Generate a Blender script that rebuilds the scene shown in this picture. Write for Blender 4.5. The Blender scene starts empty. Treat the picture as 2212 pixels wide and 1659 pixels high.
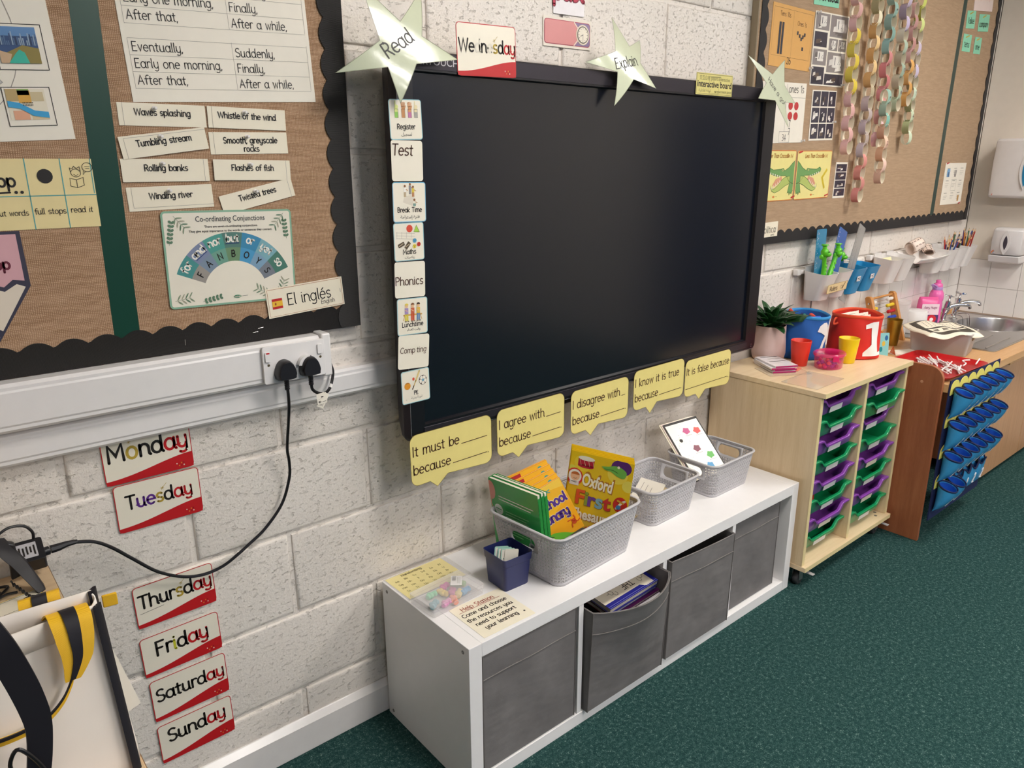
import bpy, bmesh, math, random
from math import sin, cos, pi, radians, sqrt, atan2, hypot
from mathutils import Vector, Matrix
from mathutils.geometry import tessellate_polygon
C = bpy.context.scene
COL = C.collection
random.seed(7)
# ---------------- camera, world, exposure ----------------
cam = bpy.data.cameras.new('camera'); camo = bpy.data.objects.new('camera', cam); COL.objects.link(camo)
cam.sensor_width = 36; cam.lens = 26.29; cam.clip_start = .02; cam.clip_end = 60
rx, dn, fw = Vector((.763, -.6463, -.003)), Vector((-.1851, -.2141, -.9591)), Vector((.6193, .7324, -.283))
mw = Matrix((rx, -dn, -fw)).transposed().to_4x4(); mw.translation = (-.8868, -1.6232, 1.506)
camo.matrix_world = mw
C.camera = camo
wd = bpy.data.worlds.new('world'); C.world = wd; wd.use_nodes = True
wd.node_tree.nodes['Background'].inputs[0].default_value = (.9, .95, 1, 1)
wd.node_tree.nodes['Background'].inputs[1].default_value = .25
C.view_settings.view_transform = 'Standard'; C.view_settings.look = 'None'
C.view_settings.exposure = 0.0; C.view_settings.gamma = 1; C.view_settings.use_curve_mapping = False
C.cycles.use_denoising = True
LAMP_POWER = 34.5
LAMP_COL = (1.0, .955, .905)
ROOM = dict(x0=-3.6, x1=3.85, y0=-5.6, y1=0.0, h=2.72)
# ---------------- materials ----------------
def lin(c):
    if isinstance(c, str):
        c = c.lstrip('#'); c = [int(c[i:i+2], 16) / 255 for i in (0, 2, 4)]
    return tuple((v / 12.92 if v <= .04045 else ((v + .055) / 1.055) ** 2.4) for v in c) + (1.,)
MATS = {}
def mat(name, col='#888888', rough=.5, metal=0, coat=0, trans=0, alpha=1, ior=1.5, var=.04, vs=30, bump=0, bs=300, emit=0, spec=.5, sheen=0):
    """procedural principled material: base colour with slight noise variation and optional noise bump"""
    if name in MATS: return MATS[name]
    m = bpy.data.materials.new(name); MATS[name] = m; m.use_nodes = True
    nt = m.node_tree; b = nt.nodes['Principled BSDF']; L = nt.links.new
    c = lin(col)
    b.inputs['Roughness'].default_value = rough; b.inputs['Metallic'].default_value = metal
    b.inputs['Coat Weight'].default_value = coat; b.inputs['Coat Roughness'].default_value = .08
    b.inputs['Transmission Weight'].default_value = trans; b.inputs['IOR'].default_value = ior
    b.inputs['Alpha'].default_value = alpha; b.inputs['Specular IOR Level'].default_value = spec
    b.inputs['Sheen Weight'].default_value = sheen
    tc = nt.nodes.new('ShaderNodeTexCoord')
    if var:
        n = nt.nodes.new('ShaderNodeTexNoise'); n.inputs['Scale'].default_value = vs; n.inputs['Detail'].default_value = 3
        L(tc.outputs['Object'], n.inputs['Vector'])
        r = nt.nodes.new('ShaderNodeValToRGB'); r.color_ramp.elements[0].position = .3; r.color_ramp.elements[1].position = .7
        r.color_ramp.elements[0].color = tuple(max(0, v * (1 - var)) for v in c[:3]) + (1,)
        r.color_ramp.elements[1].color = tuple(min(1, v * (1 + var)) for v in c[:3]) + (1,)
        L(n.outputs[0], r.inputs[0]); L(r.outputs[0], b.inputs['Base Color'])
    else: b.inputs['Base Color'].default_value = c
    if bump:
        n = nt.nodes.new('ShaderNodeTexNoise'); n.inputs['Scale'].default_value = bs; n.inputs['Detail'].default_value = 4
        L(tc.outputs['Object'], n.inputs['Vector'])
        bp = nt.nodes.new('ShaderNodeBump'); bp.inputs['Strength'].default_value = bump; bp.inputs['Distance'].default_value = .002
        L(n.outputs[0], bp.inputs['Height']); L(bp.outputs[0], b.inputs['Normal'])
    if emit:
        b.inputs['Emission Color'].default_value = c; b.inputs['Emission Strength'].default_value = emit
    return m
class NT:
    """small node helper for the custom surface materials"""
    def __init__(s, name, rough=.6):
        s.m = bpy.data.materials.new(name); MATS[name] = s.m; s.m.use_nodes = True; s.t = s.m.node_tree
        s.b = s.t.nodes['Principled BSDF']; s.b.inputs['Roughness'].default_value = rough
    def n(s, typ, **kw):
        nd = s.t.nodes.new('ShaderNode' + typ)
        for k, v in kw.items():
            if k in nd.inputs: nd.inputs[k].default_value = v
            else: setattr(nd, k, v)
        return nd
    def l(s, a, b): s.t.links.new(a, b)
    def pos(s, loc=(0, 0, 0), sc=(1, 1, 1), rot=(0, 0, 0)):
        g = s.n('NewGeometry'); mp = s.n('Mapping'); mp.inputs[1].default_value = loc; mp.inputs[2].default_value = rot; mp.inputs[3].default_value = sc
        s.l(g.outputs['Position'], mp.inputs[0]); return mp.outputs[0]
    def ramp(s, fac, stops):
        r = s.n('ValToRGB'); e = r.color_ramp.elements
        while len(e) < len(stops): e.new(.5)
        for el, (p, c) in zip(e, stops): el.position = p; el.color = lin(c)
        s.l(fac, r.inputs[0]); return r.outputs[0]
    def bump(s, h, strength, dist, prev=None):
        b = s.n('Bump', Strength=strength, Distance=dist); s.l(h, b.inputs['Height'])
        if prev: s.l(prev, b.inputs['Normal'])
        return b.outputs[0]
def noise(k, vec, scale, detail=3, rough=.5):
    n = k.n('TexNoise', Scale=scale, Detail=detail, Roughness=rough); k.l(vec, n.inputs['Vector']); return n.outputs[0]
def m_block():
    k = NT('painted_block', .45); g = k.n('NewGeometry'); P = g.outputs['Position']
    fine = noise(k, P, 140, 4, .6)
    pits = k.ramp(noise(k, k.pos(sc=(1, 1, 1.6)), 62, 5, .68), [(.33, '#000000'), (.43, '#ffffff')])
    n1 = k.bump(fine, .7, .003); n2 = k.bump(pits, .8, .003, n1)
    k.l(k.bump(noise(k, P, 9, 3), .3, .01, n2), k.b.inputs['Normal'])
    k.l(k.ramp(noise(k, P, 3, 3), [(.3, '#e8dfd5'), (.7, '#ede5dc')]), k.b.inputs['Base Color'])
    return k.m
def m_carpet():
    k = NT('green_carpet', .95); p = k.pos()
    a = noise(k, p, 260, 2, .7); b_ = noise(k, p, 90, 3, .6); c2 = k.pos(sc=(1, 2.6, 1), rot=(0, 0, .5))
    st = noise(k, c2, 330, 2, .8)
    mx = k.n('MixRGB'); mx.inputs[0].default_value = .55; k.l(a, mx.inputs[1]); k.l(st, mx.inputs[2])
    m2 = k.n('MixRGB'); m2.inputs[0].default_value = .3; k.l(mx.outputs[0], m2.inputs[1]); k.l(b_, m2.inputs[2])
    k.l(k.ramp(m2.outputs[0], [(.36, '#142b2b'), (.47, '#234443'), (.555, '#385a56'), (.64, '#9db3a8')]), k.b.inputs['Base Color'])
    k.l(k.bump(mx.outputs[0], .9, .004), k.b.inputs['Normal']); k.b.inputs['Specular IOR Level'].default_value = .1
    return k.m
def m_hessian(name, dark, mid, light, sc=1.0):
    k = NT(name, .9)
    g = k.pos(); dis = k.n('MixRGB', blend_type='LINEAR_LIGHT'); dis.inputs[0].default_value = .0035
    nz = k.n('TexNoise', Scale=40.0, Detail=3.0); k.l(g, nz.inputs['Vector']); k.l(g, dis.inputs[1]); k.l(nz.outputs['Color'], dis.inputs[2])
    w1 = k.n('TexWave', bands_direction='X', Scale=110.0 * sc, Distortion=1.5, Detail=2.0); k.l(dis.outputs[0], w1.inputs['Vector'])
    w2 = k.n('TexWave', bands_direction='Z', Scale=120.0 * sc, Distortion=1.5, Detail=2.0); k.l(dis.outputs[0], w2.inputs['Vector'])
    mx = k.n('MixRGB', blend_type='MULTIPLY'); mx.inputs[0].default_value = 1; k.l(w1.outputs['Fac'], mx.inputs[1]); k.l(w2.outputs['Fac'], mx.inputs[2])
    sl = k.pos(sc=(1, 1, 9)); n2 = noise(k, sl, 22, 3, .6)
    m2 = k.n('MixRGB'); m2.inputs[0].default_value = .5; k.l(mx.outputs[0], m2.inputs[1]); k.l(n2, m2.inputs[2])
    k.l(k.ramp(m2.outputs[0], [(.2, dark), (.42, mid), (.7, light)]), k.b.inputs['Base Color'])
    k.l(k.bump(mx.outputs[0], .45, .0015), k.b.inputs['Normal']); k.b.inputs['Specular IOR Level'].default_value = .1
    return k.m
def m_wood(name, a, b, c, axis='Z', rough=.38, stretch=14, sc=9):
    k = NT(name, rough); s = {'X': (1, stretch, stretch), 'Y': (stretch, 1, stretch), 'Z': (stretch, stretch, 1)}[axis]
    p = k.pos(sc=s); n = noise(k, p, sc * .35, 6, .62); f = noise(k, p, sc * 3, 3, .6)
    m = k.n('MixRGB'); m.inputs[0].default_value = .3; k.l(n, m.inputs[1]); k.l(f, m.inputs[2])
    k.l(k.ramp(m.outputs[0], [(.3, a), (.5, b), (.72, c)]), k.b.inputs['Base Color'])
    k.l(k.bump(f, .06, .001), k.b.inputs['Normal'])
    return k.m
def m_ridge(name, col, axis='X', scale=260, rough=.6, strength=.6):
    k = NT(name, rough); k.b.inputs['Base Color'].default_value = lin(col)
    w = k.n('TexWave', bands_direction=axis, Scale=float(scale)); k.l(k.pos(), w.inputs['Vector'])
    nz = noise(k, k.pos(), 12, 3)
    k.l(k.ramp(nz, [(.3, col), (.7, col)]), k.b.inputs['Base Color'])
    k.l(k.bump(w.outputs['Fac'], strength, .001), k.b.inputs['Normal']); return k.m
def m_tile():
    k = NT('white_tile', .12); k.b.inputs['Base Color'].default_value = lin('#e4dfda')
    n = noise(k, k.pos(), 9, 2); k.l(k.ramp(n, [(.3, '#e6e0da'), (.7, '#eae5e0')]), k.b.inputs['Base Color']); k.l(k.bump(n, .08, .004), k.b.inputs['Normal']); return k.m
BLOCK = m_block(); CARPET = m_carpet()
HESS = m_hessian('hessian_left', '#957357', '#b89679', '#cfae90', .9); HESS2 = m_hessian('hessian_right', '#a68b70', '#b89b7e', '#c8ad90', 1.3)
BEECH = m_wood('maple_panel', '#d6bb92', '#e0c69f', '#e8d1ad'); BEECHX = m_wood('maple_top', '#dabd94', '#e3c9a2', '#ead4b2', 'X')
DARKW = m_wood('cherry_panel', '#8f5233', '#a05f3d', '#ac6b47'); WORKT = m_wood('beech_worktop', '#c3935f', '#d0a26e', '#dab07d', 'X'); DOORW = m_wood('beech_door', '#b98a62', '#c6976e', '#cfa37b')
DESKW = m_wood('desk_top', '#c9a983', '#d6b891', '#dfc49f', 'X'); TILE = m_tile()
RIDGE = m_ridge('black_corrugated_card', '#1b1716', 'Z', 170); RIDGEX = m_ridge('black_corrugated_card_flat', '#1b1716', 'X', 170)
WHITE = mat('white_laminate', '#efeceb', .35, var=.01); WPLAST = mat('white_plastic', '#eae6e4', .3, var=.015); WPAINT = mat('white_gloss_paint', '#e9e4e0', .2, var=.02)
PAPER = mat('white_paper', '#f1e9da', .6, var=.015); CREAM = mat('cream_card', '#f3e9d2', .32, var=.015, coat=.2); INK = mat('black_ink', '#1d1712', .5, var=0)
LAMIN = mat('laminated_white', '#f0e8d6', .22, coat=.4, var=.012)
BROWNINK = mat('brown_ink', '#4a2a18', .5, var=0); GREYINK = mat('grey_line', '#9b948a', .6, var=0); BLACK = mat('black_plastic', '#17151a', .4, var=.05, bump=.1, bs=600); RED = mat('red_print', '#c01a20', .35, var=.02, coat=.3)
CLEAR = None
def cm(hexc, rough=.4, **k):
    return mat('colour_' + hexc.lstrip('#') + ('_g' if rough < .3 else ''), hexc, rough, var=k.pop('var', .02), **k)
# ---------------- mesh builder ----------------
WL = {}
def frame(o, ex, ey):
    ex = Vector(ex).normalized(); ey = Vector(ey); ez = ex.cross(ey).normalized(); ey = ez.cross(ex)
    m = Matrix((ex, ey, ez)).transposed().to_4x4(); m.translation = Vector(o); return m
def wallf(x, z, y=0, ang=0):
    a = radians(ang); return frame((x, y, z), (cos(a), 0, sin(a)), (-sin(a), 0, cos(a)))
def flatf(x, y, z, ang=0):
    a = radians(ang); return frame((x, y, z), (cos(a), sin(a), 0), (-sin(a), cos(a), 0))
class MB:
    def __init__(s, M=None): s.v = []; s.f = []; s.mi = []; s.m = []; s.M = M or Matrix.Identity(4)
    def idx(s, m):
        if m not in s.m: s.m.append(m)
        return s.m.index(m)
    def add(s, vs, fs, m):
        o = len(s.v); i = s.idx(m); M = s.M
        s.v += [M @ Vector(v) for v in vs]
        s.f += [tuple(o + a for a in f) for f in fs]; s.mi += [i] * len(fs)
        return o
    def box(s, x0, x1, y0, y1, z0, z1, m):
        s.add([(x0, y0, z0), (x1, y0, z0), (x1, y1, z0), (x0, y1, z0), (x0, y0, z1), (x1, y0, z1), (x1, y1, z1), (x0, y1, z1)],
              [(0, 3, 2, 1), (4, 5, 6, 7), (0, 1, 5, 4), (1, 2, 6, 5), (2, 3, 7, 6), (3, 0, 4, 7)], m)
    def prism(s, poly, z0, z1, m, mtop=None, holes=()):
        n = len(poly)
        if sum(poly[i][0] * poly[(i + 1) % n][1] - poly[(i + 1) % n][0] * poly[i][1] for i in range(n)) < 0: poly = poly[::-1]
        hs = []
        for h in holes:
            k = len(h)
            if sum(h[i][0] * h[(i + 1) % k][1] - h[(i + 1) % k][0] * h[i][1] for i in range(k)) > 0: h = h[::-1]
            hs.append(h)
        loops = [poly] + hs; allp = [p for l in loops for p in l]
        tr = tessellate_polygon([[Vector((p[0], p[1], 0)) for p in l] for l in loops])
        N = len(allp); up = []
        for t in tr:
            a, b, c = (allp[i] for i in t)
            up.append(t if (b[0] - a[0]) * (c[1] - a[1]) - (b[1] - a[1]) * (c[0] - a[0]) > 0 else t[::-1])
        side = []; o = 0
        for l in loops:
            k = len(l)
            side += [(o + i, o + (i + 1) % k, N + o + (i + 1) % k, N + o + i) for i in range(k)]; o += k
        vs = [(p[0], p[1], z0) for p in allp] + [(p[0], p[1], z1) for p in allp]
        s.add(vs, [t[::-1] for t in up] + side + ([tuple(N + i for i in t) for t in up] if mtop is None else []), m)
        if mtop: s.add([(p[0], p[1], z1) for p in allp], up, mtop)
    def tube(s, pts, r, m, n=8, closed=False, cap=True, flat=None):
        pts = [Vector(p) for p in pts]; K = len(pts); rr = r if hasattr(r, '__len__') else [r] * K
        vs = []; fs = []; t0 = (pts[1] - pts[0]).normalized(); u = t0.orthogonal().normalized()
        if abs(t0.z) < .9: u = (Vector((0, 0, 1)) - t0 * t0.z).normalized()
        for i, p in enumerate(pts):
            a = pts[(i - 1) % K] if (i or closed) else p; b = pts[(i + 1) % K] if (i < K - 1 or closed) else p
            t = (b - a).normalized(); u = (u - t * u.dot(t)).normalized(); w = t.cross(u)
            for j in range(n):
                q = 2 * pi * j / n; k = (1, 1) if not flat else flat
                vs.append(p + u * cos(q) * rr[i] * k[0] + w * sin(q) * rr[i] * k[1])
        for i in range(K if closed else K - 1):
            for j in range(n):
                a = i * n + j; b = i * n + (j + 1) % n; c = ((i + 1) % K) * n + (j + 1) % n; d = ((i + 1) % K) * n + j
                fs.append((a, b, c, d))
        if cap and not closed: fs += [tuple(range(n))[::-1], tuple(range((K - 1) * n, K * n))]
        s.add(vs, fs, m)
    def lathe(s, prof, m, c=(0, 0, 0), n=28, a0=0, a1=2 * pi, sx=1, sy=1):
        full = abs(a1 - a0 - 2 * pi) < 1e-6; k = n if full else n + 1; P = len(prof); vs = []; fs = []
        for j in range(k):
            a = a0 + (a1 - a0) * j / n
            for r, z in prof: vs.append((c[0] + r * cos(a) * sx, c[1] + r * sin(a) * sy, c[2] + z))
        for j in range(n):
            for i in range(P - 1):
                a = j * P + i; b = ((j + 1) % k) * P + i
                fs.append((a, b, b + 1, a + 1))
        s.add(vs, fs, m)
    def loft(s, rings, m, cap0=True, cap1=True, closed=True):
        n = len(rings[0]); vs = [p for r in rings for p in r]; fs = []
        for i in range(len(rings) - 1):
            for j in range(n if closed else n - 1):
                a = i * n + j; b = i * n + (j + 1) % n; fs.append((a, b, b + n, a + n))
        if cap0: fs.append(tuple(range(n))[::-1])
        if cap1: fs.append(tuple(range((len(rings) - 1) * n, len(rings) * n)))
        s.add(vs, fs, m)
    def ball(s, c, r, m, n=12, k=8, sx=1, sy=1, sz=1):
        s.lathe([(max(1e-5, r * sin(pi * i / k)), -r * sz * cos(pi * i / k)) for i in range(k + 1)], m, c, n, sx=sx, sy=sy)
    def grid(s, fn, nu, nv, m, closed=False):
        vs = [fn(i / nu, j / nv) for j in range(nv + 1) for i in range(nu + 1)]
        s.add(vs, [(j * (nu + 1) + i, j * (nu + 1) + i + 1, (j + 1) * (nu + 1) + i + 1, (j + 1) * (nu + 1) + i) for j in range(nv) for i in range(nu)], m)
    def warp(s, fn): s.v = [Vector(fn(v)) for v in s.v]
    def build(s, name, parent=None, bev=0, ang=38, solid=0, sub=0, seg=2, origin=None):
        me = bpy.data.meshes.new(name)
        lo = [min(v[i] for v in s.v) for i in range(3)]; hi = [max(v[i] for v in s.v) for i in range(3)]
        o = Vector(origin) if origin else Vector(((lo[0] + hi[0]) / 2, (lo[1] + hi[1]) / 2, lo[2]))
        me.from_pydata([v - o for v in s.v], [], s.f)
        for m in s.m: me.materials.append(m)
        me.polygons.foreach_set('material_index', s.mi); me.polygons.foreach_set('use_smooth', [True] * len(s.f))
        me.update(); me.set_sharp_from_angle(angle=radians(ang))
        ob = bpy.data.objects.new(name, me); COL.objects.link(ob); WL[ob.name] = o
        if parent is not None: ob.parent = parent; ob.location = o - WL[parent.name]
        else: ob.location = o
        if bev:
            md = ob.modifiers.new('bevel', 'BEVEL'); md.width = bev; md.segments = seg; md.limit_method = 'ANGLE'; md.angle_limit = radians(40); md.harden_normals = False
        if solid:
            md = ob.modifiers.new('solid', 'SOLIDIFY'); md.thickness = abs(solid); md.offset = -1 if solid > 0 else 1
        if sub:
            md = ob.modifiers.new('sub', 'SUBSURF'); md.levels = sub; md.render_levels = sub
        return ob
def thing(name, label, cat, loc=(0, 0, 0), group=None):
    o = bpy.data.objects.new(name, None); COL.objects.link(o); o.location = loc; o.empty_display_size = .02; WL[o.name] = Vector(loc)
    return tag(o, label, cat, group)
def tag(o, label, cat, group=None, kind=None):
    o['label'] = label; o['category'] = cat
    if group: o['group'] = group
    if kind: o['kind'] = kind
    return o
def struct(o, label=None):
    o['kind'] = 'structure'
    if label: o['label'] = label
    return o
def dup(root, loc, label=None, rz=0):
    r = root.copy(); COL.objects.link(r); r.location = loc; WL[r.name] = Vector(loc); r.rotation_euler = (root.rotation_euler[0], root.rotation_euler[1], root.rotation_euler[2] + rz)
    if label: r['label'] = label
    for ch in list(root.children):
        c = ch.copy(); COL.objects.link(c); c.parent = r
        for g in list(ch.children):
            d = g.copy(); COL.objects.link(d); d.parent = c
    return r
def rrect(w, h, r, n=5, cx=0, cy=0):
    r = min(r, w / 2 - 1e-5, h / 2 - 1e-5); p = []
    for (x, y, a) in ((w / 2 - r, h / 2 - r, 0), (-w / 2 + r, h / 2 - r, 90), (-w / 2 + r, -h / 2 + r, 180), (w / 2 - r, -h / 2 + r, 270)):
        p += [(cx + x + r * cos(radians(a + 90 * i / n)), cy + y + r * sin(radians(a + 90 * i / n))) for i in range(n + 1)]
    return p
def ell(cx, cy, rx_, ry_=None, n=20, a0=0, a1=360):
    ry_ = ry_ or rx_; k = n if a1 - a0 == 360 else n + 1
    return [(cx + rx_ * cos(radians(a0 + (a1 - a0) * i / n)), cy + ry_ * sin(radians(a0 + (a1 - a0) * i / n))) for i in range(k)]
def spline(pts, n=6):
    P = [Vector(p) for p in pts]; out = []
    for i in range(len(P) - 1):
        a, b, c, d = P[max(i - 1, 0)], P[i], P[i + 1], P[min(i + 2, len(P) - 1)]
        for j in range(n):
            t = j / n; out.append(.5 * ((2 * b) + (c - a) * t + (2 * a - 5 * b + 4 * c - d) * t * t + (3 * b - a - 3 * c + d) * t ** 3))
    return out + [P[-1]]
# ---------------- handwriting stroke font ----------------
GL = {
'a': (48, "@22,25,19,25,0,360;41,50 41,6 47,0"), 'b': (47, "6,76 6,0;@25,25,19,25,0,360"), 'c': (42, "@24,25,19,25,50,310"), 'd': (49, "@22,25,19,25,0,360;41,76 41,6 47,0"),
'e': (45, "5,27 42,27 @23,25,19,25,6,310"), 'f': (30, "@27,62,13,14,50,180 14,0;2,46 27,46"), 'g': (48, "@22,25,19,25,0,360;41,50 41,-12 @24,-10,17,14,0,-140"),
'h': (47, "6,76 6,0;6,30 @23,31,17,19,170,0 40,6 45,0"), 'i': (16, "7,50 7,6 11,0;7,66 7,67"), 'j': (18, "11,50 11,-12 @0,-12,11,12,0,-100;11,66 11,67"), 'k': (42, "6,76 6,0;36,48 8,22 38,0"),
'l': (16, "7,76 7,6 12,0"), 'm': (69, "6,50 6,0;6,32 @20,34,14,16,170,0 34,0;34,32 @48,34,14,16,170,0 62,5 66,0"), 'n': (47, "6,50 6,0;6,30 @23,31,17,19,170,0 40,6 45,0"), 'o': (46, "@23,25,19,25,0,360"),
'p': (47, "6,50 6,-24;@25,25,19,25,0,360"), 'q': (48, "@22,25,19,25,0,360;41,50 41,-24 47,-20"), 'r': (31, "6,50 6,0;6,30 @21,32,15,18,170,50"), 's': (38, "@20,37,14,13,40,270 @19,12,15,12,90,-140"),
't': (31, "14,66 14,10 @22,10,8,10,180,290;2,48 27,48"), 'u': (47, "6,50 6,18 @22,18,16,18,180,360;38,50 38,6 44,0"), 'v': (41, "4,50 20,0 36,50"), 'w': (59, "4,50 16,0 29,46 42,0 54,50"),
'x': (42, "5,50 36,0;36,50 5,0"), 'y': (45, "6,50 6,18 @22,18,16,18,180,360;38,50 38,-12 @22,-10,16,14,0,-140"), 'z': (40, "5,50 35,50 5,0 36,0"),
'A': (57, "4,0 28,74 52,0;12,26 44,26"), 'B': (50, "7,0 7,74 24,74 @24,56,17,18,90,-90 7,38;24,38 @24,19,20,19,90,-90 7,0"), 'C': (56, "@32,37,27,37,50,310"), 'D': (58, "7,0 7,74 18,74 @18,37,34,37,90,-90 7,0"),
'E': (46, "40,74 7,74 7,0 40,0;7,39 34,39"), 'F': (44, "40,74 7,74 7,0;7,39 32,39"), 'G': (61, "@32,37,27,37,50,345;40,32 58,32 58,8"), 'H': (58, "7,74 7,0;50,74 50,0;7,38 50,38"), 'I': (17, "8,74 8,0"),
'J': (34, "26,74 26,16 @13,16,13,16,0,-160"), 'K': (51, "7,74 7,0;44,74 8,34 46,0"), 'L': (43, "7,74 7,0 40,0"), 'M': (70, "6,0 8,74 34,24 60,74 63,0"), 'N': (60, "7,0 7,74 52,0 52,74"), 'O': (64, "@32,37,28,37,0,360"),
'P': (47, "7,0 7,74 24,74 @24,55,19,19,90,-90 7,36"), 'Q': (64, "@32,37,28,37,0,360;38,16 60,-4"), 'R': (50, "7,0 7,74 24,74 @24,55,19,19,90,-90 7,36;24,36 46,0"), 'S': (47, "@25,56,18,18,40,270 @24,19,19,19,90,-145"),
'T': (49, "3,74 47,74;25,74 25,0"), 'U': (58, "7,74 7,24 @29,24,22,24,180,360 51,74"), 'V': (54, "3,74 27,0 51,74"), 'W': (78, "3,74 20,0 39,70 58,0 75,74"), 'X': (50, "5,74 45,0;45,74 5,0"), 'Y': (50, "4,74 25,36 46,74;25,36 25,0"), 'Z': (50, "6,74 44,74 5,0 45,0"),
'0': (46, "@23,37,19,37,0,360"), '1': (30, "8,60 20,74 20,0"), '2': (46, "@22,54,17,20,160,-25 5,0 42,0"), '3': (44, "@20,56,16,18,140,-90 @20,19,18,19,90,-140"), '4': (46, "32,0 32,74 4,22 44,22"), '5': (44, "38,74 10,74 8,44 @20,24,18,24,120,-140"),
'6': (46, "@24,22,19,22,0,360;6,24 @34,30,29,44,175,100"), '7': (42, "4,74 38,74 14,0"), '8': (44, "@22,56,15,18,0,360;@22,19,18,19,0,360"), '9': (46, "@21,52,18,22,0,360;39,56 36,0"),
',': (14, "7,3 3,-11"), '.': (14, "6,1 6,2"), "'": (12, "6,74 5,60"), '-': (32, "5,28 27,28"), '(': (22, "@22,32,16,46,130,230"), ')': (22, "@0,32,16,46,50,-50"), '!': (16, "7,74 7,20;7,1 7,2"), '_': (50, "0,-4 50,-4"), ' ': (30, ""), '=': (40, "5,38 34,38;5,20 34,20"), '>': (40, "6,48 34,28 6,8"), '<': (40, "34,48 6,28 34,8"), ':': (14, "6,1 6,2;6,40 6,41"), '/': (30, "2,-8 26,80")}
for ch, base, acc in (('é', 'e', "18,60 30,72"), ('í', 'i', None), ('ó', 'o', "20,60 30,72")):
    GL[ch] = (GL[base][0], (GL[base][1] + ';' + acc) if acc else "7,50 7,6 11,0;5,60 14,72")
def strokes(ch):
    w, d = GL.get(ch, GL['x']); out = []
    for st in d.split(';'):
        pts = []
        for tk in st.split():
            if tk[0] == '@':
                cx, cy, a, b, t0, t1 = map(float, tk[1:].split(',')); n = max(3, int(abs(t1 - t0) / 24))
                pts += [((cx + a * cos(radians(t0 + (t1 - t0) * i / n))) / 100, (cy + b * sin(radians(t0 + (t1 - t0) * i / n))) / 100) for i in range(n + 1)]
            else:
                x, y = map(float, tk.split(',')); pts.append((x / 100, y / 100))
        if len(pts) > 1: out.append(pts)
    return w / 100, out
def twidth(s, size, sp=0.035): return sum(GL.get(c, GL['x'])[0] / 100 + sp for c in s) * size
LZ = .00035
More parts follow.
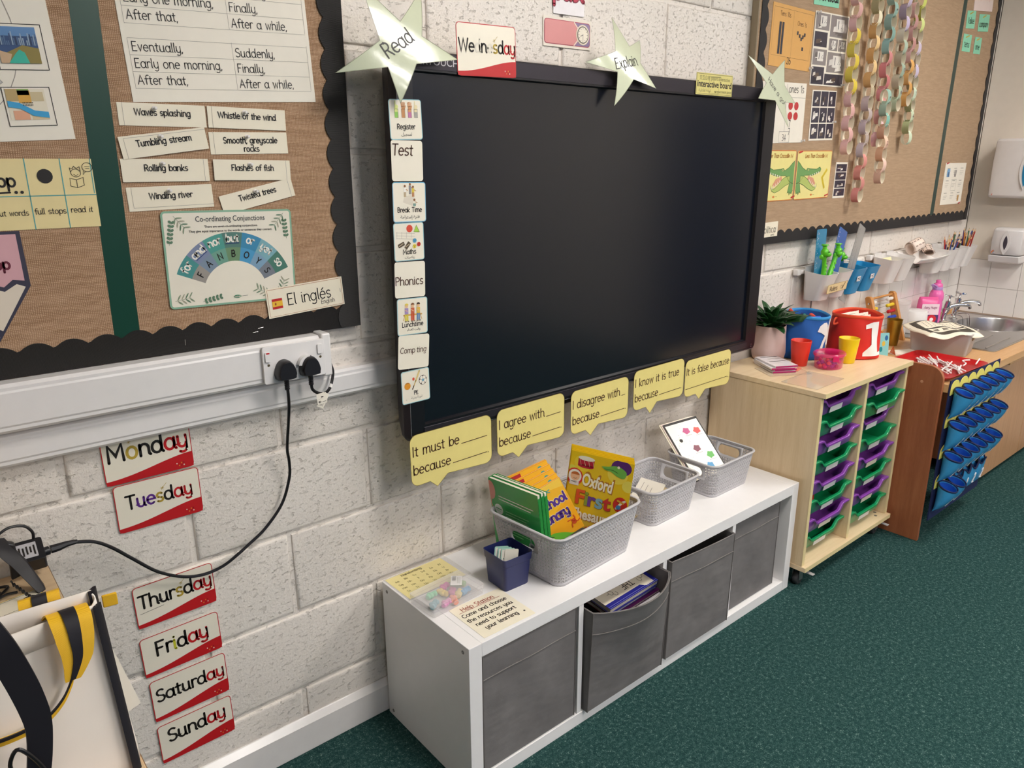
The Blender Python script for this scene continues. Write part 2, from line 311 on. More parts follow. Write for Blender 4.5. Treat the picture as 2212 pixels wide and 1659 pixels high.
class Sheet(MB):
    """a flat printed card: local x right, y up, z out of the face; printing lies in thin layers on the face of the same mesh"""
    def __init__(s, M, w, h, base, r=0, t=.0006, outline=None, border=None, bw=0, edge=None):
        super().__init__(M); s.w = w; s.h = h
        pol = outline or rrect(w, h, r or .0004, 4 if r else 1)
        s.prism(pol, -t, 0, edge or base)
        if border:
            s.prism(pol, 0, LZ * .5, border); s.poly(rrect(w - 2 * bw, h - 2 * bw, max(r - bw, .0006)), base, .8)
    def poly(s, p, m, L=1):
        n = len(p)
        tr = tessellate_polygon([[Vector((a, b, 0)) for a, b in p]]); up = []
        for t in tr:
            a, b, c = (p[i] for i in t); up.append(t if (b[0] - a[0]) * (c[1] - a[1]) - (b[1] - a[1]) * (c[0] - a[0]) > 0 else t[::-1])
        s.add([(a, b, L * LZ) for a, b in p], up, m)
    def rect(s, x0, y0, x1, y1, m, L=1): s.add([(x0, y0, L * LZ), (x1, y0, L * LZ), (x1, y1, L * LZ), (x0, y1, L * LZ)], [(0, 1, 2, 3)], m)
    def oval(s, cx, cy, a, b, m, L=1, n=18): s.add([(x, y, L * LZ) for x, y in ell(cx, cy, a, b, n)], [tuple(range(n))], m)
    def line(s, pts, wd, m, L=2, caps=True):
        pts = [Vector(p) for p in pts]; h = wd / 2; vs = []; fs = []; K = len(pts)
        closed = K > 3 and (pts[0] - pts[-1]).length < 1e-6
        for i, p in enumerate(pts):
            a = pts[i - 1] if i else (pts[-2] if closed else p); b = pts[i + 1] if i < K - 1 else (pts[1] if closed else p)
            t = (p - a).normalized() + (b - p).normalized() if (p - a).length > 1e-9 and (b - p).length > 1e-9 else b - a
            t = t.normalized() if t.length > 1e-6 else (b - p).normalized(); nn = Vector((-t.y, t.x))
            if 0 < i < K - 1:
                t1 = (p - a).normalized(); k = max(.45, abs(Vector((-t1.y, t1.x)).dot(nn))); hh = h / k
            else: hh = h
            vs += [(p.x + nn.x * hh, p.y + nn.y * hh, L * LZ), (p.x - nn.x * hh, p.y - nn.y * hh, L * LZ)]
        for i in range(K - 1): fs.append((2 * i + 1, 2 * i + 3, 2 * i + 2, 2 * i))
        s.add(vs, fs, m)
        if caps and not closed and wd > .0007:
            s.oval(pts[0].x, pts[0].y, h, h, m, L, 8); s.oval(pts[-1].x, pts[-1].y, h, h, m, L, 8)
    def box_line(s, x0, y0, x1, y1, wd, m, L=2): s.line([(x0, y0), (x1, y0), (x1, y1), (x0, y1), (x0, y0)], wd, m, L)
    def text(s, tx, x, y, size, m=None, wt=.085, al="c", ang=0, L=2, sp=0.035, sx=1.0, slant=0, cols=None):
        """size = em height; baseline at y"""
        m = m or INK; W = twidth(tx, size, sp) * sx; x0 = {'c': -W / 2, 'l': 0, 'r': -W}[al]; ca, sa = cos(radians(ang)), sin(radians(ang))
        for i, ch in enumerate(tx):
            w, ss = strokes(ch); mm = cols[i] if cols and i < len(cols) and cols[i] else m
            for st in ss:
                q = [(x0 + (px + slant * py) * size * sx, py * size) for px, py in st]
                s.line([(x + a * ca - b * sa, y + a * sa + b * ca) for a, b in q], size * wt, mm, L)
            x0 += (w + sp) * size * sx
    def font(s, tx, x, y, size, m=None, al='c', ang=0, L=2, bold=0, sx=1.0, w=None):
        v, f = ftext(tx, bold)
        if not v: return
        a0 = min(p[0] for p in v); a1 = max(p[0] for p in v)
        if w: sx = w / ((a1 - a0) * size)
        k = {'c': -(a0 + a1) / 2, 'l': -a0, 'r': -a1}[al]; ca, sa = cos(radians(ang)), sin(radians(ang))
        s.add([(x + (p[0] + k) * size * sx * ca - p[1] * size * sa, y + (p[0] + k) * size * sx * sa + p[1] * size * ca, L * LZ) for p in v], f, m or INK)
    def arrow_tri(s, a, b, c, m, L=1): s.poly([a, b, c], m, L)
FT = {}
def ftext(tx, bold=0):
    if (tx, bold) in FT: return FT[(tx, bold)]
    c = bpy.data.curves.new('lettering', 'FONT'); c.body = tx; c.offset = bold; c.resolution_u = 3
    o = bpy.data.objects.new('lettering', c); COL.objects.link(o); bpy.context.view_layer.update()
    me = bpy.data.meshes.new_from_object(o.evaluated_get(bpy.context.evaluated_depsgraph_get()))
    r = ([(v.co.x, v.co.y) for v in me.vertices], [tuple(p.vertices) for p in me.polygons])
    bpy.data.objects.remove(o); bpy.data.curves.remove(c); bpy.data.meshes.remove(me)
    FT[(tx, bold)] = r; return r
# ---------------- room shell ----------------
X0, X1, Y0, Y1, HH = ROOM['x0'], ROOM['x1'], ROOM['y0'], ROOM['y1'], ROOM['h']
b = MB(); b.box(X0 - .1, X1 + .1, Y0 - .1, .1, -.1, 0, CARPET); struct(b.build('floor'))
b = MB(); b.box(X0 - .1, X1 + .1, Y0 - .1, .1, HH, HH + .1, mat('ceiling_tile', '#e9e6e0', .9)); struct(b.build('ceiling'))
random.seed(70)
b = MB(); b.box(X0 - .1, X1 + .1, .0072, .12, 0, HH, BLOCK)
for r in range(-1, 12):     # painted concrete blocks, each standing proud of the recessed joints
    z0, z1 = max(0, .183 + .225 * r), min(HH, .183 + .225 * (r + 1))
    for c in range(-9, 10):
        x0 = -.0072 + .45 * c + (.225 if r % 2 else 0); x1 = x0 + .45; x0, x1 = max(x0, X0), min(x1, X1)
        if x1 - x0 < .03: continue
        jx, jz = random.uniform(-.001, .001), random.uniform(-.001, .001)
        rg = [[(x0 + i + jx, y, z0 + i + jz), (x0 + i + jx, y, z1 - i + jz), (x1 - i + jx, y, z1 - i + jz), (x1 - i + jx, y, z0 + i + jz)] for i, y in ((.0058, .0075), (.0066, .0042), (.0084, .0017), (.0110, .0004), (.0145, .0))]
        b.loft(rg, BLOCK, False, True)
struct(b.build('wall_front', ang=70))
PWALL = mat('painted_plaster', '#ddd3c6', .55, var=.015, bump=.04, bs=200)
b = MB(); b.box(X1, X1 + .12, Y0 - .1, 0, 0, HH, PWALL); struct(b.build('wall_right'))
b = MB(); b.box(X0 - .12, X0, Y0 - .1, 0, 0, HH, PWALL); struct(b.build('wall_left'))
b = MB(); b.box(X0, X1, Y0 - .12, Y0, 0, HH, mat('blue_reflection_tint', '#4a6496', .6)); struct(b.build('wall_rear'))  # unseen rear wall, coloured blue to tint the reflection in the screen
b = MB(); b.box(X1 - .045, X1 - .001, -2.45, -1.5, .002, 2.06, mat('navy_reflection_panel', '#2c3a55', .45)); struct(b.build('added_reflection_panel', bev=.003))  # dark slab added out of view to darken part of the screen's reflection
b = MB(); b.prism([(0, 0), (-.018, 0), (-.018, .083), (-.004, .1), (0, .1)], 0, X1 - X0, WPAINT)
for i, v in enumerate(b.v): b.v[i] = Vector((X0 + v.z, v.x, v.y))
struct(b.build('baseboard_front', bev=.002))
# ceiling light panels (the lamps of the room)
EMIT = bpy.data.materials.new('lamp_diffuser'); EMIT.use_nodes = True; nt = EMIT.node_tree; nt.nodes.clear()
e = nt.nodes.new('ShaderNodeEmission'); e.inputs[0].default_value = LAMP_COL + (1,); e.inputs[1].default_value = LAMP_POWER
o = nt.nodes.new('ShaderNodeOutputMaterial'); nt.links.new(e.outputs[0], o.inputs[0])
for i, (lx, ly) in enumerate([(-1.7, -1.35), (-1.7, -3.1), (-1.7, -4.7), (.5, -1.35), (.5, -3.1), (.5, -4.7), (2.7, -1.35), (2.7, -3.1), (2.7, -4.7)]):
    if i < 2: continue
    t = thing('ceiling_light', 'square white light panel set in the ceiling, %s from the board wall, %s' % (('first', 'second', 'third')[i % 3], ('left row', 'middle row', 'right row')[i // 3]), 'light', (lx, ly, HH - .03), 'ceiling light panels')
    b = MB(); b.prism(rrect(.62, .62, .01, 3), 0, .028, WPLAST, holes=[rrect(.57, .57, .005, 2)]); b.M = Matrix()
    b.warp(lambda v: v + Vector((lx, ly, HH - .03))); b.build('frame', t)
    b = MB(); b.box(lx - .285, lx + .285, ly - .285, ly + .285, HH - .02, HH - .004, EMIT); b.build('diffuser', t)
# ---------------- left display board ----------------
def scallop(n, amp, pts_per=8, wave='bump'):
    pass
BX0, BX1, BZ0, BZ1 = -1.75, -.015, 1.130, 2.36
lb = thing('display_board', 'hessian covered display board with black scalloped border, left of the big screen', 'display board', (-.88, -.02, BZ0))
b = MB(wallf(0, 0)); b.prism([(BX0, BZ0), (BX1, BZ0), (BX1, BZ1), (BX0, BZ1)], .0015, .020, HESS); b.build('hessian_backing', lb)
def border(name, x0, x1, z, up, pitch, amp, crest, phase, horiz, parent, m, t0=.0203, th=.0015):
    """scalloped card strip: wavy inner edge, straight outer edge"""
    n = int((x1 - x0) / pitch * 10); p = []
    for i in range(n + 1):
        u = x0 + (x1 - x0) * i / n; q = abs(sin(pi * (u - phase) / pitch))
        p.append((u, z + up * (crest - amp * (1 - q ** .75))))
    p = p + [(x1, z), (x0, z)]
    if not horiz: p = [(b_, a) for a, b_ in p]
    mb = MB(wallf(0, 0)); mb.prism(p, t0, t0 + th, m); return mb.build(name, parent)
border('border_strip', BX0, BX1 - .002, BZ0, 1, .0585, .015, .0585, -.0155, True, lb, RIDGEX)
border('border_strip', BZ0, BZ1, BX1, -1, .062, .014, .0575, .008, False, lb, RIDGE, .0219)
b = MB(wallf(0, 0)); b.prism([(-.556, BZ0 + .003), (-.509, BZ0 + .003), (-.498, 1.787), (-.4975, BZ1), (-.545, BZ1), (-.5455, 1.781)], .0201, .0203, cm('#0b3d2c', .35)); b.build('ribbon', lb)
STAPLE = mat('staple_steel', '#cfcac6', .3, .8)
for (x, z, a) in ((-.262, 1.158, 4), (-.275, 1.150, 4), (-.425, 1.150, 88), (-.035, 1.145, 4), (-.033, 1.437, 3), (-.052, 1.139, 10)):
    b = MB(wallf(x, z, -.0224, a)); b.tube([(-.006, 0, 0), (.006, 0, 0)], .0005, STAPLE, 5); b.build('staple', lb)
# --- papers on the left board
YB = -.0212
def paper(name, label, x, z, w, h, ang, base=None, y=YB, r=0, t=.0006, **k): 
    s = Sheet(wallf(x, z, y, ang), w, h, base or PAPER, r, t, **k); s.nm = name; s.lb = label; return s
def done(s, cat, group=None, **k): return tag(s.build(s.nm, **k), s.lb, cat, group)
s = paper('sentence_starter_sheet', 'large white sheet of sentence starters in three small tables, pinned above the phrase cards', -.284, 1.807, .372, .36, 2.6)
for blk in range(3):
    ty = .155 - blk * .112; 
    for i, (a, c) in enumerate((('Eventually,', 'Suddenly,'), ('Early one morning,', 'Finally,'), ('After that,', 'After a while,'))):
        yy = ty - i * .029; s.text(a, -.172, yy - .022, .0215, INK, .07, 'l'); s.text(c, .022, yy - .026, .0215, INK, .07, 'l')
        s.line([(-.177, yy), (.178, yy - .003)], .0006, GREYINK, 1)
    s.line([(-.177, ty - .087), (.178, ty - .09)], .0006, GREYINK, 1)
    for x in (-.177, .017, .178): s.line([(x, ty), (x, ty - .088)], .0006, GREYINK, 1)
done(s, 'poster')
for i, (tx, x, z, w, h, a, side, pin) in enumerate((
    ('Waves splashing', -.411, 1.597, .161, .041, 0, 'l', -.03), ('Whistle of the wind', -.2455, 1.596, .163, .041, -.8, 'l', -.0), ('Tumbling stream', -.415, 1.546, .163, .041, 7.6, 'lt', .0), ('Smooth, greyscale rocks', -.246, 1.548, .165, .043, 1, 'l', .003),
    ('Rolling banks', -.418, 1.495, .163, .043, 0, 'r', 0), ('Flashes of fish', -.245, 1.494, .164, .041, -.8, 'r', .003), ('Winding river', -.415, 1.443, .162, .045, 1.4, 'lb', .01), ('Twisted trees', -.239, 1.441, .163, .038, 12.3, 'r', .003))):
    s = paper('phrase_card', 'cream phrase card reading %s, pinned to the hessian board' % tx, x, z, w, h, a, CREAM, y=YB - .0012 * (i % 3), t=.0005)
    if 'Smooth' in tx:
        s.text('Smooth, greyscale', .003, .0, .0155, INK, .12, L=2); s.text('rocks', .003, -.0165, .0155, INK, .12, L=2)
    else: s.text(tx, 0, -.001, .0155, INK, .12, sp=.03)
    gx = -w / 2 + .009 if 'l' in side else w / 2 - .009
    s.line([(gx, -h / 2 + (.006 if 'b' in side else 0)), (gx, h / 2 - (.004 if 't' in side else 0))], .0006, GREYINK, 1)
    if 't' in side: s.line([(gx, h / 2 - .004), (w / 2, h / 2 - .004)], .0006, GREYINK, 1)
    if 'b' in side: s.line([(gx, -h / 2 + .006), (w / 2, -h / 2 + .006)], .0006, GREYINK, 1)
    done(s, 'card', 'phrase cards on the left board')
    p = Vector((0, 0, 0)); px, pz = x - w * .02 + pin * .3 - .004, z + h / 2 - .009
    b = MB(frame((px, YB - .003, pz), (1, 0, 0), (0, 0, 1)))
    b.lathe([(0, 0), (.0042, 0), (.0045, .001), (.002, .003), (.0016, .008), (.0028, .0095), (.0032, .0115), (.0022, .013), (0, .0133)], mat('pin_white', '#efeae6', .25, var=.01), n=14)
    tag(b.build('push_pin'), 'white plastic push pin holding the %s card' % tx, 'pin', 'push pins on the left board')
# water cycle poster (left)
s = paper('water_poster', 'tall white poster with two framed pictures joined by a circle, at the left edge', -.72, 1.715, .285, .345, 3.2)
c0 = (-.06, .0)
s.line(ell(-.05, .0, .135, .15, 40) + [ell(-.05, .0, .135, .15, 40)[0]], .0012, GREYINK, 1, False)
for (x0, y0, x1, y1, pal) in ((.052, -.057, .125, .015, 0), (.046, -.148, .118, -.085, 1)):
    s.rect(x0, y0, x1, y1, PAPER, 2); s.box_line(x0, y0, x1, y1, .0012, INK, 3)
    X, Y, w_, h_ = x0 + .004, y0 + .010, (x1 - x0) * .82, (y1 - y0) * .8
    if pal == 0:
        s.rect(X, Y, X + w_, Y + h_, cm('#2a4a78'), 3); s.rect(X, Y + h_ * .75, X + w_, Y + h_, cm('#5a86b8'), 4)
        for i in range(22): s.rect(X + w_ * i / 22, Y + h_ * .5, X + w_ * (i + .7) / 22, Y + h_ * (.58 + .3 * random.random()), cm(random.choice(['#38507a', '#4f6c94', '#243a5c', '#8fa5bd'])), 5)
        s.poly([(X, Y), (X + w_, Y), (X + w_, Y + h_ * .42), (X + w_ * .6, Y + h_ * .5), (X, Y + h_ * .2)], cm('#8b7a35'), 6)
        s.poly([(X + w_ * .18, Y), (X + w_ * .7, Y), (X + w_ * .62, Y + h_ * .3), (X + w_ * .5, Y + h_ * .38), (X + w_ * .4, Y + h_ * .28)], cm('#2fb39a'), 7)
        s.poly([(X, Y), (X + w_ * .2, Y), (X + w_ * .3, Y + h_ * .25), (X, Y + h_ * .35)], cm('#c9a884'), 7)
    else:
        s.rect(X, Y, X + w_, Y + h_, cm('#e9dfc8'), 3)
        for (a, b_, c, d, col) in ((0, .6, .3, 1, '#b9a06a'), (.3, .55, .62, .95, '#d9a441'), (.62, .6, .95, .9, '#cdbb93'), (.3, .8, .6, 1, '#8fae5e'), (.1, 0, .5, .3, '#e5a987'), (.55, 0, 1, .25, '#d9c49c')):
            s.rect(X + a * w_, Y + b_ * h_, X + c * w_, Y + d * h_, cm(col), 4)
        s.poly([(X, Y + h_ * .62), (X + w_ * .3, Y + h_ * .55), (X + w_ * .65, Y + h_ * .3), (X + w_, Y + h_ * .25), (X + w_, Y + h_ * .05), (X + w_ * .6, Y + h_ * .12), (X + w_ * .3, Y + h_ * .36), (X, Y + h_ * .42)], cm('#3aa0d2'), 6)
        for i in range(14): s.rect(X + w_ * (.38 + .04 * (i % 7)), Y + h_ * (.46 + .07 * (i // 7)), X + w_ * (.4 + .04 * (i % 7)), Y + h_ * (.5 + .07 * (i // 7)), INK, 7)
AR = cm('#c9c4be')
for (x, y, a) in ((.03, .048, -40), (.03, -.083, 215)):
    q = [(-.02, -.007), (.003, -.007), (.003, -.015), (.02, 0), (.003, .015), (.003, .007), (-.02, .007)]
    q = [(x + u * cos(radians(a)) - v * sin(radians(a)), y + u * sin(radians(a)) + v * cos(radians(a))) for u, v in q]
    s.poly(q, AR, 3); s.line(q + [q[0]], .0008, GREYINK, 4)
done(s, 'poster')
# phonics chart
YEL = cm('#ecd9a0', .4); TEALL = cm('#4fa3a5')
s = paper('reading_chart', 'yellow reading prompt chart ruled in teal, left of the green ribbon', -.712, 1.4555, .327, .122, 0, YEL)
for x in (.057, .112, .0): s.line([(x, -.061), (x, .061)], .0016, TEALL, 1)
s.line([(-.163, -.003), (.163, -.003)], .0016, TEALL, 1); s.line([(.161, -.0), (.161, .061)], .0014, TEALL, 1)
s.text('chop', .012, .014, .028, INK, .13); s.line([(0, .003), (.028, .004)], .003, INK); s.oval(.037, .004, .0027, .0027, INK, 2); s.oval(.046, .004, .0027, .0027, INK, 2)
s.oval(.085, .031, .0125, .0125, INK, 2); s.text('sound out words', .008, -.036, .0125, INK, .08); s.text('full stops', .085, -.035, .0135, INK, .08); s.text('read it', .136, -.034, .0135, INK, .08)
# child reading a book: line drawing
s.line(ell(.135, .036, .008, .007, 16) + [ell(.135, .036, .008, .007, 16)[0]], .0009, INK)
s.line([(.127, .038), (.126, .045), (.130, .043), (.133, .048), (.137, .044), (.142, .047), (.143, .039)], .0009, INK)
s.line([(.124, .027), (.1345, .024), (.146, .028), (.146, .014), (.1345, .010), (.124, .013), (.124, .027)], .0009, INK); s.line([(.1345, .024), (.1345, .010)], .0009, INK)
s.line([(.131, .034), (.135, .031), (.139, .034)], .0007, INK); s.line([(.148, .039), (.147, .033), (.151, .038)], .0009, INK)
s.line(ell(.155, .046, .0085, .008, 18) + [ell(.155, .046, .0085, .008, 18)[0]], .0009, INK); s.line([(.151, .047), (.159, .047)], .0008, INK); s.line([(.152, .044), (.158, .044)], .0008, INK)
done(s, 'chart')
# pencil poster
s = paper('pencil_poster', 'pink pencil shaped poster with a dark outline, cut off by the left edge', -.80, 1.30, .24, .2, 0, cm('#3d3a4a'), y=YB + .0004, outline=[(-.12, .093), (.119, .093), (.121, -.005), (.057, -.103), (.0, -.19), (-.057, -.103), (-.121, -.005)])
s.poly([(-.11, .088), (.112, .088), (.113, .005), (.095, .008), (.08, -.004), (.06, .004), (.04, -.005), (-.11, .0)], cm('#d9a8ae'), 1)
s.poly([(-.11, -.012), (.04, -.012), (.06, -.004), (.08, -.012), (.1, .0), (.113, -.006), (.066, -.082), (.05, -.07), (.02, -.08), (-.05, -.078)], cm('#e3d6c4'), 1)
s.poly([(-.05, -.09), (.02, -.09), (.048, -.08), (.06, -.092), (.0, -.178)], cm('#7f82b0'), 1); s.text('chop chop', .045, .028, .024, cm('#6b2333'), .16)
done(s, 'poster')
# conjunctions fan poster
GRB = cm('#8db59a', .25)
s = paper('conjunctions_poster', 'white laminated poster with a blue and green fan of conjunctions, green leaf corners', -.3075, 1.3165, .272, .196, -1.2, LAMIN, y=YB - .0016, r=.009, border=GRB, bw=.004)
s.font('Co-ordinating Conjunctions', .003, .076, .0155, cm('#4a4d4a'), bold=.012, w=.145); s.font('There are seven co-ordinating conjunctions.', .003, .0635, .0065, INK, bold=.015, w=.112); s.font('They give equal importance to the words or sentences they connect.', .003, .0545, .0065, INK, bold=.015, w=.175)
cc = (.002, -.075); fan = [('for', 'F', '#4a8f8c', '#9b948c'), ('and', 'A', '#7f8aa6', '#7d8ea0'), ('nor', 'N', '#4f9a8e', '#6f9f8d'), ('but', 'B', '#567c72', '#6f8f6a'), ('or', 'O', '#3d87ad', '#4b97c2'), ('yet', 'Y', '#7cabb5', '#7d9fb8'), ('so', 'S', '#4b7a6a', '#7a7f88')]
for i, (wd_, lt, c1, c2) in enumerate(fan):
    t0 = 158 - i * 19.5; t1 = t0 - 19.5
    for (r0, r1, col) in ((.0965, .128, c1), (.068, .0965, c2)):
        s.poly(ell(*cc, r1, r1, 6, t1, t0) + ell(*cc, r0, r0, 6, t1, t0)[::-1], cm(col), 1)
    tm = (t0 + t1) / 2; q = lambda r: (cc[0] + r * cos(radians(tm)), cc[1] + r * sin(radians(tm)))
    d = q(.108); s.text(wd_, d[0], d[1], .021, cm('#f4efe4'), .14, ang=tm - 90, L=2)
    d = q(.077); s.text(lt, d[0], d[1], .0175, INK, .13, ang=tm - 90, L=2)
for tm, r in ((138.5 - 9.7, .105), (90.3, .105)):
    d = (cc[0] + r * cos(radians(tm)), cc[1] + r * sin(radians(tm))); u = Vector((sin(radians(tm)), -cos(radians(tm)))) * .014; s.line([(d[0] - u.x, d[1] - u.y), (d[0] + u.x, d[1] + u.y)], .0013, cm('#1c2c6e'), 4)
LF = [cm('#5f7f63'), cm('#8a9a7e'), cm('#a9a68f')]
def sprig(s, x, y, ang, n, ln, rnd, mi):
    ca, sa = cos(radians(ang)), sin(radians(ang)); s.line([(x, y), (x + ca * n * ln, y + sa * n * ln)], .0006, LF[0], 2)
    for i in range(n):
        px, py = x + ca * (i + .6) * ln, y + sa * (i + .6) * ln
        for sg in (1, -1):
            aa = radians(ang + sg * 50); a_, b_ = (.0035, .0026) if rnd else (.0065, .0013)
            cx_, cy_ = px + cos(aa) * a_ * 1.1, py + sin(aa) * a_ * 1.1
            s.poly([(cx_ + p * cos(aa) - q_ * sin(aa), cy_ + p * sin(aa) + q_ * cos(aa)) for p, q_ in ell(0, 0, a_, b_, 10)], LF[(i + mi) % 3 if not rnd else 0], 3)
for a in ((-.125, .03, 80, 6, .008, 1, 0), (-.112, .088, -50, 4, .008, 0, 1), (.122, .035, 95, 5, .008, 1, 0), (.118, .09, 230, 4, .009, 0, 0), (-.125, -.082, 10, 4, .008, 0, 1), (-.07, -.088, 12, 5, .008, 1, 0), (.075, -.085, 150, 4, .008, 0, 1), (.10, -.085, 70, 4, .008, 0, 2)): sprig(s, *a)
s.oval(.003, -.083, .0085, .0035, cm('#3f8a63'), 2); s.text('twinkl', .003, -.085, .006, LAMIN, .12, L=3)
s.line([(.013, -.083), (.026, -.0825)], .0006, INK, 2)
done(s, 'poster')
# El ingles label
s = paper('language_label', 'cream label reading El inglés with a small Spanish flag, tucked into the scalloped border', -.15, 1.214, .187, .066, 3.6, CREAM, y=YB + .0006 - .0035, border=cm('#b06a3c'), bw=.0)
s.box_line(-.09, -.03, .09, .03, .0008, cm('#b06a3c'), 2)
s.rect(-.082, -.014, -.058, .009, cm('#c02b2b'), 2); s.rect(-.082, -.0085, -.058, .0035, cm('#e9b83a'), 3); s.oval(-.0745, -.0025, .002, .003, cm('#a8562c'), 4)
s.text('El inglés', .008, -.010, .034, INK, .07, sp=.02); s.text('English', .052, -.022, .0125, INK, .08); s.line([(.086, -.002), (.086, .006)], .0008, INK)
done(s, 'label')
# ---------------- day cards on the block wall ----------------
GOLD = cm('#b59a3a'); PURP = cm('#5c2a86')
def wand(s, x, y, k=1):
    s.line([(x, y), (x + .010 * k, y + .010 * k)], .0009, GOLD, 2)
    for i in range(6):
        a = radians(60 * i + 10); s.line([(x, y), (x + .004 * k * cos(a), y + .004 * k * sin(a))], .0008, GOLD, 2)
DK = dict(Monday=[0, GOLD, 0, 0, RED, RED], Tuesday=[0, PURP, PURP, GOLD, 0, RED, RED], Wednesday=[0, 0, 1, 0, 1, GOLD, 0, RED, RED], Thursday=[0, 0, 0, 0, GOLD, 0, RED, RED], Friday=[0, 0, cm('#c7c431'), 0, RED, RED], Saturday=[0] * 6 + [RED, RED], Sunday=[0] * 4 + [RED, RED])
GHOST = cm('#dcd5c6')
def day_card(day, x, z, w, h, ang, y, where, sz, flat=0.0):
    s = Sheet(wallf(x, z, y, ang), w, h, LAMIN, .009, .0007, border=RED, bw=.0018)
    n = 18; s.poly([(-w / 2 + .0012, -h / 2 + .0012), (w / 2 - .0012, -h / 2 + .0012)] + [(w / 2 - .0012 - (w - .0024) * i / n, -h / 2 + .010 + (h * .23) * (.5 + .5 * cos(pi * (i / n) ** .9))) for i in range(n + 1)], RED, 1.5)
    cols = [GHOST if c == 1 else (c or None) for c in DK[day]]
    bl = -.004 if day != 'Sunday' else .0
    s.text(day, .002, bl, sz, INK, .115, cols=cols, sp=.03)
    if day in ('Monday', 'Tuesday', 'Wednesday', 'Thursday'):
        X = {'Monday': -.034, 'Tuesday': .008, 'Wednesday': .022, 'Thursday': .014}[day]; wand(s, X, bl + sz * .72)
    if day == 'Thursday': s.line([(-w * .45, -.016), (-w * .16, -.012)], .0009, INK)
    for i in range(8): s.oval(w * .30 + .0048 * (i % 4), -h / 2 + .0085 + .0055 * (i // 4), .0013, .0017, [RED, cm('#e9d9c8'), cm('#8a1218'), cm('#d98b2b')][(i * 3 + i // 4) % 4], 3, 8)
    return tag(s.build('day_card'), 'red bordered day card reading %s, %s' % (day, where), 'card', 'weekday cards')
for d, x, z, w, h, a, wh, sz in (('Monday', -.5225, .9235, .176, .108, .6, 'top card on the wall under the white trunking', .050), ('Tuesday', -.514, .8125, .173, .107, .2, 'second card down on the wall', .040), ('Thursday', -.51, .576, .171, .102, 1, 'crossed by the hanging black cable', .042),
    ('Friday', -.5115, .449, .172, .1, 1.2, 'between Thursday and Saturday on the wall', .047), ('Saturday', -.507, .331, .17, .108, .8, 'second card up from the lowest on the wall', .042), ('Sunday', -.506, .2115, .17, .103, 1, 'lowest card on the wall above the skirting', .045)):
    day_card(d, x, z, w, h, a, -.0035, wh, sz)
# ---------------- trunking, socket, plugs, cable ----------------
t = thing('cable_trunking', 'wide white cable trunking with end cap, under the left display board', 'cable trunking', (-.95, -.03, 1.037))
def trunk(x0, x1, z0, z1, d):
    b = MB(); pr = [(0, z0), (-d + .006, z0), (-d, z0 + .006), (-d, z0 + .012), (-d - .002, z0 + .016), (-d - .002, z1 - .016), (-d, z1 - .012), (-d, z1 - .006), (-d + .006, z1), (0, z1)]
    b.loft([[(x, p, q) for p, q in pr] for x in (x0, x1)], WPLAST); return b
trunk(-1.9, -.142, 1.037, 1.1285, .058).build('channel', t, ang=20)
b = MB(); b.box(-.14, -.118, -.066, 0, 1.032, 1.133, WPLAST); b.build('end_cap', t, bev=.004)
t2 = thing('mini_trunking', 'narrow white cable trunking running along the wall behind the screen', 'cable trunking', (-.5, -.015, .965))
trunk(-1.9, .6, .964, 1.030, .03).build('channel', t2, ang=20)
sk = thing('double_socket', 'white double wall socket with two rocker switches on the trunking', 'socket', (-.209, -.062, 1.04))
b = MB(wallf(-.2095, 1.081, -.060, -.4)); b.prism(rrect(.146, .084, .005, 3), 0, .008, WPLAST); b.build('face_plate', sk, bev=.0015)
for x, nm in ((-.062, 0), (.061, 1)):
    b = MB(wallf(-.2095 + x, 1.101, -.068)); b.prism(rrect(.0125, .022, .002, 2), 0, .0035, WPLAST)
    if nm == 0: b.prism(rrect(.0075, .003, .0005, 1, 0, .0085), .0035, .0038, RED)
    b.build('switch', sk, bev=.0008)
    b = MB(wallf(-.2095 + x + .001, 1.082, -.068)); b.lathe([(0, .0008), (.0028, .0006), (.003, 0)], mat('screw_brass', '#8f7a58', .35, .9), n=12); b.build('screw', sk)
def plug(x, z, y, nm, label):
    p = thing(nm, label, 'plug', (x, y, z - .03)); b = MB(wallf(x, z, y))
    out = [(-.0215, -.012), (-.0225, -.004), (-.018, .012), (-.010, .022), (0, .025), (.010, .022), (.018, .012), (.0225, -.004), (.0215, -.012), (.017, -.019), (-.017, -.019)]
    out = [(a.x, a.y) for a in spline([(u, v, 0) for u, v in out + [out[0]]], 4)[:-1]]
    sc = lambda k, z_: [(u * k, v * k, z_) for u, v in out]
    b.loft([sc(1, 0), sc(1, .012), sc(.96, .018), sc(.90, .023), sc(.84, .0245)], BLACK); b.build('plug_body', p, ang=30)
    b = MB(wallf(x, z, y)); g = [(.0052, -.018), (.0052, -.024)]
    for i in range(5): g += [(.006, -.0245 - i * .004), (.0048, -.0275 - i * .004)]
    b.tube([(0, v, .010) for u, v in g], [u for u, v in g], BLACK, 10); b.build('strain_relief', p); return p
BL2 = mat('black_cable', '#141215', .35, var=.03)
p = plug(-.2375, 1.066, -.0685, 'mains_plug', 'left black mains plug with a long cable looping down to the desk')
cp = [(-.237, -.079, 1.025), (-.237, -.078, .985), (-.236, -.06, .93), (-.235, -.04, .87), (-.229, -.03, .83), (-.232, -.028, .79), (-.255, -.026, .73), (-.30, -.024, .68), (-.342, -.024, .653), (-.375, -.024, .634), (-.408, -.02, .617), (-.45, -.018, .612), (-.495, -.02, .625), (-.545, -.026, .66), (-.59, -.03, .71), (-.625, -.034, .75), (-.655, -.038, .775), (-.69, -.04, .787)]
b = MB(); b.tube(spline(cp, 6), .0036, BL2, 8); b.build('cable', p)
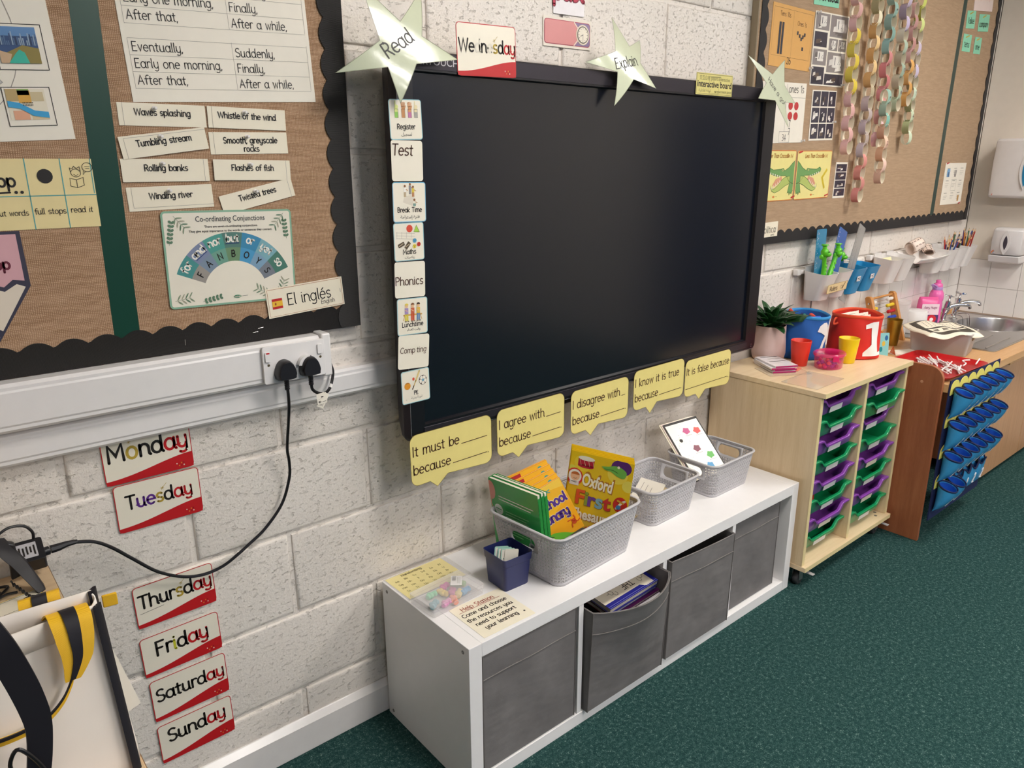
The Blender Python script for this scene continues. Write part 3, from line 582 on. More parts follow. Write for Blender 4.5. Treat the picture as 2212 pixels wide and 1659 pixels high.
b = MB(); b.tube([(-.683, -.04, .7865), (-.692, -.04, .787), (-.70, -.041, .788), (-.716, -.043, .787), (-.730, -.044, .787)], [.0042, .0055, .006, .008, .0085], BLACK, 8); b.build('connector', p)
p = plug(-.180, 1.066, -.0685, 'mains_plug', 'right black mains plug with white tags hanging on its short cable')
b = MB(wallf(-.18, 1.066, -.0692)); b.prism([(a, c) for a, c in ell(-.003, .003, .024, .025, 10, 80, 170)] + [(a, c) for a, c in ell(-.003, .003, .016, .019, 10, 80, 170)][::-1], .001, .013, WPLAST); b.build('sticker', p)
b = MB(); b.tube(spline([(-.180, -.079, 1.026), (-.178, -.078, 1.012), (-.165, -.075, 1.0), (-.145, -.07, .994), (-.128, -.062, 1.0), (-.115, -.052, 1.016), (-.108, -.045, 1.034), (-.106, -.035, 1.045), (-.107, -.0325, 1.052)], 6), .0036, BL2, 8)
b.tube([(-.126, -.0605, 1.0012), (-.1205, -.0565, 1.0075)], .0044, WPLAST, 8); b.build('cable', p)
for (x, z, a, w, h) in ((-.156, .982, -30, .018, .036), (-.159, .987, 4, .024, .026)):
    q = Sheet(wallf(x, z, -.083 if a == 4 else -.0815, a), w, h, PAPER, .001, .0004)
    if a == 4:
        q.oval(-.006, -.007, .0035, .0024, INK); q.oval(-.0055, -.007, .002, .0008, PAPER, 2); q.line([(0, -.008), (.009, -.0075)], .0009, INK); q.line([(-.001, .004), (.003, .004)], .0025, INK); q.line([(-.009, .0), (.0, 0)], .0004, GREYINK)
    else:
        for i in range(4): q.line([(-.005 + .003 * i, -.014), (-.005 + .003 * i, -.0)], .0008, INK)
    q.build('cable_tag', p)
# ---------------- interactive screen ----------------
tv = thing('interactive_screen', 'large black wall mounted interactive screen, switched off, in the middle of the wall', 'screen', (.815, -.08, .83))
TVB = mat('screen_frame_black', '#121016', .28, var=.03); TVG = mat('screen_frame_grey', '#37333a', .32, .5, var=.03); TVS = mat('screen_side_dark', '#2a2226', .45, var=.04)
def rl(y, x0, x1, z0, z1, r=.004, rb=.02):
    p = []
    for (cx, cz, q, a) in ((x1 - r, z1 - r, r, 0), (x0 + r, z1 - r, r, 90), (x0 + rb, z0 + rb, rb, 180), (x1 - rb, z0 + rb, rb, 270)):
        p += [(cx + q * cos(radians(a + 90 * i / 5)), y, cz + q * sin(radians(a + 90 * i / 5))) for i in range(6)]
    return p[::-1]
b = MB(); b.loft([rl(-.03, .075, 1.555, .85, 1.735), rl(-.085, .048, 1.582, .835, 1.746), rl(-.104, .044, 1.586, .833, 1.748)], TVS, cap1=False)
b.loft([rl(-.104, .044, 1.586, .833, 1.748), rl(-.120, .052, 1.578, .836, 1.746), rl(-.1215, .054, 1.576, .838, 1.744)], TVS, False, False)
b.loft([rl(-.1215, .054, 1.576, .838, 1.744), rl(-.1215, .060, 1.570, .843, 1.739, .003, .015)], TVB, False, False)
b.loft([rl(-.1215, .060, 1.570, .843, 1.739, .003, .015), rl(-.1215, .096, 1.514, .874, 1.704, .001, .001), rl(-.111, .099, 1.511, .877, 1.701, .001, .001)], TVB, False, False)
b.build('frame', tv)
b = MB(); b.tube([(.0545, -.1217, 1.744), (.0545, -.1217, .855), (.0575, -.1217, .845), (.066, -.1217, .839), (.09, -.1217, .8385), (1.57, -.1217, .8385)], .0008, mat('silver_edge', '#a9a5ac', .25, .9), 6); b.build('edge_trim', tv)
k = NT('screen_glass', .2); k.b.inputs['Base Color'].default_value = lin('#0d1019'); k.b.inputs['Specular IOR Level'].default_value = .55
nz = noise(k, k.pos(), 900, 2); k.l(k.bump(nz, .04, .001), k.b.inputs['Normal']); GLASS = k.m
b = MB(); b.box(.0985, 1.5115, -.111, -.105, .8765, 1.7015, GLASS); b.build('display_panel', tv)
b = MB(); b.box(.056, 1.574, -.1225, -.1216, 1.7085, 1.7425, TVG); b.build('top_band', tv, bev=.0004)
b = MB(); b.box(.092, 1.52, -.1235, -.1216, .8475, .868, TVG); b.build('lower_band', tv, bev=.0006)
b = MB(wallf(0, 0, -.1226)); s = Sheet(wallf(0, 0, -.1226), .001, .001, TVG, t=.0001); s.v, s.f, s.mi = [], [], []
s.font('CLEVERTOUCH', .222, 1.7185, .0225, cm('#bdb9bd'), 'r', bold=.006, w=.165, L=.5); s.build('lettering', tv)
b = MB(); b.box(.48, .66, -.10, -.045, .815, .8355, TVS); b.build('pen_tray', tv, bev=.003)
for z in (.848, .8555):
    b = MB(wallf(1.552, z, -.1217)); b.lathe([(0, .001), (.0022, .0008), (.0024, 0)], mat('silver_edge'), n=10); b.build('screw', tv)
# --- cards on the screen frame
YT = -.1245
def dot(s, pts, wd, m=BROWNINK): s.line(pts, wd, m)
BLUEB = cm('#7fb9d6', .25); TEALB = cm('#9cc8cf', .25)
SKIN = ['#e9d7a0', '#c68a5a', '#d9a47a', '#e3c193']
def arabic(s, tx, x, y, size): s.font(tx, x, y, size, INK, bold=.004, L=2)
def tcard(nm, x, z, w, h, ang, bord, pos):
    s = Sheet(wallf(x, z, YT - (.0008 if pos % 2 else 0), ang), w, h, LAMIN, .006, .0006, border=bord, bw=.0017 if bord else 0)
    return s
def fin(s, what, where): return tag(s.build('timetable_card'), 'white timetable card %s, %s' % (what, where), 'card', 'timetable cards down the left edge of the screen')
s = tcard(0, .073, 1.600, .085, .085, 1.5, TEALB, 0)
for i, (x, c, sl) in enumerate(((-.024, '#d9e08a', '#8fc25a'), (-.006, '#c98f5e', '#c98f5e'), (.011, '#d99a68', '#c77aa6'), (.027, '#e8d9ac', '#a7a39b'))):
    f = cm(c); s.rect(x - .0045, .004, x + .0045, .022, cm(sl), 1); s.rect(x - .004, .016, x + .004, .027, f, 2)
    if i in (0, 3): s.rect(x - .003, .026, x - .0005, .039, f, 2); s.oval(x + .001, .027, .0042, .004, f, 3)
    else:
        for q in range(4): s.line([(x - .0036 + q * .0024, .027), (x - .0045 + q * .003, .037 - abs(q - 1.5) * .001)], .0019, f, 2)
        s.line([(x + .004, .022), (x + .0065, .029)], .0018, f, 2)
    s.box_line(x - .0045, .004, x + .0045, .022, .0005, BROWNINK, 4)
s.text('Register', 0, -.020, .0145, INK, .12); arabic(s, '\ufedd\ufef4\ufea0\ufeb4\ufe97', 0, -.034, .010)
fin(s, 'reading Register with four raised hands', 'topmost in the column')
s = tcard(1, .072, 1.512, .083, .088, -.6, None, 1); s.text('Test', -.012, .012, .032, BROWNINK, .085, slant=.1)
fin(s, 'with the handwritten word Test', 'second from the top')
s = tcard(2, .074, 1.421, .089, .089, -.8, BLUEB, 0)
s.poly([(-.018, .0), (-.014, .013), (.004, .016), (.016, .008), (.02, -.006), (.006, -.008)], cm('#ddd3c2'), 1)
for (x, y, c1, c2, h) in ((-.012, .012, '#f0ece2', '#b9a27a', .024), (.002, .018, '#8d8f96', '#6f7076', .022), (.010, .012, '#e3c94e', '#b8743a', .022), (.013, -.009, '#e9e2d0', '#3c8a86', .014)):
    s.oval(x, y + h, .0028, .003, cm('#8a5c3a'), 2, 10); s.rect(x - .0032, y + h * .45, x + .0032, y + h - .003, cm(c1), 2); s.rect(x - .0028, y + 0, x - .0004, y + h * .45, cm(c2), 2); s.rect(x + .0006, y, x + .003, y + h * .45, cm(c2), 2)
    s.line([(x + .003, y + h * .7), (x + .0075, y + h * .6)], .0014, cm('#c68a5a'), 3)
s.text('Break Time', 0, -.022, .0145, INK, .12); arabic(s, '\ufe94\ufea3\ufe8d\ufeae\ufe98\ufeb3\ufe87 \ufe93\ufeae\ufe98\ufed3', 0, -.036, .0105)
fin(s, 'with a blue border reading Break Time', 'third from the top')
s = tcard(3, .068, 1.332, .082, .087, -.1, TEALB, 1)
s.oval(.002, .030, .0085, .0085, cm('#d9503a'), 2); s.poly([(.013, .022), (.029, .021), (.021, .037)], cm('#a3c94f'), 2); s.line([(.013, .022), (.029, .021), (.021, .037), (.013, .022)], .0006, BROWNINK, 3)
for i in range(4): s.line([(-.032 + i * .013, .024 - i * .001), (-.033 + i * .013, .008)], .0006, GREYINK, 1)
for i in range(3): s.line([(-.034, .022 - i * .0065), (.016, .018 - i * .0065)], .0006, GREYINK, 1)
for (x, y, a) in ((-.022, -.006, 22), (-.005, -.008, 50)):
    q = rrect(.018, .009, .001, 1); s.poly([(x + u * cos(radians(a)) - v * sin(radians(a)), y + u * sin(radians(a)) + v * cos(radians(a))) for u, v in q], cm('#5b4d3c'), 3)
    s.line([(x - .006, y - .003), (x + .005, y + .003)], .0012, cm('#d9cba8'), 4)
for (x, y, c) in ((.015, .002, '#4f9fc6'), (.014, -.011, '#e5cf4a'), (.026, -.007, '#c8352e')):
    s.poly(ell(x, y, .0055, .0055, 6), cm(c), 3); s.line([(x, y), (x, y - .005)], .0006, BROWNINK, 4); s.line([(x, y), (x - .0045, y + .003)], .0006, BROWNINK, 4); s.line([(x, y), (x + .0045, y + .003)], .0006, BROWNINK, 4)
s.text('Maths', 0, -.028, .0145, INK, .12); arabic(s, '\ufe95\ufe8e\ufef4\ufebf\ufe8e\ufef3\ufead', 0, -.038, .008)
fin(s, 'reading Maths with shapes and dice', 'fourth from the top')
s = tcard(4, .067, 1.244, .084, .084, -1.8, None, 0); s.text('Phonics', -.002, -.012, .0255, BROWNINK, .085)
fin(s, 'with the handwritten word Phonics', 'fourth from the bottom')
s = tcard(5, .069, 1.156, .085, .088, -1.5, TEALB, 1)
s.rect(-.026, .002, .027, .006, cm('#d9a95a'), 1); s.line([(-.022, .004), (-.026, -.008)], .0018, cm('#d9a95a'), 1); s.line([(.022, .004), (.026, -.008)], .0018, cm('#d9a95a'), 1)
for (x, hc, t_, l_) in ((-.017, '#e6cf5a', '#a992c9', '#e3d04e'), (0, '#7a4a2a', '#d26a4a', '#d2552f'), (.016, '#3f2a1e', '#e3b94e', '#6f8fb5')):
    s.oval(x, .026, .0045, .005, cm('#e6bd92'), 3, 12); s.poly(ell(x, .028, .0052, .0046, 10, 0, 180), cm(hc), 4); s.rect(x - .005, .006, x + .005, .021, cm(t_), 3); s.rect(x - .0048, -.010, x - .0005, .007, cm(l_), 3); s.rect(x + .0005, -.010, x + .0048, .007, cm(l_), 3); s.oval(x - .003, -.011, .003, .0016, cm('#8a7a6a'), 4, 8); s.oval(x + .004, -.011, .003, .0016, cm('#8a7a6a'), 4, 8); s.line([(x - .004, .017), (x + .002, .013)], .0018, cm('#e6bd92'), 4)
s.text('Lunchtime', 0, -.024, .0145, INK, .12); arabic(s, '\ufe80\ufe8d\ufeaa\ufed0\ufedf\ufe8d \ufe96\ufed7\ufeed', .002, -.034, .0085)
fin(s, 'reading Lunchtime with three seated children', 'third from the bottom')
s = tcard(6, .069, 1.069, .088, .083, -4, None, 0); s.text('Comp', -.018, -.002, .0185, BROWNINK, .085, slant=.08); s.text('ting', .022, -.002, .0185, BROWNINK, .085, slant=.08)
fin(s, 'with the faded handwritten word Computing', 'second from the bottom')
s = tcard(7, .070, .982, .081, .083, .8, TEALB, 1)
s.oval(-.024, .004, .009, .009, cm('#e0952f'), 2); s.line([(-.029, .011), (-.019, .011)], .001, BROWNINK, 3); s.oval(-.006, .019, .0033, .004, cm('#d9573f'), 2)
s.line([(-.010, -.006), (.0, .013)], .0022, cm('#d9b45f'), 3); s.line([(0, .013), (.012, .037)], .0045, cm('#e6cc86'), 3); s.line([(-.010, -.006), (-.006, .002)], .0026, BROWNINK, 3)
s.oval(.021, .012, .0115, .0125, cm('#4d4438'), 2); s.oval(.021, .012, .0105, .0115, PAPER, 3); s.poly(ell(.021, .012, .004, .004, 5, 90, 450), cm('#6f9fb5'), 4)
for i in range(5):
    a = radians(90 + 72 * i); s.line([(.021 + .004 * cos(a), .012 + .004 * sin(a)), (.021 + .008 * cos(a), .012 + .0085 * sin(a))], .0008, BROWNINK, 4); s.poly([(.021 + .0105 * cos(a + q), .012 + .0115 * sin(a + q)) for q in (-.3, 0, .3)] + [(.021 + .008 * cos(a), .012 + .0088 * sin(a))], BROWNINK, 4)
s.text('PE', 0, -.021, .0125, INK, .14); arabic(s, '\ufe94\ufef4\ufee7\ufeaa\ufe91 \ufe94\ufef4\ufe91\ufeae\ufe97', .001, -.031, .008); s.line([(-.03, -.03), (-.028, -.0305)], .0008, INK)
fin(s, 'reading PE with a bat and a football', 'lowest in the column')
day_card('Wednesday', .307, 1.761, .178, .114, 1.6, -.1238, 'clipped to the top edge of the big screen', .0365)
# --- speech bubbles
BUB = cm('#ead989', .3, coat=.25); BUBE = cm('#8f7a3a')
def bubble(x0, x1, z0, z1, tip, l1, l2, where, first=None):
    w, h = x1 - x0, z1 - z0; cx, cz = (x0 + x1) / 2, (z0 + z1) / 2; r = .022
    rr = rrect(w, h, r, 6); tx, tz = tip[0] - cx, tip[1] - cz
    k = 21; pol = rr[:k] + [(tx - .022, -h / 2 + .001), (tx, tz), (tx + .034, -h / 2 + .008)] + rr[k:] if tx - .022 > -w / 2 + r else rr[:k] + [(tx - .012, -h / 2 + .001), (tx, tz), (tx + .03, -h / 2 + .006)] + rr[k:]
    s = Sheet(wallf(cx, cz, -.1262, .6), w, h, BUB, outline=pol, t=.0007)
    s.line(pol + [pol[0]], .0011, BUBE, 1, False)
    z1 = min(.035, .035 * (w - .014) / twidth(l1, .035)); s.text(l1, -w / 2 + .006, .012, z1, BROWNINK, .078, 'l'); e1 = -w / 2 + .006 + twidth(l1, z1) + .006
    if e1 < w / 2 - .03: s.line([(e1, .010), (w / 2 - .016, .011)], .0019, BROWNINK)
    if l2: s.text(l2, -w / 2 + .006, -.038, .035, BROWNINK, .078, 'l'); e2 = -w / 2 + .006 + twidth(l2, .035) + .006
    else: e2 = -w / 2 + .006
    s.line([(e2, -.037), (w / 2 - .018, -.036)], .0019, BROWNINK); s.text('.', w / 2 - .012, -.038, .037, BROWNINK, .08)
    return tag(s.build('speech_bubble'), 'yellow speech bubble reading %s, %s' % (l1 if not first else first, where), 'sign', 'speech bubbles under the screen')
bubble(.045, .305, .719, .857, (.123, .700), 'It must be', 'because', 'first from the left')
bubble(.325, .580, .727, .863, (.402, .707), 'I agree with', 'because', 'second from the left')
bubble(.608, .863, .724, .860, (.693, .703), 'I disagree with', 'because', 'in the middle of the row')
bubble(.889, 1.147, .738, .871, (.974, .713), 'I know it is true', 'because', 'fourth from the left')
bubble(1.155, 1.420, .729, .860, (1.241, .707), 'It is false because', None, 'next to the wooden tray unit')
# --- stars
STAR = cm('#cfd4b8', .16, coat=.6, bump=.22, bs=60); STE = cm('#8b8f73')
def star(pts, y, tx, tang, tsz, label, lean=0, bend=0, off=0):
    cx = sum(p[0] for p in pts) / 10; cz = sum(p[1] for p in pts) / 10; q = [(a - cx, c - cz) for a, c in pts]
    s = Sheet(wallf(cx, cz, y), .002, .002, STE, t=.0004); bq = bmesh.new(); bq.faces.new([bq.verts.new((a, c, 0)) for a, c in q]); bmesh.ops.triangulate(bq, faces=bq.faces[:])
    for i in range(-14, 15):
        for ax_ in (0, 1): bmesh.ops.bisect_plane(bq, geom=bq.verts[:] + bq.edges[:] + bq.faces[:], plane_co=(.0125 * i, .0125 * i, 0), plane_no=(1 - ax_, ax_, 0))
    bq.verts.ensure_lookup_table(); ix = {v: i for i, v in enumerate(bq.verts)}
    for zz in (0, -.0008): s.add([(v.co.x, v.co.y, zz) for v in bq.verts], [[ix[v] for v in f.verts] for f in bq.faces], STAR)
    bq.free(); s.line(sum([[tuple(Vector(q[i]).lerp(Vector(q[(i + 1) % 10]), j / 8)) for j in range(8)] for i in range(10)], []) + [q[0]], .0011, STE, 1, False)
    s.text(tx, .0, -.012, tsz, INK, .075, ang=tang)
    kx, kz = lean if hasattr(lean, '__len__') else (0, lean)
    s.warp(lambda v: Vector((v.x, v.y + (v.z - cz) * kz + (v.x - cx) * kx + bend * (((v.z - cz) * .8 + (v.x - cx) * .6 - off) ** 2), v.z)))
    return tag(s.build('star_sign'), label, 'sign', 'star signs on the screen')
star([(-.082, 1.688), (.014, 1.756), (-.008, 1.868), (.069, 1.799), (.15, 1.878), (.115, 1.773), (.196, 1.73), (.089, 1.714), (.046, 1.632), (.025, 1.704)], -.137, 'Read', 32, .040, 'pale green laminated star reading Read at the top left corner of the screen', (-.13, .27), 1.5, .008)
star([(.63, 1.76), (.743, 1.795), (.762, 1.885), (.815, 1.815), (.895, 1.842), (.851, 1.776), (.906, 1.71), (.806, 1.728), (.732, 1.656), (.743, 1.743)], -.137, 'Explain', 10, .036, 'pale green laminated star reading Explain on the middle of the top edge', (.03, .22), 1.7, -.02)
star([(1.422, 1.708), (1.49, 1.76), (1.414, 1.842), (1.53, 1.79), (1.593, 1.839), (1.588, 1.758), (1.637, 1.702), (1.581, 1.703), (1.57, 1.621), (1.524, 1.707)], -.137, 'Have a go!', -48, .024, 'pale green laminated star reading Have a go at the top right corner of the screen', (-.10, .22), -1.0, .03)
s = Sheet(wallf(1.21, 1.739, -.1255, .3), .188, .063, cm('#ddd184', .3), .001, border=cm('#7c7440'), bw=.0)
s.box_line(-.091, -.0285, .091, .0285, .0012, cm('#55502c'), 1); s.font('交互白板 pizarra interactiva', 0, .012, .015, cm('#6d6840'), w=.158); s.font('interactive board', 0, -.0085, .026, INK, bold=.02, w=.176)
s.font('интерактивная доска', .045, -.0235, .011, cm('#6d6840'), w=.09); s.font('\ufe94\ufef4\ufee0\ufecb\ufe8e\ufed4\ufe97 \ufe94\ufea3\ufeee\ufedf', -.05, -.0225, .012, cm('#6d6840'), w=.06)
s.line([(-.028, .022), (-.028, -.026), (.022, -.026), (.022, .022), (-.03, .022)], .0009, cm('#8f8850'), 1); s.line([(-.02, .021), (.03, .023)], .003, cm('#9b9560'), 1)
tag(s.build('screen_label'), 'small yellow card reading interactive board in several languages on the top edge', 'card')
# --- cards on the wall above the screen
s = Sheet(wallf(.688, 1.850, -.003, .6), .183, .075, cm('#efe6d8', .25, coat=.4), .002); s.add([], [], INK)
PINK = cm('#dd9493', .3); MAUV = cm('#8f7a9e', .3)
s.poly(rrect(.176, .062, .009, 5), cm('#b5475a', .3), 1); s.poly(rrect(.1725, .0585, .008, 5), MAUV, 2)
s.poly([(-.0862, -.02), (-.0855, -.026), (-.08, -.0292), (.028, -.0292), (.045, -.013), (.045, .013), (.028, .0292), (-.08, .0292), (-.0855, .026), (-.0862, .02)], PINK, 3)
s.line([(.024, .0292), (.042, .012)], .003, cm('#efe0d0'), 4); s.line([(.024, -.0292), (.042, -.012)], .003, cm('#efe0d0'), 4)
s.text('el reloj', -.045, -.006, .034, cm('#f6ece0'), .09, sx=.82)
s.oval(.058, 0, .0262, .0262, cm('#e9dcc8'), 5, 26); s.oval(.058, 0, .0222, .0222, cm('#57524a'), 6, 26); s.oval(.058, 0, .0195, .0195, cm('#f1e8d8'), 7, 26)
for i in range(12):
    a = radians(30 * i); s.line([(.058 + .0155 * cos(a), .0155 * sin(a)), (.058 + .0175 * cos(a), .0175 * sin(a))], .0014, INK, 8)
s.line([(.058, .002), (.058, -.014)], .0011, INK, 8); s.line([(.058, 0), (.048, -.004)], .0013, INK, 8)
tag(s.build('vocabulary_card'), 'pink and mauve vocabulary card reading el reloj with a clock face', 'card')
s = Sheet(wallf(.691, 1.955, -.0032, 1.2), .118, .118, mat('white_paper_glossy', '#f3eef0', .25, coat=.3), .001); CRIM = cm('#c2274a', .3)
s.text('past', .002, -.022, .066, cm('#7a1030'), .17, sp=.06); s.text('past', .001, -.021, .066, CRIM, .115, L=3, sp=.06)
tag(s.build('vocabulary_card'), 'white card with the word past in crimson letters, cut off by the top edge', 'card')
# ---------------- low white cube shelf unit ----------------
KY0, KY1 = -.416, -.026
kx = thing('cube_shelf_unit', 'low white cube shelf unit with four compartments standing on the carpet against the wall', 'shelf unit', (.7325, -.221, 0))
def kbox(name, x0, x1, z0, z1, yo=0):
    b = MB(); b.box(x0, x1, KY0 + yo, KY1, z0, z1, WHITE); b.build(name, kx, bev=.0012)
kbox('side_panel', 0, .038, 0, .42); kbox('side_panel', 1.427, 1.465, 0, .42)
kbox('top_panel', .0384, 1.4266, .382, .42); kbox('bottom_panel', .0384, 1.4266, 0, .038)
DV = (.367, .717, 1.070)
for x in DV: kbox('divider', x, x + .017, .0382, .3818, .002)
SCR = mat('screw_steel', '#8d8883', .35, .9)
for y, z in ((-.05, .40), (-.392, .40), (-.05, .018)):
    b = MB(frame((-.0002, y, z), (0, -1, 0), (0, 0, 1))); b.lathe([(.0015, .0002), (.0018, .0009), (.0045, .0008), (.005, 0)], SCR, n=14); b.build('screw', kx)
k = NT('charcoal_fabric', .8); nz = noise(k, k.pos(), 700, 2); k.l(k.ramp(noise(k, k.pos(), 14, 3), [(.3, '#6c6867'), (.7, '#787473')]), k.b.inputs['Base Color']); k.l(k.bump(nz, .25, .001, k.bump(noise(k, k.pos(sc=(1, 1, 2.2)), 9, 2), .35, .012)), k.b.inputs['Normal']); FAB = k.m
k = NT('charcoal_fabric_edge', .6); k.l(k.ramp(noise(k, k.pos(), 40, 3), [(.3, '#68625f'), (.7, '#75706d')]), k.b.inputs['Base Color']); FABE = k.m
def bin_(x0, x1, yf, z1, label, bulge=0, lean=0, wave=.003, z0=.041, dz=0):
    t = thing('fabric_bin', label, 'storage bin', ((x0 + x1) / 2, yf + .18, z0), 'fabric bins in the shelf unit')
    w = x1 - x0; yb = yf + .36
    def ring(z, off=0):
        f = (z - z0) / (z1 - z0); bl = bulge * f ** 1.5; yq = yf - lean * f; p = []
        for i in range(17):
            u = i / 16; x = x0 + off + (w - 2 * off) * u; q = sin(pi * u)
            p.append((x, yq + off - bl * q ** .8 - wave * sin(u * 9 + f * 4) * (1 - abs(2 * f - 1)) * q, z - dz * f * u))
        p += [(x1 - off, yf + .12, z - dz * (z - z0) / (z1 - z0)), (x1 - off, yb - off, z), (x0 + off, yb - off, z), (x0 + off, yf + .12, z)]
        return p
    b = MB(); zs = [z0 + (z1 - z0) * i / 10 for i in range(11)]
    b.loft([ring(z) for z in zs] + [ring(z1, .004)] + [ring(z, .004) for z in zs[::-1][1:-1]] + [ring(z0 + .006, .004)], FAB); b.build('body', t, ang=50)
    zt = z1 - .066
    b = MB(); b.tube([Vector(p) - Vector((0, .0008, 0)) for p in ring(zt)[:17]], .0016, FABE, 6); b.build('hem_seam', t)
    b = MB(); b.tube([Vector(p) + Vector((0, .001, 0)) for p in ring(z1)[:17]] + [Vector(p) for p in ring(z1)[17:]], .0024, FABE, 6, closed=True); b.build('rim_piping', t)
    for i in (0, 16):
        b = MB(); b.tube([Vector(ring(z)[i]) + Vector((.0008 if i == 0 else -.0008, -.0004, 0)) for z in zs], .0018, FABE, 6); b.build('edge_piping', t)
    return t
bin_(.042, .358, -.412, .376, 'charcoal fabric bin in the leftmost compartment of the white shelf unit', 0, 0, .004)
bin_(.390, .712, -.431, .362, 'charcoal fabric bin pulled out and bulging with books', .062, .012, .002)
bin_(.739, 1.062, -.424, .377, 'charcoal fabric bin with its rim dipping on the right, second from the right', .004, .004, .003, dz=.016)
bin_(1.094, 1.382, -.397, .374, 'charcoal fabric bin pushed in with a gap on its right, in the rightmost compartment', 0, 0, .004)
# books: thing > cover (front board printed), page_block
PAGES = mat('page_block', '#ece4d4', .8, var=.06, vs=260)
def book(name, label, M, w, h, t, colr, draw=None, group=None, cat='book', rough=.22, back=None):
    o = M.translation; q = thing(name, label, cat, tuple(o), group); cv = cm(colr, rough, coat=.25)
    s = Sheet(M, w, h, cv, .001, .0009)
    s.box(-w / 2, w / 2, -h / 2, h / 2, -t, -t + .0009, cv if not back else cm(back, rough)); s.box(-w / 2, -w / 2 + .001, -h / 2, h / 2, -t + .0009, -.0009, cv)
    if draw:
        draw(s); Mi = M.inverted()
        for i_, v in enumerate(s.v): l_ = Mi @ v; s.v[i_] = M @ Vector((min(w / 2, max(-w / 2, l_.x)), min(h / 2, max(-h / 2, l_.y)), l_.z))
    s.build('cover', q, origin=tuple(o))
    b = MB(M); b.box(-w / 2 + .001, w / 2 - .002, -h / 2 + .002, h / 2 - .002, -t + .0009, -.0009, PAGES); b.build('page_block', q); return q
def tilt(x, y, z, th, yaw=0):
    ex = Vector((-cos(yaw), -sin(yaw), 0)); return frame((x, y, z), ex, (sin(yaw) * cos(th), -cos(yaw) * cos(th), -sin(th)))
def d_atlas(s):
    s.poly([(-.096, -.118), (-.096, .112), (-.06, .112), (-.045, .098), (.112, .098), (.112, -.118)], cm('#d8cdb9', .4), 1)
    s.text('THE', -.012, .064, .03, INK, .10, sp=.05); s.text('GENIUS OF', -.0, .015, .048, INK, .14, sx=.85)
    for sg in (1, -1):
        for q in range(3): s.line([(-.01 + sg * (.055 + .012 * q + .007 * cos(a)), .08 + .009 * sin(a) - q * .008) for a in [i * .6 - 1 + q for i in range(9)]], .0013, INK)
    for i in (0, 1): s.line([(-.112, .116 - .006 * i), (.112, .116 - .006 * i)], .0008, cm('#8f93c9'), 2)
th = radians(9)
book('picture_book', 'large cream covered book with a dark blue border, on top in the bulging bin', tilt(.588, -.298, .342, th, .06), .222, .236, .015, '#23257e', d_atlas, 'books in the bulging bin')
for i, (c, lb_, dx, dy, tt) in enumerate((('#1f2468', 'thin navy book directly under the large cream covered book', .004, -.006, .008), ('#41123f', 'plum covered book, third down in the bulging bin', .012, -.012, .009), ('#e3dfe0', 'pale grey covered book, fourth down in the bulging bin', .014, -.020, .009), ('#a5202c', 'red covered book lowest in the bulging bin', .022, -.026, .008))):
    book('picture_book', lb_, tilt(.585 + dx, -.298 + dy, .342 - .0168 - i * .0125, th, .06), .205, .225, tt, c, None, 'books in the bulging bin')
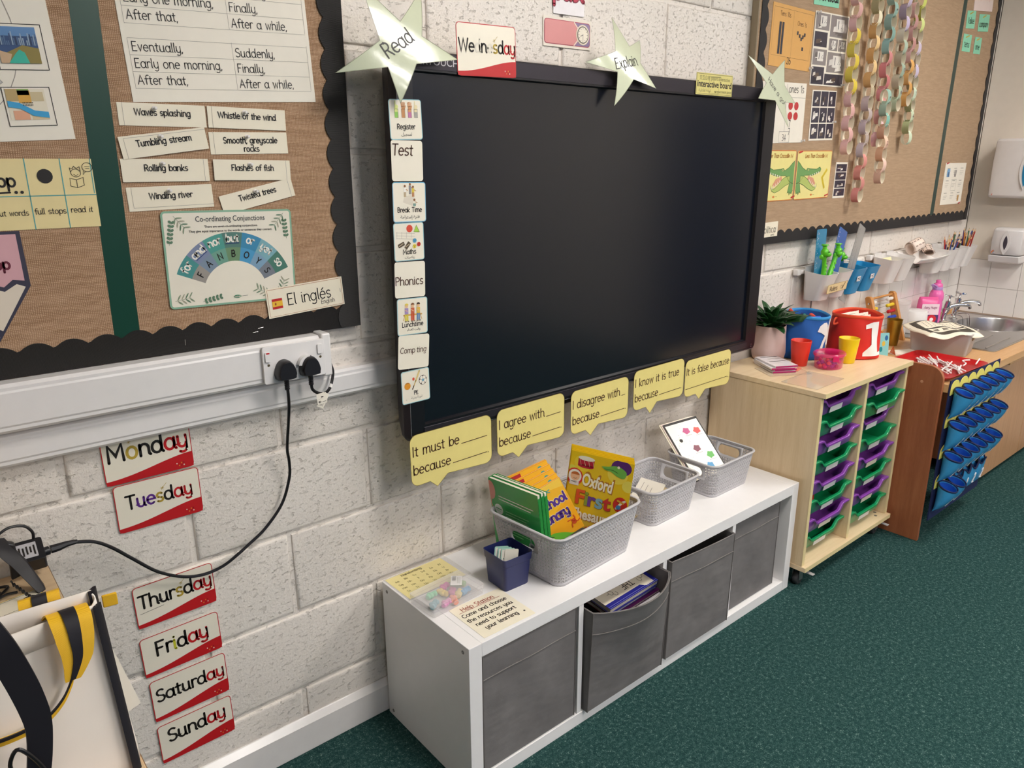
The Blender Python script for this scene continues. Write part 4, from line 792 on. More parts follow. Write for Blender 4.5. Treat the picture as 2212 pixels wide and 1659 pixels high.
# ---------------- woven plastic baskets ----------------
BSK = mat('grey_basket_plastic', '#c1bec1', .42, var=.02)
def hookcell():
    """one woven cell (unit square) with an n shaped slot cut through it"""
    o = [(0, 0), (1, 0), (1, 1), (0, 1)]
    h = [(.16, .18), (.16, .62), (.30, .84), (.62, .84), (.78, .62), (.78, .30), (.95, .30), (.95, .18), (.62, .18), (.62, .58), (.54, .68), (.38, .68), (.32, .58), (.32, .18)]
    loops = [o, h[::-1]]; allp = o + h[::-1]; tr = tessellate_polygon([[Vector((a, b, 0)) for a, b in l] for l in loops]); f = []
    for t in tr:
        a, b, c = (allp[i] for i in t); f.append(t if (b[0] - a[0]) * (c[1] - a[1]) - (b[1] - a[1]) * (c[0] - a[0]) > 0 else t[::-1])
    return allp, f
HC = hookcell()
def basket(label, cx, cy, ang, L, W, H, z0=.42, taper=.86, group='woven baskets on the white shelf unit', rb=.03):
    t = thing('storage_basket', label, 'basket', (cx, cy, z0), group); ca, sa = cos(radians(ang)), sin(radians(ang))
    per = []  # (point, cumulative length) round the rim, starting mid of the -x short side
    pl = rrect(L, W, rb, 6); n0 = len(pl); P = []
    for i in range(n0):
        a, b = Vector(pl[i]), Vector(pl[(i + 1) % n0]); m_ = max(1, int((b - a).length / .004))
        P += [a.lerp(b, j / m_) for j in range(m_)]
    cum = [0]
    for i in range(len(P)): cum.append(cum[-1] + (P[(i + 1) % len(P)] - P[i]).length)
    T = cum[-1]
    def at(u):
        u = (u % 1) * T; lo, hi = 0, len(P)
        while hi - lo > 1:
            md = (lo + hi) // 2
            if cum[md] <= u: lo = md
            else: hi = md
        f = (u - cum[lo]) / max(1e-9, cum[lo + 1] - cum[lo]); return P[lo].lerp(P[(lo + 1) % len(P)], f)
    def p3(u, f, off=0):
        a = at(u); k = taper + (1 - taper) * f; d = a.normalized() * off
        x, y = a.x * k + d.x, a.y * k + d.y; return (cx + x * ca - y * sa, cy + x * sa + y * ca, z0 + f * H)
    def u_of(x, y): return min(((cum[i] / T, (P[i] - Vector((x, y))).length) for i in range(len(P))), key=lambda q: q[1])[0]
    ncol = int(T / .0112); nrow = int(H * .86 / .0098); f0, f1 = .07, .93; b = MB(); hp, hf = HC
    hu = [u_of(-L / 2, 0), u_of(L / 2, 0)]; hw = .052 / T; hf0, hf1 = .56, .86
    rows0, rows1 = int((hf0 - f0) / (f1 - f0) * nrow), int(math.ceil((hf1 - f0) / (f1 - f0) * nrow))
    hcols = [set((int(round(h_ * ncol)) + k_) % ncol for k_ in range(-5, 5)) for h_ in hu]
    for r in range(nrow):
        fa, fb = f0 + (f1 - f0) * r / nrow, f0 + (f1 - f0) * (r + 1) / nrow
        for c in range(ncol):
            if rows0 <= r < rows1 and any(c in q for q in hcols): continue
            sh = .5 * (r % 2) if not rows0 - 1 <= r <= rows1 else .0
            sk = .30 * r
            b.add([p3((c + px) / ncol, fa + (fb - fa) * pz) for px, pz in [((p_[0] if r % 2 else 1 - p_[0]), p_[1]) for p_ in hp]], [f_ if r % 2 else f_[::-1] for f_ in hf], BSK)
    for q in (0, 1):   # handle panel with a rounded opening
        c0 = int(round(hu[q] * ncol)) - 5; fa, fb = f0 + (f1 - f0) * rows0 / nrow, f0 + (f1 - f0) * rows1 / nrow; hh = (fb - fa) * H; ww = 10 * T / ncol
        o = [(ww * i / 10, 0) for i in range(10)] + [(ww, 0), (ww, hh)] + [(ww - ww * i / 10, hh) for i in range(1, 11)]
        hol = [(ww / 2 + a, hh / 2 + c_) for a, c_ in rrect(ww * .80, hh * .66, hh * .33, 5)][::-1]
        allp = o + hol; tr = tessellate_polygon([[Vector((a, c_, 0)) for a, c_ in l] for l in (o, hol)]); ff = []
        for t_ in tr:
            a, b_, c_ = (allp[i] for i in t_); ff.append(t_ if (b_[0] - a[0]) * (c_[1] - a[1]) - (b_[1] - a[1]) * (c_[0] - a[0]) > 0 else t_[::-1])
        b.add([p3((c0 + px / ww * 10) / ncol, fa + (fb - fa) * pz / hh) for px, pz in allp], ff, BSK)
    N = ncol
    for fa, fb in ((0, f0), (f1, 1)):
        b.add([p3(i / N, f) for f in (fa, fb) for i in range(N)], [(i, (i + 1) % N, N + (i + 1) % N, N + i) for i in range(N)], BSK)
    b.build('woven_wall', t, solid=.0016, ang=60)
    b = MB(); b.tube([p3(i / 90, 1, .001) for i in range(90)], .0036, BSK, 8, closed=True, flat=(.8, 1.25)); b.build('rim', t)
    b = MB(); fl = [p3(i / 60, 0, -.001) for i in range(60)]; b.add(fl + [(x, y, z + .003) for x, y, z in fl], [tuple(range(60))[::-1], tuple(range(60, 120))] + [(i, (i + 1) % 60, 60 + (i + 1) % 60, 60 + i) for i in range(60)], BSK); b.build('base', t)
    return t
basket('largest grey woven basket full of green and yellow books on the shelf unit', .485, -.238, 4, .358, .272, .153)
basket('grey woven basket holding a few cards, middle of the three on the white shelf unit', .902, -.212, 2, .248, .2, .12)
basket('grey woven basket with a black bordered sheet leaning in it, at the right end', 1.222, -.208, 1, .25, .205, .12)
# green dictionaries
def d_green(s):
    W_ = cm('#e9efe2', .3); LG = cm('#58b257', .25)
    s.poly([(-.095, -.118), (.09, -.118), (.04, -.09), (-.02, -.095), (-.06, -.06), (-.095, -.05)], cm('#2c9a45', .25), 1)
    s.poly(ell(-.088, .083, .018, .03, 16), cm('#d9907f', .3), 1); s.line([(-.088, .06), (-.092, .04), (-.082, .02)], .004, cm('#d9907f'), 1)
    for y in (.028, -.016, -.058): s.oval(-.063, y, .0185, .0185, LG, 1, 22); s.oval(-.063, y, .0165, .0165, W_, 2, 22); s.line([(-.073, y + .003), (-.053, y + .001)], .003, cm('#3f9a4c'), 3); s.line([(-.070, y - .004), (-.056, y - .005)], .0018, cm('#a9cfa0'), 3)
    for i, (y, l) in enumerate(((.072, .13), (.063, .12))): s.line([(-.058, y), (-.058 + l, y - .004)], .0028, W_, 2)
    for blk, y in enumerate((.03, -.012, -.058)):
        for i in range(4): s.line([(-.035, y - .0085 * i), (-.035 + .085 - .018 * (i == 3) - .01 * (i % 2), y - .0085 * i - .002)], .0024, cm('#8fcf92'), 2)
        if blk: s.line([(-.035, y + .012), (.012, y + .011)], .003, cm('#0f4a25'), 2)
    s.oval(.055, -.052, .013, .011, cm('#9ba6a4'), 2); s.line([(.052, -.041), (.05, -.022), (.055, -.02)], .003, cm('#9ba6a4'), 2); s.line([(.05, -.063), (.048, -.074)], .0015, cm('#5f6866'), 2); s.line([(.058, -.063), (.06, -.074)], .0015, cm('#5f6866'), 2); s.oval(.056, -.052, .008, .005, cm('#4e5a5a'), 3)
ang = atan2(-.185, .018)
def gm(i): return frame((.333 + .0122 * i, -.197, .5465 + .003 * (i == 1)), (cos(ang), sin(ang), .012), (-.13, 0, 1))
for i, wh in enumerate(('front one', 'middle one', 'rear one')):
    q = book('dictionary', 'green covered dictionary, %s of three standing in the largest basket' % wh, gm(i), .186, .24, .0112, '#2fa04a', d_green if i == 0 else None, 'green dictionaries')
    b = MB(gm(i)); b.box(.0931, .0934, -.119, .119, -.0111, -.0003, cm('#23883c', .25)); s = Sheet(frame(gm(i) @ Vector((.0935, 0, -.0056)), gm(i).to_3x3() @ Vector((0, -1, 0)), gm(i).to_3x3() @ Vector((0, 0, 1))), .22, .009, cm('#23883c', .25), t=.0001)
    s.font('Oxford  School  Dictionary', 0, -.0025, .009, cm('#d5efcf'), w=.17); s.build('spine', q)
# yellow school dictionaries
def blob(s, pts, m, L): s.poly([(p.x, p.y) for p in spline([(a, b, 0) for a, b in pts + [pts[0]]], 4)[:-1]], m, L)
def d_dict(s):
    M0 = s.M; s.M = M0 @ Matrix.Translation((-.015, -.0245, 0))
    s.poly([(-.08, -.02), (.08, .05), (.08, .106), (-.08, .106)], cm('#f4b62a', .22), 1); s.poly([(-.08, .085), (.0, .095), (.08, .08), (.08, .106), (-.08, .106)], cm('#f7c94a', .22), 2)
    s.rect(-.08, .092, -.03, .112, cm('#b5202a'), 3); s.text('Oxford', -.055, .098, .013, cm('#f4e6d0'), .12, L=4)
    P2 = cm('#5b3a8e', .25)
    s.text('School', .03, .04, .034, cm('#f0d9a0'), .26, L=3); s.text('School', .03, .04, .034, P2, .17, L=4); s.text('Pri', -.05, .04, .034, P2, .17, L=4)
    s.text('Dictionary', -.002, .0, .0345, cm('#f0d9a0'), .26, L=3, sp=0); s.text('Dictionary', -.002, .0, .0345, P2, .17, L=4, sp=0)
    GRN, DGR = cm('#6fb83a', .22), cm('#3f8a2a', .22)
    blob(s, [(-.055, -.118), (-.058, -.07), (-.045, -.042), (-.015, -.028), (.015, -.038), (.05, -.06), (.082, -.072), (.085, -.095), (.06, -.118)], GRN, 5)
    blob(s, [(-.055, -.118), (-.058, -.075), (-.045, -.05), (-.03, -.07), (-.035, -.1), (-.03, -.118)], cm('#4fae7a', .22), 6)
    s.oval(-.022, -.048, .011, .010, cm('#f4efe0'), 7); s.oval(-.018, -.05, .005, .005, INK, 8); s.line([(-.036, -.035), (-.024, -.032), (-.012, -.038)], .002, INK, 7)
    s.line([(.0, -.085), (.02, -.098), (.045, -.1), (.075, -.092)], .002, INK, 7)
    for i in range(5): s.poly([(.008 + .012 * i, -.09 - .003 * min(i, 2)), (.016 + .012 * i, -.092 - .003 * min(i, 2)), (.012 + .012 * i, -.104)], cm('#f4efe0'), 8)
    for i in range(5): s.oval(-.005 + .012 * i, -.055 - .007 * i, .004, .002, DGR, 6)
    s.oval(.07, -.085, .003, .003, INK, 7)
    RD = cm('#d2522a', .22); s.oval(.062, -.028, .007, .009, RD, 5)
    for a in (.9, 2.2, -.5, 3.7): s.line([(.062, -.028), (.062 + .011 * cos(a), -.028 + .010 * sin(a)), (.062 + .02 * cos(a + .4), -.028 + .017 * sin(a + .4))], .003, RD, 5)
    TQ = cm('#3a9fa8', .22); s.oval(.025, .088, .006, .005, TQ, 5)
    for a in (.3, 2.8, -.6, 3.8): s.line([(.025, .088), (.025 + .014 * cos(a), .088 + .01 * sin(a))], .0025, TQ, 5)
    s.M = M0
def d_dict2(s): s.poly([(-.067, -.02), (.067, .05), (.067, .08), (-.067, .08)], cm('#f4b62a', .22), 1); s.rect(-.06, .062, -.02, .078, cm('#b5202a'), 2); s.oval(.04, .068, .007, .005, cm('#3a9fa8', .22), 2)
yaw, rot = radians(-24), radians(24)
exd = Vector((cos(yaw), sin(yaw), 0)); ezd = Vector((.10, .22, 1)).normalized(); ezd = (ezd - exd * ezd.dot(exd)).normalized()
ex2 = exd * cos(rot) + ezd * sin(rot); ey2 = -exd * sin(rot) + ezd * cos(rot); tr_ = Vector((.487, -.205, .648))
for i, wh in enumerate(('front one of the fanned five', 'second of the fanned five', 'middle one of the fanned five', 'fourth of the fanned five', 'rear one of the fanned five')):
    r2 = radians(-1.5 * i); e1 = ex2 * cos(r2) + ey2 * sin(r2); e2 = -ex2 * sin(r2) + ey2 * cos(r2)
    c_ = tr_ - ex2.cross(ey2) * .0115 * i + (ezd * 1.0 - exd * .45) * .0115 * i - e1 * .067 - e2 * .0825
    book('dictionary', 'yellow school dictionary with a green dragon cover, %s' % wh, frame(c_, e1, e2), .134, .165, .0105, '#f2a91f', d_dict if i == 0 else d_dict2, 'yellow dictionaries')
# yellow thesauruses
def d_thes(s):
    M0 = s.M; s.M = M0 @ Matrix.Translation((0, -.016, 0))
    for (x, y, r, c) in ((-.055, .10, .026, '#e9c93a'), (.05, .09, .03, '#ecd04a'), (-.085, .07, .018, '#d6cf4a'), (.085, .06, .018, '#e6d35a'), (.09, -.06, .02, '#f0d75a'), (.03, -.08, .025, '#c8c24a')): s.oval(x, y, r, r, cm(c, .22), 1)
    s.font('Oxford', -.004, .030, .062, cm('#b5762a', .22), bold=.05, L=2, w=.094, ang=-4); s.font('Oxford', -.006, .032, .052, cm('#f6ead0', .22), bold=.03, L=3, w=.092, ang=-4)
    for ch, x, c in (('F', -.050, '#d9562a'), ('i', -.031, '#8a9a3a'), ('r', -.014, '#6a3a8e'), ('s', .008, '#7fa6b5'), ('t', .031, '#c9352e')): s.font(ch, x + .001, -.026 - .001, .062, cm('#8a5a1f', .22), bold=.04, L=4); s.font(ch, x, -.026, .062, cm(c, .22), bold=.03, L=5)
    s.font('Thesaurus', -.002, -.075, .046, cm('#b5762a', .22), bold=.05, L=2, w=.142); s.font('Thesaurus', -.004, -.073, .046, cm('#f6ead0', .22), bold=.03, L=3, w=.14)
    DRM = cm('#b5203a', .22); s.rect(-.07, .092, -.022, .115, DRM, 2); s.oval(-.046, .092, .024, .006, DRM, 2); s.oval(-.046, .116, .025, .007, cm('#f0e6d6', .22), 3)
    for i in range(4): s.line([(-.066 + .013 * i, .112), (-.06 + .013 * i, .094)], .001, cm('#f0c9b0'), 4)
    s.oval(.058, .112, .03, .024, cm('#5a2a6e', .22), 2)
    G_ = cm('#6fae4a', .22); blob(s, [(.0, .104), (.02, .108), (.04, .114), (.058, .112), (.075, .1), (.07, .082), (.05, .084), (.03, .094), (.012, .096)], G_, 3); s.oval(.05, .112, .004, .004, cm('#f0e6c0'), 4); s.line([(.01, .099), (.035, .1), (.05, .095)], .0015, cm('#3a6a2a'), 4)
    s.oval(-.075, .054, .0255, .027, cm('#c9302a', .22), 2); s.oval(-.074, .056, .020, .021, cm('#ece6dc', .22), 3); s.oval(-.073, .056, .014, .014, cm('#e6b58e', .22), 4); s.poly(ell(-.073, .061, .013, .009, 10, 0, 180), cm('#b5622a'), 5); s.line([(-.078, .050), (-.072, .048), (-.067, .051)], .001, INK, 5); s.rect(-.088, .028, -.06, .04, cm('#dcd9d6'), 3)
    s.oval(.070, .0, .021, .024, cm('#c9302a', .22), 2); s.line([(.060, -.013), (.074, .008), (.082, .014)], .007, cm('#e9e0cf'), 4); s.oval(.066, -.008, .007, .007, cm('#3f7fb5'), 5); s.line([(.062, .012), (.078, .007)], .006, cm('#d99a2a'), 5)
    s.oval(-.005, -.110, .022, .022, cm('#c25a2a', .22), 2); s.oval(-.002, -.114, .012, .013, cm('#d99a7a', .22), 3); s.poly([(-.016, -.104), (-.018, -.087), (-.01, -.096), (-.004, -.084), (.002, -.095), (.01, -.086), (.012, -.102)], cm('#e6b52a', .22), 4)
    s.M = M0
A_, B_ = Vector((.560, -.182, .705)), Vector((.646, -.344, .687)); ex3 = (B_ - A_).normalized(); dn_ = Vector((-.022, .027, -.138)); ey3 = -(dn_ - ex3 * dn_.dot(ex3)).normalized()
for i, wh in enumerate(('front one facing the room', 'second of the five leaning together', 'middle one of the five leaning together', 'fourth of the five leaning together', 'rear one of the five leaning together')):
    c_ = A_ + ex3 * .0935 - ey3 * .116 + ex3.cross(ey3) * (-.0046 * i) + ey3 * .0025 * i - ex3 * .002 * i
    book('thesaurus', 'yellow thesaurus, %s in the largest basket' % wh, frame(c_, ex3, ey3), .187, .232, .0044, '#e6be1e', d_thes if i == 0 else None, 'yellow thesauruses')
# cards lying in the middle basket
for i, c in enumerate(('#c9b48a', '#d6c6a8', '#b08d5c', '#d9cfbd', '#c2ab84', '#e0d8ca')):
    M = frame((.858 + .012 * i - .01 * (i % 2), -.222 + .006 * i, .428 + .0055 * i + .022), (cos(.15 * i - .3), sin(.15 * i - .3), .02 * i), (-sin(.15 * i - .3), cos(.15 * i - .3), .30 - .03 * i))
    s = Sheet(M, .13, .085, cm(c, .4), .003, .0012)
    for j in range(3): s.line([(-.05, .025 - .016 * j), (.04 - .01 * j, .025 - .016 * j)], .0016, cm('#8a8078'), 1)
    tag(s.build('picture_card'), ('tan', 'cream', 'brown edged', 'pale grey', 'sandy', 'topmost white')[i] + ' card lying in the pile in the middle woven basket', 'card', 'cards in the middle basket')
# sheets leaning in the right basket
c_tl, ex4, ey4 = Vector((1.104, -.07, .622)), Vector((.149, -.03, .01)).normalized(), -Vector((.024, -.16, -.131))
ey4 = (ey4 - ex4 * ey4.dot(ex4)).normalized()
for i, (base, lb_) in enumerate(((INK, 'black bordered cream sheet of small coloured monsters leaning in the right end basket'), (cm('#e9cfc4', .4), 'pale pink sheet just behind the black bordered sheet'), (cm('#efe4c9', .4), 'cream sheet at the very back of the three leaning in the right end basket'))):
    c_ = c_tl + ex4 * (.088 - .005 * i) - ey4 * (.116 - .003 * i) - ex4.cross(ey4) * .003 * i
    M = frame(c_, ex4, ey4); s = Sheet(M, .152, .23, base, .003, .0008)
    if i == 0:
        s.rect(-.071, -.111, .071, .106, cm('#f2e9d6', .3), 1)
        for x, y, c in ((.002, .07, '#c23a7a'), (.045, .062, '#d9352e'), (.004, -.002, '#7a2440'), (.042, -.038, '#4fae3a'), (.018, -.075, '#2f8fc6')):
            blob(s, [(x + .013 * cos(a) * (1 + .25 * (q % 2)), y + .011 * sin(a) * (1 + .3 * (q % 2))) for q, a in enumerate([i_ * pi / 5 for i_ in range(10)])], cm(c), 2); s.line([(x - .014, y - .018), (x + .014, y - .018)], .0015, GREYINK, 2)
        for cx_, cy_ in ((-.04, .04), (-.036, -.05)):
            for j in range(34): s.oval(cx_ + random.gauss(0, .014), cy_ + random.gauss(0, .016), .0009, .0009, INK, 2, 6)
        s.oval(-.04, .04, .007, .007, INK, 3)
    tag(s.build('activity_sheet'), lb_, 'sheet', 'sheets in the right end basket')
# flat things on the left end of the unit
HY = cm('#efdf9c', .3, coat=.2)
FILM = mat('laminate_film', '#e9e6e2', .15, alpha=.28, var=0)
s = Sheet(flatf(.107, -.087, .4208, 0.8), .205, .13, FILM, .003, .0005); s.prism(rrect(.183, .122, .001, 1, -.006, 0), 0, .0003, HY)
s.text('Handwriting', -.02, .046, .0135, cm('#6f6335'), .10, L=3)
for i in range(24):
    L_ = 'ABCDEFGHIJKLMNOPQRSTUVWXYZ'[i]; s.text(L_ + L_.lower(), -.078 + .028 * (i % 6), .027 - .019 * (i // 6), .0105, cm('#7a6c3a'), .09, L=3)
tag(s.build('alphabet_sheet'), 'yellow handwriting sheet of letter pairs lying on the back left corner of the shelf unit', 'sheet')
s = Sheet(flatf(.137, -.331, .4208, -.6), .163, .15, cm('#f3ead3', .3, coat=.2), .002, .0005)
RT = cm('#a83a2a'); s.text('Help Station', -.006, .046, .0205, RT, .085); s.line([(-.07, .0425), (.058, .0425)], .0013, RT)
for i, tx in enumerate(('Come and choose', 'the resources you', 'need to support', 'your learning')): s.text(tx, -.003, .02 - .0235 * i, .0185, INK, .11, sp=.045)
s.oval(.066, -.049, .0028, .0028, INK, 2, 10)
tag(s.build('help_sign'), 'cream sign headed Help Station lying at the front left of the shelf unit', 'sign')
# box of pencil grips
CLR = mat('clear_plastic', '#f2eeee', .12, alpha=.22, var=0, coat=.4)
gb = thing('pencil_grip_box', 'clear plastic box lying on the yellow handwriting sheet', 'box', (.088, -.207, .4215))
def obox(nm, w, h, z0, z1, parent, m, th=.0014):
    M = flatf(.088, -.207, 0, 4); b = MB(M); o, i_ = rrect(w, h, .006, 4), rrect(w - 2 * th, h - 2 * th, .005, 4)
    b.loft([[(x, y, z0) for x, y in o], [(x, y, z1) for x, y in o]], m, False, False); b.prism(o, z0 if nm == 'tray' else z1 - .0012, z0 + .0012 if nm == 'tray' else z1, m); return b.build(nm, parent)
obox('tray', .166, .098, .4215, .439, gb, CLR); obox('lid', .170, .102, .436, .4495, gb, CLR)
s = Sheet(flatf(.128, -.193, .4499, -38), .03, .046, WPLAST, .001, .0002)
for i in range(9): s.line([(-.011, .018 - i * .0024), (-.002, .018 - i * .0024)], .0006 + .0008 * (i % 3 == 0), INK, 1)
for i in range(3): s.line([(.003 + .003 * i, -.015), (.003 + .003 * i, .015)], .0006, GREYINK, 1)
s.build('price_label', gb)
for i, (x, y, a, c, nm) in enumerate(((.036, -.222, 40, '#6fa9b5', 'teal'), (.055, -.183, 15, '#7fd9a5', 'mint green'), (.064, -.237, 25, '#e58cc4', 'rose pink'), (.086, -.238, 80, '#ef8f6e', 'orange'), (.083, -.192, 110, '#f0cf5a', 'yellow'), (.104, -.172, 30, '#df4fa6', 'magenta'), (.105, -.205, 60, '#d97fb0', 'dusky pink'), (.115, -.222, 45, '#e9d590', 'straw coloured'), (.135, -.222, 20, '#5fa9d6', 'sky blue'), (.146, -.182, 120, '#a5cf8f', 'leaf green'))):
    b = MB(flatf(x, y, .4235, a)); m_ = cm(c, .45)
    for k_ in range(4):
        px = -.012 + .008 * k_; r_ = .0075 + .0012 * sin(k_ * 1.7)
        b.tube([(px - .0042, 0, .0078), (px - .002, 0, .0078), (px + .002, 0, .0078), (px + .0042, 0, .0078)], [r_ * .86, r_, r_, r_ * .86], m_, 12)
    b.ball((-.004, .006, .009), .006, m_, 10, 6); b.ball((.008, -.006, .009), .006, m_, 10, 6)
    tag(b.build('pencil_grip'), '%s rubber pencil grip inside the clear plastic box' % nm, 'pencil grip', 'pencil grips in the clear box')
# navy pot with cards
NV = mat('navy_plastic', '#232a5c', .35, var=.03)
pt = thing('desk_pot', 'square navy plastic pot standing beside the largest woven basket', 'pot', (.2615, -.2455, .42))
b = MB(flatf(.2615, -.2455, .42, -2)); R_ = lambda w, z, r=.009: [(x, y, z) for x, y in rrect(w, w, r, 5)]
b.loft([R_(.080, 0), R_(.082, .003), R_(.0905, .072), R_(.0945, .074), R_(.0985, .096), R_(.0955, .0962), R_(.0885, .073), R_(.079, .004)], NV); b.build('body', pt, ang=30)
for i, (c, dx, a) in enumerate((('#a9d0c0', -.012, .2), ('#9cc9bd', -.006, .3), ('#b5d6c6', .0, .36), ('#ece5d4', .008, .45))):
    M = frame((.2565 + dx, -.236 - .006 * i, .487 - .003 * i), (.9, -.3, -.12 - .1 * a), (.1, .05 + .2 * a, 1)); s = Sheet(M, .040, .075, cm(c, .3), .004, .0008)
    s.rect(-.017, -.034, .017, .034, cm('#efe9da', .3), 1)
    if i == 3: s.oval(-.004, -.004, .006, .011, cm('#6f5a30'), 2); s.oval(-.004, -.004, .003, .007, cm('#c9a860'), 3); s.line([(.009, -.02), (.009, .012)], .003, cm('#7a6a50'), 2)
    else: s.line([(-.012, .01), (.012, .01)], .002, cm('#7fa59a'), 2)
    tag(s.build('flash_card'), ('small green edged card furthest back in the navy pot', 'small green edged card second from the back in the navy pot', 'small green edged card just behind the brown picture card in the navy pot', 'small cream card with a brown picture at the front of the navy pot')[i], 'card', 'cards in the navy pot')
# ---------------- tray storage unit ----------------
UX0, UX1, UYF, UYB = 1.478, 2.165, -.467, -.012
tu = thing('tray_unit', 'pale maple tray storage unit on castors with two columns of plastic trays', 'storage unit', (1.82, -.24, 0))
def ub(name, x0, x1, y0, y1, z0, z1, m=BEECH, bev=.001):
    b = MB(); b.box(x0, x1, y0, y1, z0, z1, m); return b.build(name, tu, bev=bev)
EDGE = cm('#e2cf9c', .4)
ub('top_panel', UX0, UX1, UYF, UYB, .737, .755, BEECHX)
b = MB(); b.box(UX0 + .0005, UX1 - .0005, UYF - .0012, UYF - .0001, .7374, .7546, EDGE); b.build('edge_band', tu)
for x in (UX0 + .002, 1.811, UX1 - .020):
    ub('side_panel' if x != 1.811 else 'divider', x, x + .018, -.452, UYB, .0935, .7368)
    b = MB(); b.box(x, x + .018, -.4532, -.4521, .094, .7365, EDGE); b.build('edge_band', tu)
ub('back_panel', UX0 + .021, UX1 - .021, UYB - .007, UYB - .001, .094, .7365)
ub('base_panel', UX0, UX1, -.468, UYB, .075, .0933, BEECHX)
b = MB(); b.box(UX0 + .0005, UX1 - .0005, -.4692, -.4681, .0755, .0928, EDGE); b.build('edge_band', tu)
HOLE = cm('#6e6458', .5)
for x, y in ((1.512, -.437), (2.098, -.437), (2.126, -.421)):
    b = MB(flatf(x, y, .0934)); b.prism(ell(0, 0, .0065, .0065, 14), 0, .0004, HOLE); b.build('bolt_hole', tu)
RUB = mat('rubber_tyre', '#3b3a3c', .45); ZINC = mat('zinc_steel', '#b9b6b2', .3, .9)
for x, y in ((1.515, -.425), (2.12, -.425), (1.515, -.06), (2.12, -.06)):
    c_ = thing('castor', None, None); del c_['label'], c_['category']; c_.parent = tu; c_.location = Vector((x, y, 0)) - WL[tu.name]; WL[c_.name] = Vector((x, y, 0))
    b = MB(frame((x, y + .012, .0255), (1, 0, 0), (0, 0, 1))); b.lathe([(0, 0), (.012, 0), (.022, .001), (.025, .005), (.025, .016), (.022, .021), (.012, .0225), (0, .0225)], RUB, n=24); b.build('wheel', c_)
    b = MB(); b.box(x - .021, x + .021, y - .03, y + .02, .070, .0745, ZINC); b.box(x - .012, x + .012, y - .014, y - .011, .022, .071, ZINC); b.box(x - .012, x + .012, y + .014, y + .017, .022, .071, ZINC); b.build('bracket', c_, bev=.001)
    b = MB(); b.box(x + .004, x + .022, y - .055, y - .018, .052, .056, cm('#a9a6a4', .3)); b.build('brake_lever', c_, bev=.002)
RUN = cm('#d8c08e', .5)
GRN_T = mat('tray_green', '#12955a', .32, var=.03, coat=.2); PUR_T = mat('tray_purple', '#8a45a8', .32, var=.03, coat=.2)
def tray(x0, x1, zr, yf, m, label, lab, z_label=True, cream=False):
    """plastic tray: rounded tub, wide flange, front rim dipping in the middle"""
    cx = (x0 + x1) / 2; w = x1 - x0; dep = .40; t = thing('storage_tray', label, 'tray', (cx, yf + dep / 2, zr - .075), 'coloured trays in the maple unit')
    N = 24; hw = w / 2
    def dip(u):   # u -1..1 across the front
        a = abs(u); return 0 if a > .78 else (-.026 if a < .52 else -.026 * (.5 + .5 * cos(pi * (a - .52) / .26)))
    def ring(z, inset, flange=0, yoff=0, follow=0):
        p = []
        for i in range(N + 1):
            u = -1 + 2 * i / N; X = cx + u * (hw - inset); Z = z + dip(u * (hw - inset) / (hw - .012)) * follow; p.append((X, yf + inset * .8 - yoff, Z))
        p += [(cx + hw - inset, yf + dep - inset * .5, z), (cx - hw + inset, yf + dep - inset * .5, z)]
        return p
    b = MB(); zb = zr - .068
    b.loft([ring(zb, .030), ring(zb + .004, .026), ring(zr - .030, .0165), ring(zr - .003, .0145, follow=1), ring(zr - .006, .0, follow=1), ring(zr + .001, -.001, follow=1), ring(zr + .003, .002, follow=1), ring(zr + .002, .013, follow=1), ring(zr - .004, .0165, follow=1), ring(zb + .008, .029)], m, True, True); b.build('tub', t, ang=42)
    s = Sheet(wallf(cx - .006, zr - .0435, yf + .0115, 0), .088, .033, cm('#f0e6cc', .4) if cream else WPLAST, .001, .0006); s.warp(lambda v: v + Vector((0, -.0005 - (v.z - zr + .06) * .16, 0)))
    s.text(lab, 0, -.006, .018, INK, .10, slant=.15, sx=min(1, .08 / max(.01, twidth(lab, .018)))); s.build('name_label', t)
    for xx in (x0 - .006, x1 - .001):   # wooden runners carried by the unit
        pass
    return t
z8 = [.7105, .638, .564, .488, .412, .336, .2605, .184]
LC = ['Number Lines', '100 Squares', '2D Shapes', 'Numicon pegs', 'Place value', 'Coloured counters', 'Pattern blocks', 'Cubes']
RC = ['Number cards', 'Small world', 'Dominoes', 'Balance', 'Bead Strings', 'Dice', 'Scales', 'Whiteboards']
ORD = ['topmost', 'second', 'third', 'fourth', 'fifth', 'sixth', 'seventh', 'lowest']
for c, (x0, x1, nm, labs) in enumerate(((1.5005, 1.8085, 'left', LC), (1.8315, 2.1425, 'right', RC))):
    for i, z in enumerate(z8):
        g = i % 2 == 1; yf = -.448 + (-.012 if (c, i) == (1, 1) else 0) + (.012 if (c, i) in ((0, 7), (0, 0)) else 0) + (.02 if (c, i) == (1, 2) else 0)
        tray(x0, x1, z, yf, GRN_T if g else PUR_T, '%s tray in the %s column of the maple unit, %s from the top' % ('green' if g else 'purple', nm, ORD[i]) if 0 < i < 7 else '%s tray, %s in the %s column of the maple unit' % ('green' if g else 'purple', ORD[i], nm), labs[i], cream=(c, i) in ((0, 6), (1, 4), (1, 6)))
